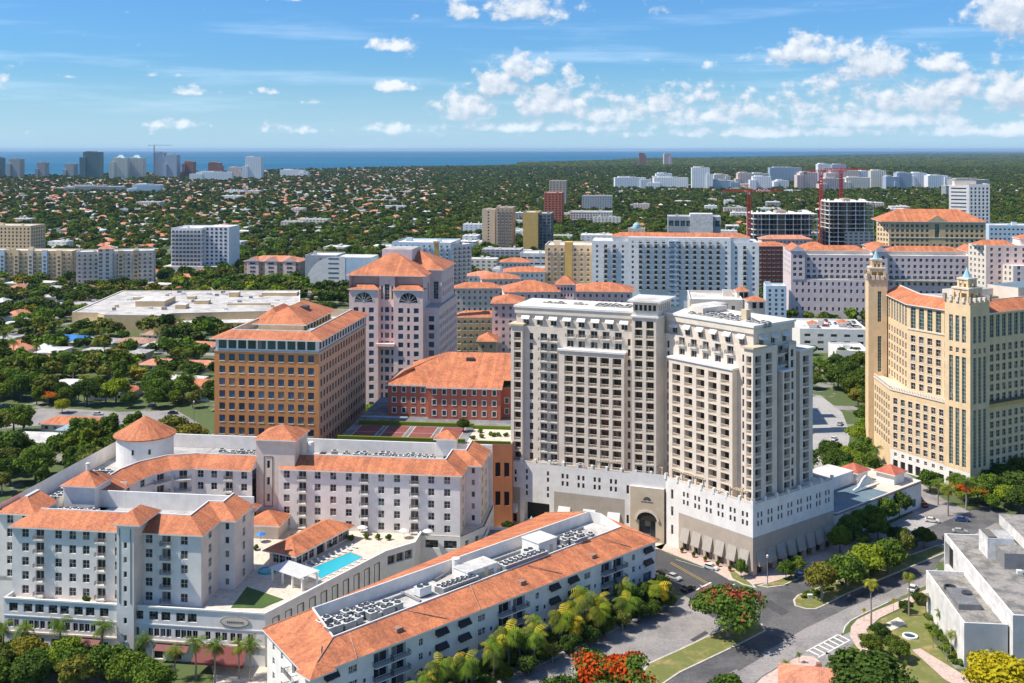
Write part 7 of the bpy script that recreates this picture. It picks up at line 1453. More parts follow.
for u, v in ((44, 36), (47, 40), (54, 49), (58, 52), (70, 50), (74, 52), (77, 52), (66, 44), (53, 38), (80, 52), (61, 30)): x, y = fa(u, v); place(shrub, x, y, .7, 'potted shrub on the courtyard pool terrace', .9, 'potted shrubs on the pool terrace', TZ)
for u in (42.8, 45.5, 48, 50.5, 53, 44, 49): x, y = fg(u, rng.uniform(3, 14)); place(shrub, x, y, .8, 'potted shrub on the cream garage terrace', .7, 'potted shrubs on the garage terrace', 26)
x, y = fg(38.5, 14); place(bigs[0], x, y, .42, 'small dark tree between the red courts and the cream terrace', .42, '', 25.9)
for px in (332, 344, 356, 378, 386): x, y = XD(px, 415); place(bigs[3], x, y, .6, 'leafy tree in the light well between orange office and pink tower', .6, 'trees between office and pink tower', 14)
for x, y in (fa(21, 4.6), ) : place(shrub, *fa(19.8, 1.6), .8, 'yellow-green potted bush on the podium edge of the courtyard complex', 1.0, '', TZ)

for px, py, s in ((846, 541, .9), (858, 536, .8), (872, 530, .9), (886, 524, .8), (899, 516, .85), (840, 553, .7), (878, 541, .8)): at(bigs[0 if px % 2 else 1], px, py, s, 'dark street tree standing along the front of the low white corner shop', .85, 'street trees before the white shop')

for px, py, s in ((940, 630, .5), (951, 655, .55), (947, 662, .4), (926, 615, .5), (933, 648, .35)): at(royal, px, py, s, 'bushy young palm in the planting between the lawn and the white hall', s * 1.1, 'young palms along the white hall')
for px, py, s in ((880, 640, .5), (893, 652, .45), (905, 612, .4), (918, 604, .4), (872, 655, .6), (900, 660, .6)): at(bigs[0], px, py, s, 'small dark bushy tree on the lawn in front of the white hall', s * .8, 'bushy trees on the lawn')
r_ = random.Random(4)
for i in range(26):
    px, py = r_.uniform(0, 205), r_.uniform(330, 405); x, y = P(px, py)
    if free(x, y, 2): place(royal, x, y, r_.uniform(.9, 1.4), 'slender palm standing among the houses of the leafy neighbourhood on the left', r_.uniform(1, 1.5), 'palms of the left-hand neighbourhood')

for px, py, s, k_ in ((592, 702, 1.0, 1), (566, 708, .9, 1), (646, 712, .8, 5), (536, 716, .8, 0), (700, 716, .7, 6)): at(bigs[k_], px, py, s, 'bushy tree along the bottom edge beside the red flame tree', s * .7, 'bushy trees at the bottom edge')
for i in range(16):
    x, y = fB(8 + i * 6.6, -6.4 + rng.uniform(-.5, .5)); place(shrub, x, y, rng.uniform(1.2, 2.0), 'dark shrub in the bed along the shaded front of the long white block', 1.6, 'shrubs along the front of the long block')
for i in range(24):
    x, y = fB(4 + i * 4.5, -2.0); place(shrub, x, y, 1.7, 'dark shrub in the bed along the shaded front of the long white block', 2.2, 'shrubs along the front of the long block')

for i, u in enumerate((18, 25, 31, 40, 46, 52, 61, 66, 72, 80, 86, 92, 97, 103)):
    x, y = fB(u + rng.uniform(-1, 1), -8.6 + rng.uniform(-.8, .8)); place(bigs[(0, 4, 5, 0)[i % 4]], x, y, rng.uniform(.42, .58), 'low dark street tree on the pavement before the shaded front of the long white block', rng.uniform(.45, .6), 'low street trees before the long block')
for i, u in enumerate((22, 35, 43, 56, 69, 77, 88, 100)):
    x, y = fB(u, -7.4 + rng.uniform(-.6, .6)); place(golden, x, y, rng.uniform(1.2, 1.5), 'golden-tipped palm in the row along the shaded front of the long white block', rng.uniform(1.2, 1.5), 'palms along the front of the long block')
# ================================================================ near houses of the left-hand neighbourhood
def house(px, py, w_, d_, wall, roof, label, ang=-7.5, h=3.2, rise=2.0, kind='hip'):
    x, y = P(px, py); f = Fr((x, y), ang); t = thing('house', (x, y, 0), label, 'house'); m = MB(); p = f.rect(-w_ / 2, w_ / 2, 0, d_); keep(p, 1.5)
    m.prism(p, 0, h, wall); wn_ = MB()
    m.build('wall', t); r = MB()
    if kind == 'flat': parapet(r, f.rect(-w_ / 2 - .4, w_ / 2 + .4, -.4, d_ + .4), h + .5, .4, wall, roof); r.prism(f.rect(-w_ / 2 - .4, w_ / 2 + .4, -.4, d_ + .4), h - .1, h + .08, wall)
    else: hip(r, f, -w_ / 2, w_ / 2, 0, d_, h, rise, roof, .8, kind == 'gable')
    r.build('roof', t)
    for u in even(w_, max(2, int(w_ / 4)), .5):
        q = MB(); q.lbox(-.8, .8, -.05, .02, -.7, .7, 'window_frame'); q.lbox(-.7, .7, -.08, -.05, -.6, .6, 'glass'); o = q.build('window', t, off=(0, 0, 0)); xx, yy = f(u - w_ / 2, -.01); o.location = (xx - x, yy - y, 1.6); o.rotation_euler = (0, 0, f.a)
    return t
for a in ((196, 352, 20, 14, 'house_wall', 'tile_salmon', 'bungalow with salmon hip roof just left of the orange office'), (162, 371, 26, 15, 'house_wall', 'tile_salmon', 'long bungalow with salmon roof in the middle of the leafy neighbourhood'), (200, 372, 18, 13, 'house_wall', 'tile_salmon', 'salmon-roofed bungalow touching the left edge of the orange office'), (172, 388, 24, 14, 'stucco_white', 'roof_white', 'white flat-roofed bungalow above the upper left street'), (196, 392, 20, 13, 'house_wall', 'tile_orange', 'orange-roofed bungalow behind dark trees beside the office'), (60, 345, 26, 14, 'stucco_white', 'tarp_blue', 'house with its roof under a bright blue tarpaulin'), (91, 348, 26, 15, 'house_wall', 'roof_grey', 'house with grey hip roof right of the blue tarpaulin'), (132, 348, 24, 14, 'house_wall', 'tile_brown', 'brown-roofed house with a white cupola'), (165, 352, 28, 15, 'house_wall', 'roof_grey', 'long grey-roofed house below the shopping hall'), (15, 350, 15, 12, 'copper_blue', 'tile_orange', 'teal-walled house with orange roof at the left edge'), (3, 363, 16, 12, 'stucco_pink', 'tile_salmon', 'pink house cut by the left edge'), (42, 366, 18, 12, 'house_wall', 'tile_salmon', 'rust-roofed house among dark trees at the left'), (66, 392, 18, 12, 'stucco_white', 'roof_white', 'small white house above the flat flame tree'), (104, 400, 20, 12, 'stucco_white', 'roof_grey', 'grey-roofed house by the upper left street'), (118, 398, 14, 11, 'stucco_white', 'tile_orange', 'small orange-roofed cottage by the upper left street'), (68, 432, 24, 12, 'house_wall', 'tile_orange', 'long orange-roofed house below the upper left street'), (34, 450, 24, 14, 'stucco_white', 'roof_white', 'white-roofed house left of the round turret'), (74, 438, 14, 10, 'stucco_white', 'roof_blue', 'little blue-roofed carport behind the long orange-roofed house'), (150, 340, 12, 9, 'stucco_white', 'tile_brown', 'small brown house below the mall wall'), (28, 338, 16, 12, 'house_wall', 'tile_orange', 'orange-roofed house in the trees below the car park')): house(*a)
# grey carports along the outer side of the courtyard complex
for i, (u, v) in enumerate(((-16, 46), (-16, 58), (-16, 34), (-16, 22))):
    t = thing('carport', (*fa(u, v), 0), 'white flat carport along the outer wall of the courtyard complex', 'carport', 'carports beside the courtyard complex'); m = MB(); m.box(fa, u - 5, u + 5, v - 5, v + 5, 12, 12.4, 'roof_white'); m.build('roof', t); keep(fa.rect(u - 5, u + 5, v - 5, v + 5), 0)
    for a, b_ in ((-4, -4), (4, -4), (4, 4), (-4, 4)): MB().box(fa, u + a - .15, u + a + .15, v + b_ - .15, v + b_ + .15, 0, 12, 'metal_grey').build('post', t)
# orange-roofed house at the bottom edge
x, y = P(832, 716); f = Fr((x, y), -14); t = thing('house', (x, y, 0), 'house with a bright orange hip roof cut by the bottom edge', 'house'); m = MB(); m.prism(f.rect(-10, 9, 0, 12), 0, 4.0, 'stucco_white'); m.build('wall', t); r = MB(); hip(r, f, -10, 9, 0, 12, 4.0, 3.2, 'tile_salmon', 1.0); r.build('roof', t); c = MB(); c.box(f, -3, -1.8, 6.5, 7.5, 5, 7.6, 'tile_brown'); c.build('chimney', t); keep(f.rect(-10, 9, 0, 12), 1.5)

# ================================================================ cars
def car_proto(paint, label):
    t = thing('parked_car', (0, 0, 0), label, 'car'); m = MB(); pm_ = 'paint_car_' + paint
    prof = [(-2.2, .35), (-2.25, .75), (-1.9, .92), (-1.35, .98), (1.15, .95), (2.0, .85), (2.22, .62), (2.2, .35)]; hw = .88
    cab = [(-1.75, .95), (-1.25, 1.42), (.35, 1.45), (1.1, .95)]; hc = .72
    for s_ in (-1, 1): q = [(x_, s_ * hw, z) for x_, z in prof]; m.face(q if s_ < 0 else q[::-1], pm_)
    for i in range(len(prof)): a, b_ = prof[i], prof[(i + 1) % len(prof)]; m.face([(a[0], -hw, a[1]), (a[0], hw, a[1]), (b_[0], hw, b_[1]), (b_[0], -hw, b_[1])], pm_)
    m.face([(cab[1][0], -hc, cab[1][1]), (cab[2][0], -hc, cab[2][1]), (cab[2][0], hc, cab[2][1]), (cab[1][0], hc, cab[1][1])], pm_); m.build('body', t)
    g = MB(); g.face([(cab[0][0], -hw + .06, cab[0][1]), (cab[1][0], -hc, cab[1][1]), (cab[1][0], hc, cab[1][1]), (cab[0][0], hw - .06, cab[0][1])], 'glass'); g.face([(cab[2][0], -hc, cab[2][1]), (cab[3][0], -hw + .06, cab[3][1]), (cab[3][0], hw - .06, cab[3][1]), (cab[2][0], hc, cab[2][1])], 'glass')
    for s_ in (-1, 1): q = [(cab[0][0], s_ * (hw - .06), cab[0][1]), (cab[3][0], s_ * (hw - .06), cab[3][1]), (cab[2][0], s_ * hc, cab[2][1]), (cab[1][0], s_ * hc, cab[1][1])]; g.face(q, 'glass')
    g.build('window', t)
    wm = MB(); n = 14
    for s_ in (-1, 1): wm.face([(.33 * math.cos(2 * math.pi * i / n), s_ * .11, .33 * math.sin(2 * math.pi * i / n)) for i in range(n)], 'metal_dark'); wm.face([(.19 * math.cos(2 * math.pi * i / n), s_ * .115, .19 * math.sin(2 * math.pi * i / n)) for i in range(n)], 'metal_grey')
    for i in range(n): a, b_ = 2 * math.pi * i / n, 2 * math.pi * (i + 1) / n; wm.face([(.33 * math.cos(a), -.11, .33 * math.sin(a)), (.33 * math.cos(b_), -.11, .33 * math.sin(b_)), (.33 * math.cos(b_), .11, .33 * math.sin(b_)), (.33 * math.cos(a), .11, .33 * math.sin(a))], 'metal_dark')
    wme = wm.mesh('wheel')
    for sx in (-1.35, 1.35):
        for sy in (-.82, .82): o = bpy.data.objects.new('wheel', wme); COL.objects.link(o); o.parent = t; o.location = (sx, sy, .33)
    hl = MB()
    for s_ in (-.6, .6): hl.lbox(2.14, 2.24, s_ - .18, s_ + .18, .58, .72, 'metal_white'); hl.lbox(-2.27, -2.2, s_ - .18, s_ + .18, .66, .8, 'steel_red')
    hl.build('lamp', t); return t
CP = {}
def car(col, px, py, deg, label, group=None, z=.02, s=1.):
    x, y = P(px, py, z)
    if col not in CP: CP[col] = car_proto(col, label); t = CP[col]; t.location = (x, y, z); t.rotation_euler = (0, 0, R(deg)); t.scale = (s,) * 3
    else: t = copy_thing(CP[col], (x, y, z), R(deg), label, s)
    if group: t['group'] = group
    elif 'group' in t: del t['group']
    return t
car('white', 711, 569, -38, 'white car at the kerb in front of the hotel podium awnings'); car('silver', 674, 579, -48, 'silver car in the shade at the narrow end of the long white block', None); car('black', 664, 575, -48, 'black car parked left of the silver car by the long white block'); car('black', 688, 590, 40, 'dark car half hidden by trees at the street corner of the long block')
car('white', 888, 549, 24, 'white car parked in the tower shadow by the white shop', None, .02, 1.2); car('grey', 912, 541, 24, 'grey van-like car under the carport roof shade by the shop', None, .02, 1.2); car('blue', 802, 577, 35, 'blue car behind the street trees at the hotel right-hand side'); car('white', 913, 590, 55, 'white car entering the shade beside the white hall'); car('blue', 921, 635, 80, 'small dark blue car on the lawn near the white hall') if False else None
car('black', 918, 500, 100, 'black car on the sunny side road by the red-roofed pavilions'); car('blue', 962, 521, -12, 'blue car parked along the sunny side road'); car('white', 932, 522, -20, 'white car parked under the palm by the side road'); car('red', 923, 506, 100, 'dark red car stopping on the sunny side road'); car('silver', 960, 533, -12, 'silver car on the side road near the concrete hall'); car('black', 950, 540, -12, 'black car in the shade at the corner of the concrete hall')
car('blue', 152, 407, 10, 'blue car in a driveway beside the upper left street'); car('black', 173, 414, 10, 'dark car parked on the upper left street by the trees'); car('grey', 165, 360, 5, 'grey car outside the long salmon-roofed bungalow'); car('white', 98, 415, 5, 'white car driving along the upper left street')
car('grey', 70, 672, -8, 'dark car half hidden by bushes at the bottom left'); car('white', 56, 668, -8, 'white car half hidden by bushes at the bottom left'); car('silver', 840, 425, 60, 'silver car on the grey parking apron'); car('white', 834, 440, 60, 'white car on the grey parking apron')
cl_ = ['white', 'silver', 'grey', 'black', 'white', 'red', 'blue']
for i in range(30):
    px = rng.uniform(46, 130); py = 314 - (px - 46) * .26 + rng.choice((-4, 0, 4, 8)); car(cl_[i % 7], px, py, -9 + 90 * (i % 2), '%s car in the car park left of the shopping hall' % cl_[i % 7], '%s cars in the mall car park' % cl_[i % 7])
for i in range(18):
    x0 = rng.uniform(806, 862); D_0 = rng.uniform(648, 674); x, y = XD(x0, D_0); t = copy_thing(CP[cl_[i % 7]], (x, y, ZY(330, 640) - .05), R(rng.choice((0, 90))), '%s car on the roof deck of the arcaded garage' % cl_[i % 7], 1.); t['group'] = '%s cars on the garage roof' % cl_[i % 7]
# ================================================================ street furniture
def lamp(px, py, h, label, side=1, deg=0):
    x, y = P(px, py); t = thing('street_lamp', (x, y, 0), label, 'street lamp'); m = MB(); m.tube([(x, y, 0), (x, y, h)], [.14, .09], 'metal_grey', 8); m.lathe((x, y), [(.3, 0), (.3, .25), (.15, .5)], 'metal_grey', 10); m.build('pole', t)
    a = MB(); a.lathe((x, y), [(.08, h), (.3, h + .15), (.34, h + .75), (.1, h + 1.0), (0, h + 1.0)], 'crane_white', 10); a.build('lamp_head', t)
lamp(767.5, 586, 7.5, 'white globe street lamp on the hotel street corner'); lamp(194, 446, 17, 'tall grey lighting pole beside the orange office')
def sign(px, py, label):
    x, y = P(px, py, .1); t = thing('road_sign', (x, y, .1), label, 'sign'); m = MB(); m.tube([(x, y, 0), (x, y, 3.5)], [.05, .05], 'metal_grey', 6); m.build('post', t); s = MB(); q = [(x - .62, y - .07, 2.9), (x, y - .07, 2.28), (x + .62, y - .07, 2.9), (x, y - .07, 3.52)]; s.face(q, 'sign_yellow'); s.face([(a, b + .04, c) for a, b, c in q], 'metal_grey'); s.build('plate', t)
    f = MB(); f.face([(x - .08, y - .075, 2.62), (x + .08, y - .075, 2.62), (x + .05, y - .075, 3.1), (x - .05, y - .075, 3.1)], 'metal_dark'); f.lathe((x, y - .078), [(.08, 3.16), (.0, 3.24)], 'metal_dark', 6); f.build('walker_symbol', t)
sign(864, 621, 'yellow diamond warning sign at the near side of the crosswalk'); sign(893.5, 611, 'yellow diamond warning sign farther along the pavement by the fan palm')
x, y = P(810, 598, .13); m = MB(); m.lbox(x - .6, x + .6, y - .35, y + .35, .13, 1.0, 'crane_white'); m.lbox(x - .66, x + .66, y - .4, y + .4, 1.0, 1.1, 'trim_white'); solo('utility_box', m, (x, y, .13), 'white utility box on the grass tip of the far median', 'utility box')
x, y = P(887, 625.5); m = MB(); m.lathe((x, y), [(.9, .1), (.9, .16), (0, .17)], 'metal_dark', 16); m.lathe((x, y), [(1.0, .1), (1.0, .13), (.9, .14)], 'metal_grey', 16); solo('manhole_cover', m, (x, y, .1), 'dark round cover in the pale square pad on the lawn', 'manhole cover')
x, y = P(910, 637); m = MB(); m.lathe((x, y), [(1.8, 0), (1.8, .45), (1.4, .5), (1.3, .25), (0, .25)], 'trim_white', 20); m.lathe((x, y), [(1.25, .3), (0, .32)], 'glass_blue', 20); solo('garden_basin', m, (x, y, 0), 'round white basin with blue water on the lawn by the white hall', 'basin')
# figure on a plinth by the hotel's arched drive
x, y = cl(41, -4.5); t = thing('fountain', (x, y, .1), 'small fountain with blue-grey jet figure before the hotel drive arch', 'fountain'); m = MB(); m.lathe((x, y), [(1.8, .1), (1.8, .8), (1.5, .8), (1.4, .5), (0, .5)], 'stone_tan', 18); m.build('basin', t); m = MB(); m.lathe((x, y), [(.45, .5), (.35, 2.0), (.7, 2.3), (.3, 2.6), (.28, 3.8), (.5, 4.2), (.15, 4.8), (0, 5.0)], 'copper_blue', 12); m.build('column', t)
# planters along the hotel pavement
for i, tpos in enumerate((24.5, 20, 15.6, 11, 6.6)):
    x, y = cr(tpos, -1.9); t = thing('planter', (x, y, .11), 'terracotta planter with a small bush between the hotel awnings', 'planter', 'planters between the hotel awnings'); m = MB(); m.lathe((x, y), [(.35, .11), (.55, .9), (.48, .9), (.4, .8), (0, .8)], 'stucco_terracotta', 12); m.build('pot', t); o = bpy.data.objects.new('bush', [c for c in shrub.children][0].data); COL.objects.link(o); o.parent = t; o.scale = (.5, .5, .6); o.location = (0, 0, .6)
# sun loungers by the pool
def lounger(x, y, a, z, first=[None]):
    lab, gr = 'small sun lounger beside the turquoise pool', 'sun loungers beside the pool'
    if first[0] is None:
        t = thing('sun_lounger', (0, 0, 0), lab, 'sun lounger', gr); m = MB(); m.lbox(-.35, .35, -1, .4, .28, .36, 'awning_white'); m.face([(-.35, .4, .34), (.35, .4, .34), (.35, 1.0, .85), (-.35, 1.0, .85)], 'awning_white'); m.build('mattress', t); l = MB()
        for a_, b_ in ((-.3, -.9), (.3, -.9), (.3, .35), (-.3, .35)): l.lbox(a_ - .04, a_ + .04, b_ - .04, b_ + .04, 0, .28, 'metal_grey')
        l.build('frame', t); t.location = (x, y, z); t.rotation_euler = (0, 0, a); first[0] = t
    else: copy_thing(first[0], (x, y, z), a)
a, b_ = Vector((*pool[3], 0)), Vector((*pool[0], 0)); dv = (b_ - a).normalized(); nv = Vector((-dv.y, dv.x, 0))
for i in range(9): p = a + dv * (1.5 + i * 2.1) + nv * 1.6; lounger(p.x, p.y, math.atan2(dv.y, dv.x), TZ)
a, b_ = Vector((*pool[2], 0)), Vector((*pool[1], 0)); dv = (b_ - a).normalized(); nv = Vector((-dv.y, dv.x, 0))
for i in range(7): p = a + dv * (1.5 + i * 2.4) - nv * 1.7; lounger(p.x, p.y, math.atan2(dv.y, dv.x) + math.pi, TZ)
# parasols on the terrace
for i, (u, v) in enumerate(((46, 46), (84, 54), (90.5, 54.5), (72, 55))):
    x, y = fa(u, v); t = thing('parasol', (x, y, TZ), 'small pale parasol open on the courtyard terrace', 'parasol', 'parasols on the courtyard terrace'); m = MB(); m.tube([(x, y, TZ), (x, y, TZ + 2.6)], [.05, .05], 'metal_grey', 6); m.build('pole', t); m = MB(); m.lathe((x, y), [(1.5, TZ + 2.05), (.8, TZ + 2.4), (0, TZ + 2.7)], 'tarp_blue' if i == 0 else 'awning_white', 8); m.build('canopy', t)

# ================================================================ the suburb: 300 nearest houses and trees one by one, the rest as masses
HM = []
def house_mesh(wall, roof, w_, d_, h, rise, L=False):
    m = MB(); f = Fr((0, 0), 0); m.prism(f.rect(-w_ / 2, w_ / 2, -d_ / 2, d_ / 2), 0, h, wall)
    if roof.startswith('roof_') : hip(m, f, -w_ / 2, w_ / 2, -d_ / 2, d_ / 2, h, rise * .35, roof, .5)
    else: hip(m, f, -w_ / 2, w_ / 2, -d_ / 2, d_ / 2, h, rise, roof, .7)
    if L: m.prism(f.rect(-w_ / 2, -w_ / 2 + 7, -d_ / 2 - 6, -d_ / 2), 0, h - .05, wall); hip(m, f, -w_ / 2, -w_ / 2 + 7, -d_ / 2 - 6, -d_ / 2 + 4, h - .1, rise * .9, roof, .7, False, 'trim_white', 'v')
    return m
HK = [('house_wall', 'tile_orange', 'orange-tiled'), ('house_wall', 'tile_salmon', 'salmon-tiled'), ('stucco_white', 'roof_white', 'white-roofed'), ('house_wall', 'roof_grey', 'grey-roofed'), ('stucco_pink', 'tile_salmon', 'pink-walled salmon-tiled'), ('house_wall', 'tile_brown', 'brown-tiled'), ('stucco_white', 'tile_orange', 'white-walled orange-tiled'), ('stucco_white', 'roof_blue', 'blue-grey-roofed')]
for i, (wa, ro, nm) in enumerate(HK): HM.append((house_mesh(wa, ro, 17, 11, 3.6, 2.6, i % 2 == 0).mesh('house'), '%s small house among trees in the wide suburb towards the bay' % nm, '%s houses of the suburb' % nm))
for a in FOOT: pass
def hidden(x, y): return False
_sp = np.array(shore + [(60000, -300), (-40000, -300)], float); _sq = np.roll(_sp, -1, 0)
def on_land(x, y):
    c = ((_sp[:, 1] > y) != (_sq[:, 1] > y)) & (x < (_sq[:, 0] - _sp[:, 0]) * (y - _sp[:, 1]) / np.where(_sq[:, 1] == _sp[:, 1], 1e-9, _sq[:, 1] - _sp[:, 1]) + _sp[:, 0])
    return c.sum() % 2 == 1
hp = []; g0 = R(-7.5); cu, cv = (math.cos(g0), math.sin(g0)), (-math.sin(g0), math.cos(g0))
# streets of the suburb run on a grid; houses line both sides of each
RD = []
for j in range(0, 120):
    v = 430 + j * 88
    for i in range(-150, 150):
        u = i * 26 + rng.uniform(-3, 3)
        for s_ in (-19, 19):
            vv = v + s_ + rng.uniform(-3, 3); x, y = u * cu[0] + vv * cv[0], u * cu[1] + vv * cv[1]
            if y < 400 or y > 7600: continue
            px = 512 + F * x / y
            if px < -15 or px > 1040: continue
            if y < 1500 and px > 215: continue
            if y < 800 and rng.random() < .55: continue
            dens = .80 if px < 430 else .42
            if y > 1500: dens *= .85
            if y > 3600: dens *= .6
            if px > 600 and y > 1700: dens *= .5
            if rng.random() > dens or not free(x, y, 9) or (y > 4500 and not on_land(x, y)): continue
            hp.append((y, x, s_))
hp.sort()
for n_, (y, x, s_) in enumerate(hp[:280]):
    me, lb, gr = HM[rng.choices(range(8), (11, 14, 26, 22, 6, 10, 5, 6))[0]]
    o = bpy.data.objects.new('house', me); COL.objects.link(o); o.location = (x, y, 0); o.rotation_euler = (0, 0, g0 + (0 if s_ > 0 else math.pi) + rng.choice((0, 0, math.pi / 2))); k_ = rng.uniform(.8, 1.15); o.scale = (k_, k_, rng.uniform(.95, 1.25)); tag(o, lb, 'house', gr); keep([(x - 6, y - 5), (x + 6, y - 5), (x + 6, y + 5), (x - 6, y + 5)], 1.0) if y < 1300 else None

def instancer(name, protos, pts, scl, rot, idx, label):
    """one object of uncountable things: points carrying instances"""
    pc = bpy.data.collections.new(name + '_kinds')
    for i, me in enumerate(protos): o = bpy.data.objects.new('%s_%02d' % (name, i), me); pc.objects.link(o)
    me = bpy.data.meshes.new(name); me.vertices.add(len(pts)); me.vertices.foreach_set('co', np.asarray(pts, np.float32).ravel())
    for nm, tp, dat in (('scl', 'FLOAT_VECTOR', scl), ('rot', 'FLOAT', rot), ('idx', 'INT', idx)):
        at_ = me.attributes.new(nm, tp, 'POINT'); at_.data.foreach_set('vector' if tp == 'FLOAT_VECTOR' else 'value', np.asarray(dat, np.int32 if tp == 'INT' else np.float32).ravel())
    me.update(); o = bpy.data.objects.new(name, me); COL.objects.link(o); ng = bpy.data.node_groups.new(name, 'GeometryNodeTree')
    ng.interface.new_socket('Geometry', in_out='INPUT', socket_type='NodeSocketGeometry'); ng.interface.new_socket('Geometry', in_out='OUTPUT', socket_type='NodeSocketGeometry')
    N = ng.nodes; Lk = ng.links; gi, go = N.new('NodeGroupInput'), N.new('NodeGroupOutput'); ip = N.new('GeometryNodeInstanceOnPoints'); ci = N.new('GeometryNodeCollectionInfo'); ci.inputs['Collection'].default_value = pc; ci.inputs['Separate Children'].default_value = True; ci.inputs['Reset Children'].default_value = True
    def na(nm, dt): n = N.new('GeometryNodeInputNamedAttribute'); n.data_type = dt; n.inputs[0].default_value = nm; return n.outputs[0]
    cx = N.new('ShaderNodeCombineXYZ'); Lk.new(na('rot', 'FLOAT'), cx.inputs[2]); ip.inputs['Pick Instance'].default_value = True
    Lk.new(gi.outputs[0], ip.inputs['Points']); Lk.new(ci.outputs[0], ip.inputs['Instance']); Lk.new(na('idx', 'INT'), ip.inputs['Instance Index']); Lk.new(cx.outputs[0], ip.inputs['Rotation']); Lk.new(na('scl', 'FLOAT_VECTOR'), ip.inputs['Scale']); Lk.new(ip.outputs[0], go.inputs[0])
    md = o.modifiers.new('scatter', 'NODES'); md.node_group = ng; return tag(o, label, None, None, 'stuff')
rest = hp[280:]
instancer('far_houses', [m_[0] for m_ in HM], [(x, y, 0) for y, x, s_ in rest], [(rng.uniform(.85, 1.2),) * 2 + (1.0,) for _ in rest], [g0 + rng.choice((0, math.pi / 2, math.pi)) for _ in rest], [rng.choices(range(8), (8, 12, 32, 24, 6, 9, 4, 5))[0] for _ in rest], 'countless small far houses of the suburb')
HX = np.array([(x, y) for y, x, s_ in hp]) if hp else np.zeros((0, 2))
hgrid = {}
for x, y in HX: hgrid.setdefault((int(x // 20), int(y // 20)), []).append((x, y))
def clear_house(x, y, m):
    a, b_ = int(x // 20), int(y // 20)
    return all((x - q[0]) ** 2 + (y - q[1]) ** 2 > m * m for i in (-1, 0, 1) for j in (-1, 0, 1) for q in hgrid.get((a + i, b_ + j), ()))
tp = []
def try_tree(x, y, s):
    px = 512 + F * x / y
    if px < -14 or px > 1038: return
    if y < 1500: 
        if not free(x, y, 1.5 + s * 2.2): return
    elif not free(x, y, 0): return
    if not clear_house(x, y, 9.5) or (y > 4500 and not on_land(x, y)): return
    tp.append((y, x, s))
D_0 = 380.
while D_0 < 7200:
    sp_ = 9.6 if D_0 < 1000 else 9.6 + (D_0 - 1000) * .0046
    x = -.50 * D_0
    while x < .49 * D_0:
        px = 512 + F * x / D_0; p_ = .84 if D_0 > 700 else .95
        if D_0 < 700 and px > 205: p_ = .25
        elif px > 215 and D_0 < 830: p_ = .32
        if px > 560 and D_0 > 1200: p_ = .80
        if px < 430 and D_0 > 1100: p_ *= .72
        # suburban streets stay open
        vv = x * cv[0] + D_0 * cv[1]; rd = abs(((vv - 430 + 44) % 88) - 44)
        if D_0 > 700 and rd < 6: p_ *= .12 if D_0 < 2600 else .3
        if rng.random() < p_: try_tree(x + rng.uniform(-.45, .45) * sp_, D_0 + rng.uniform(-.45, .45) * sp_, rng.uniform(.75, 1.42) * (1 + max(0, D_0 - 3000) / 9000))
        x += sp_
    D_0 += sp_
tp.sort()
NI = 190
for y, x, s in tp[:NI]: s *= 1.12; k_ = rng.choices((0, 1, 2, 3, 4, 5, 6), (24, 22, 16, 8, 12, 12, 12))[0]; place(bigs[k_], x, y, s, None, s * .9)
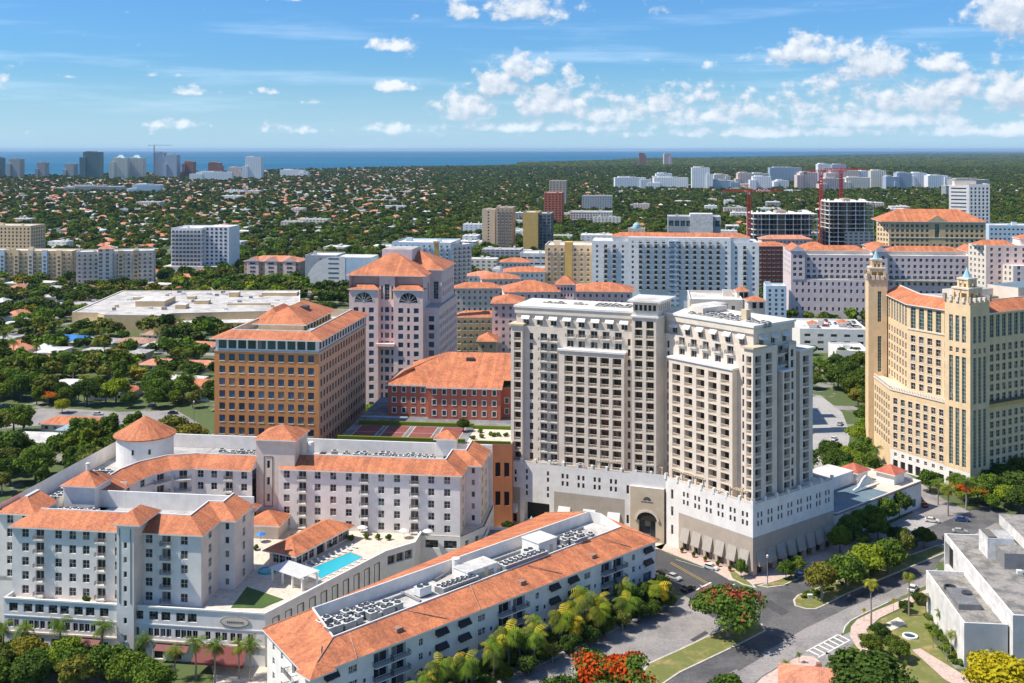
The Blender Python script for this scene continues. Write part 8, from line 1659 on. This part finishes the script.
# stand-alone palms in the neighbourhood
mids = [crown_mesh('mass_tree', 420, 5.0, 3.2, 5.6, 16, 1.25, [lm]) for lm in ('leaf_dark', 'leaf_mid', 'leaf_olive', 'leaf_far', 'leaf_dark', 'leaf_light')]
lows = [crown_mesh('mass_tree', 110, 5.4, 3.4, 5.2, 9, 2.5, [lm]) for lm in ('leaf_far', 'leaf_dark', 'leaf_mid', 'leaf_far', 'leaf_olive')]
nr = [q for q in tp[NI:] if q[0] < 1900]; fr_ = [q for q in tp[NI:] if q[0] >= 1900]
for nm, pr, ls, lb in (('tree_cover', mids, nr, 'mass of street and garden trees beyond the town centre'), ('far_tree_cover', lows, fr_, 'far tree cover of the suburbs towards the bay')):
    instancer(nm, pr, [(x, y, -.3) for y, x, s in ls], [(s * rng.uniform(.9, 1.15), s * rng.uniform(.9, 1.15), s * rng.uniform(.8, 1.05)) for y, x, s in ls], [rng.uniform(0, 6.28) for _ in ls], [rng.choices(range(len(pr)), ((26, 24, 16, 18, 12, 6) if pr is mids else (30, 22, 18, 20, 10)))[0] for _ in ls], lb)
# woods out to the horizon
fp_, fs_ = [], []
D_0 = 7000.
while D_0 < 30000:
    st = 24 + (D_0 - 7000) * .0062; x = -.5 * D_0
    while x < .5 * D_0:
        if rng.random() < .8 and on_land(x, D_0): fp_.append((x + rng.uniform(-.5, .5) * st, D_0 + rng.uniform(-.5, .5) * st * 1.5, -1)); fs_.append(st / 8.5)
        x += st
    D_0 += st * 2.0
instancer('distant_woods', lows, fp_, [(s * 1.25, s * 1.6, 1.1 + .05 * s) for s in fs_], [rng.uniform(0, 6.28) for _ in fp_], [rng.randint(0, 4) for _ in fp_], 'distant dark woods reaching to the horizon')
print('houses', len(hp), 'trees', len(tp), 'woods', len(fp_))
# air between here and the horizon
m = MB(); m.prism([(-46000, -400), (46000, -400), (46000, 69000), (-46000, 69000)], -3.5, 150, 'metal_white', None, True)
hz = m.build('haze'); hz['kind'] = 'stuff'; hz.data.materials.clear()
hm_ = bpy.data.materials.new('haze_air'); hm_.use_nodes = True; hm_.node_tree.nodes.clear(); k = NT(hm_.node_tree)
pv_ = k.node('ShaderNodeVolumePrincipled', {'Color': (.48, .72, 1, 1), 'Density': 2.0e-5, 'Anisotropy': .2}); k.l.new(pv_.outputs[0], k.node('ShaderNodeOutputMaterial').inputs['Volume']); hz.data.materials.append(hm_)
# prototypes that found no place
for o in list(ROOTS):
    if o.location.length < 1e-6 and o.name not in USED:
        for c in list(o.children): bpy.data.objects.remove(c)
        bpy.data.objects.remove(o)
for o in bpy.data.objects:
    for kx in ('_w', '_n'):
        if kx in o: del o[kx]
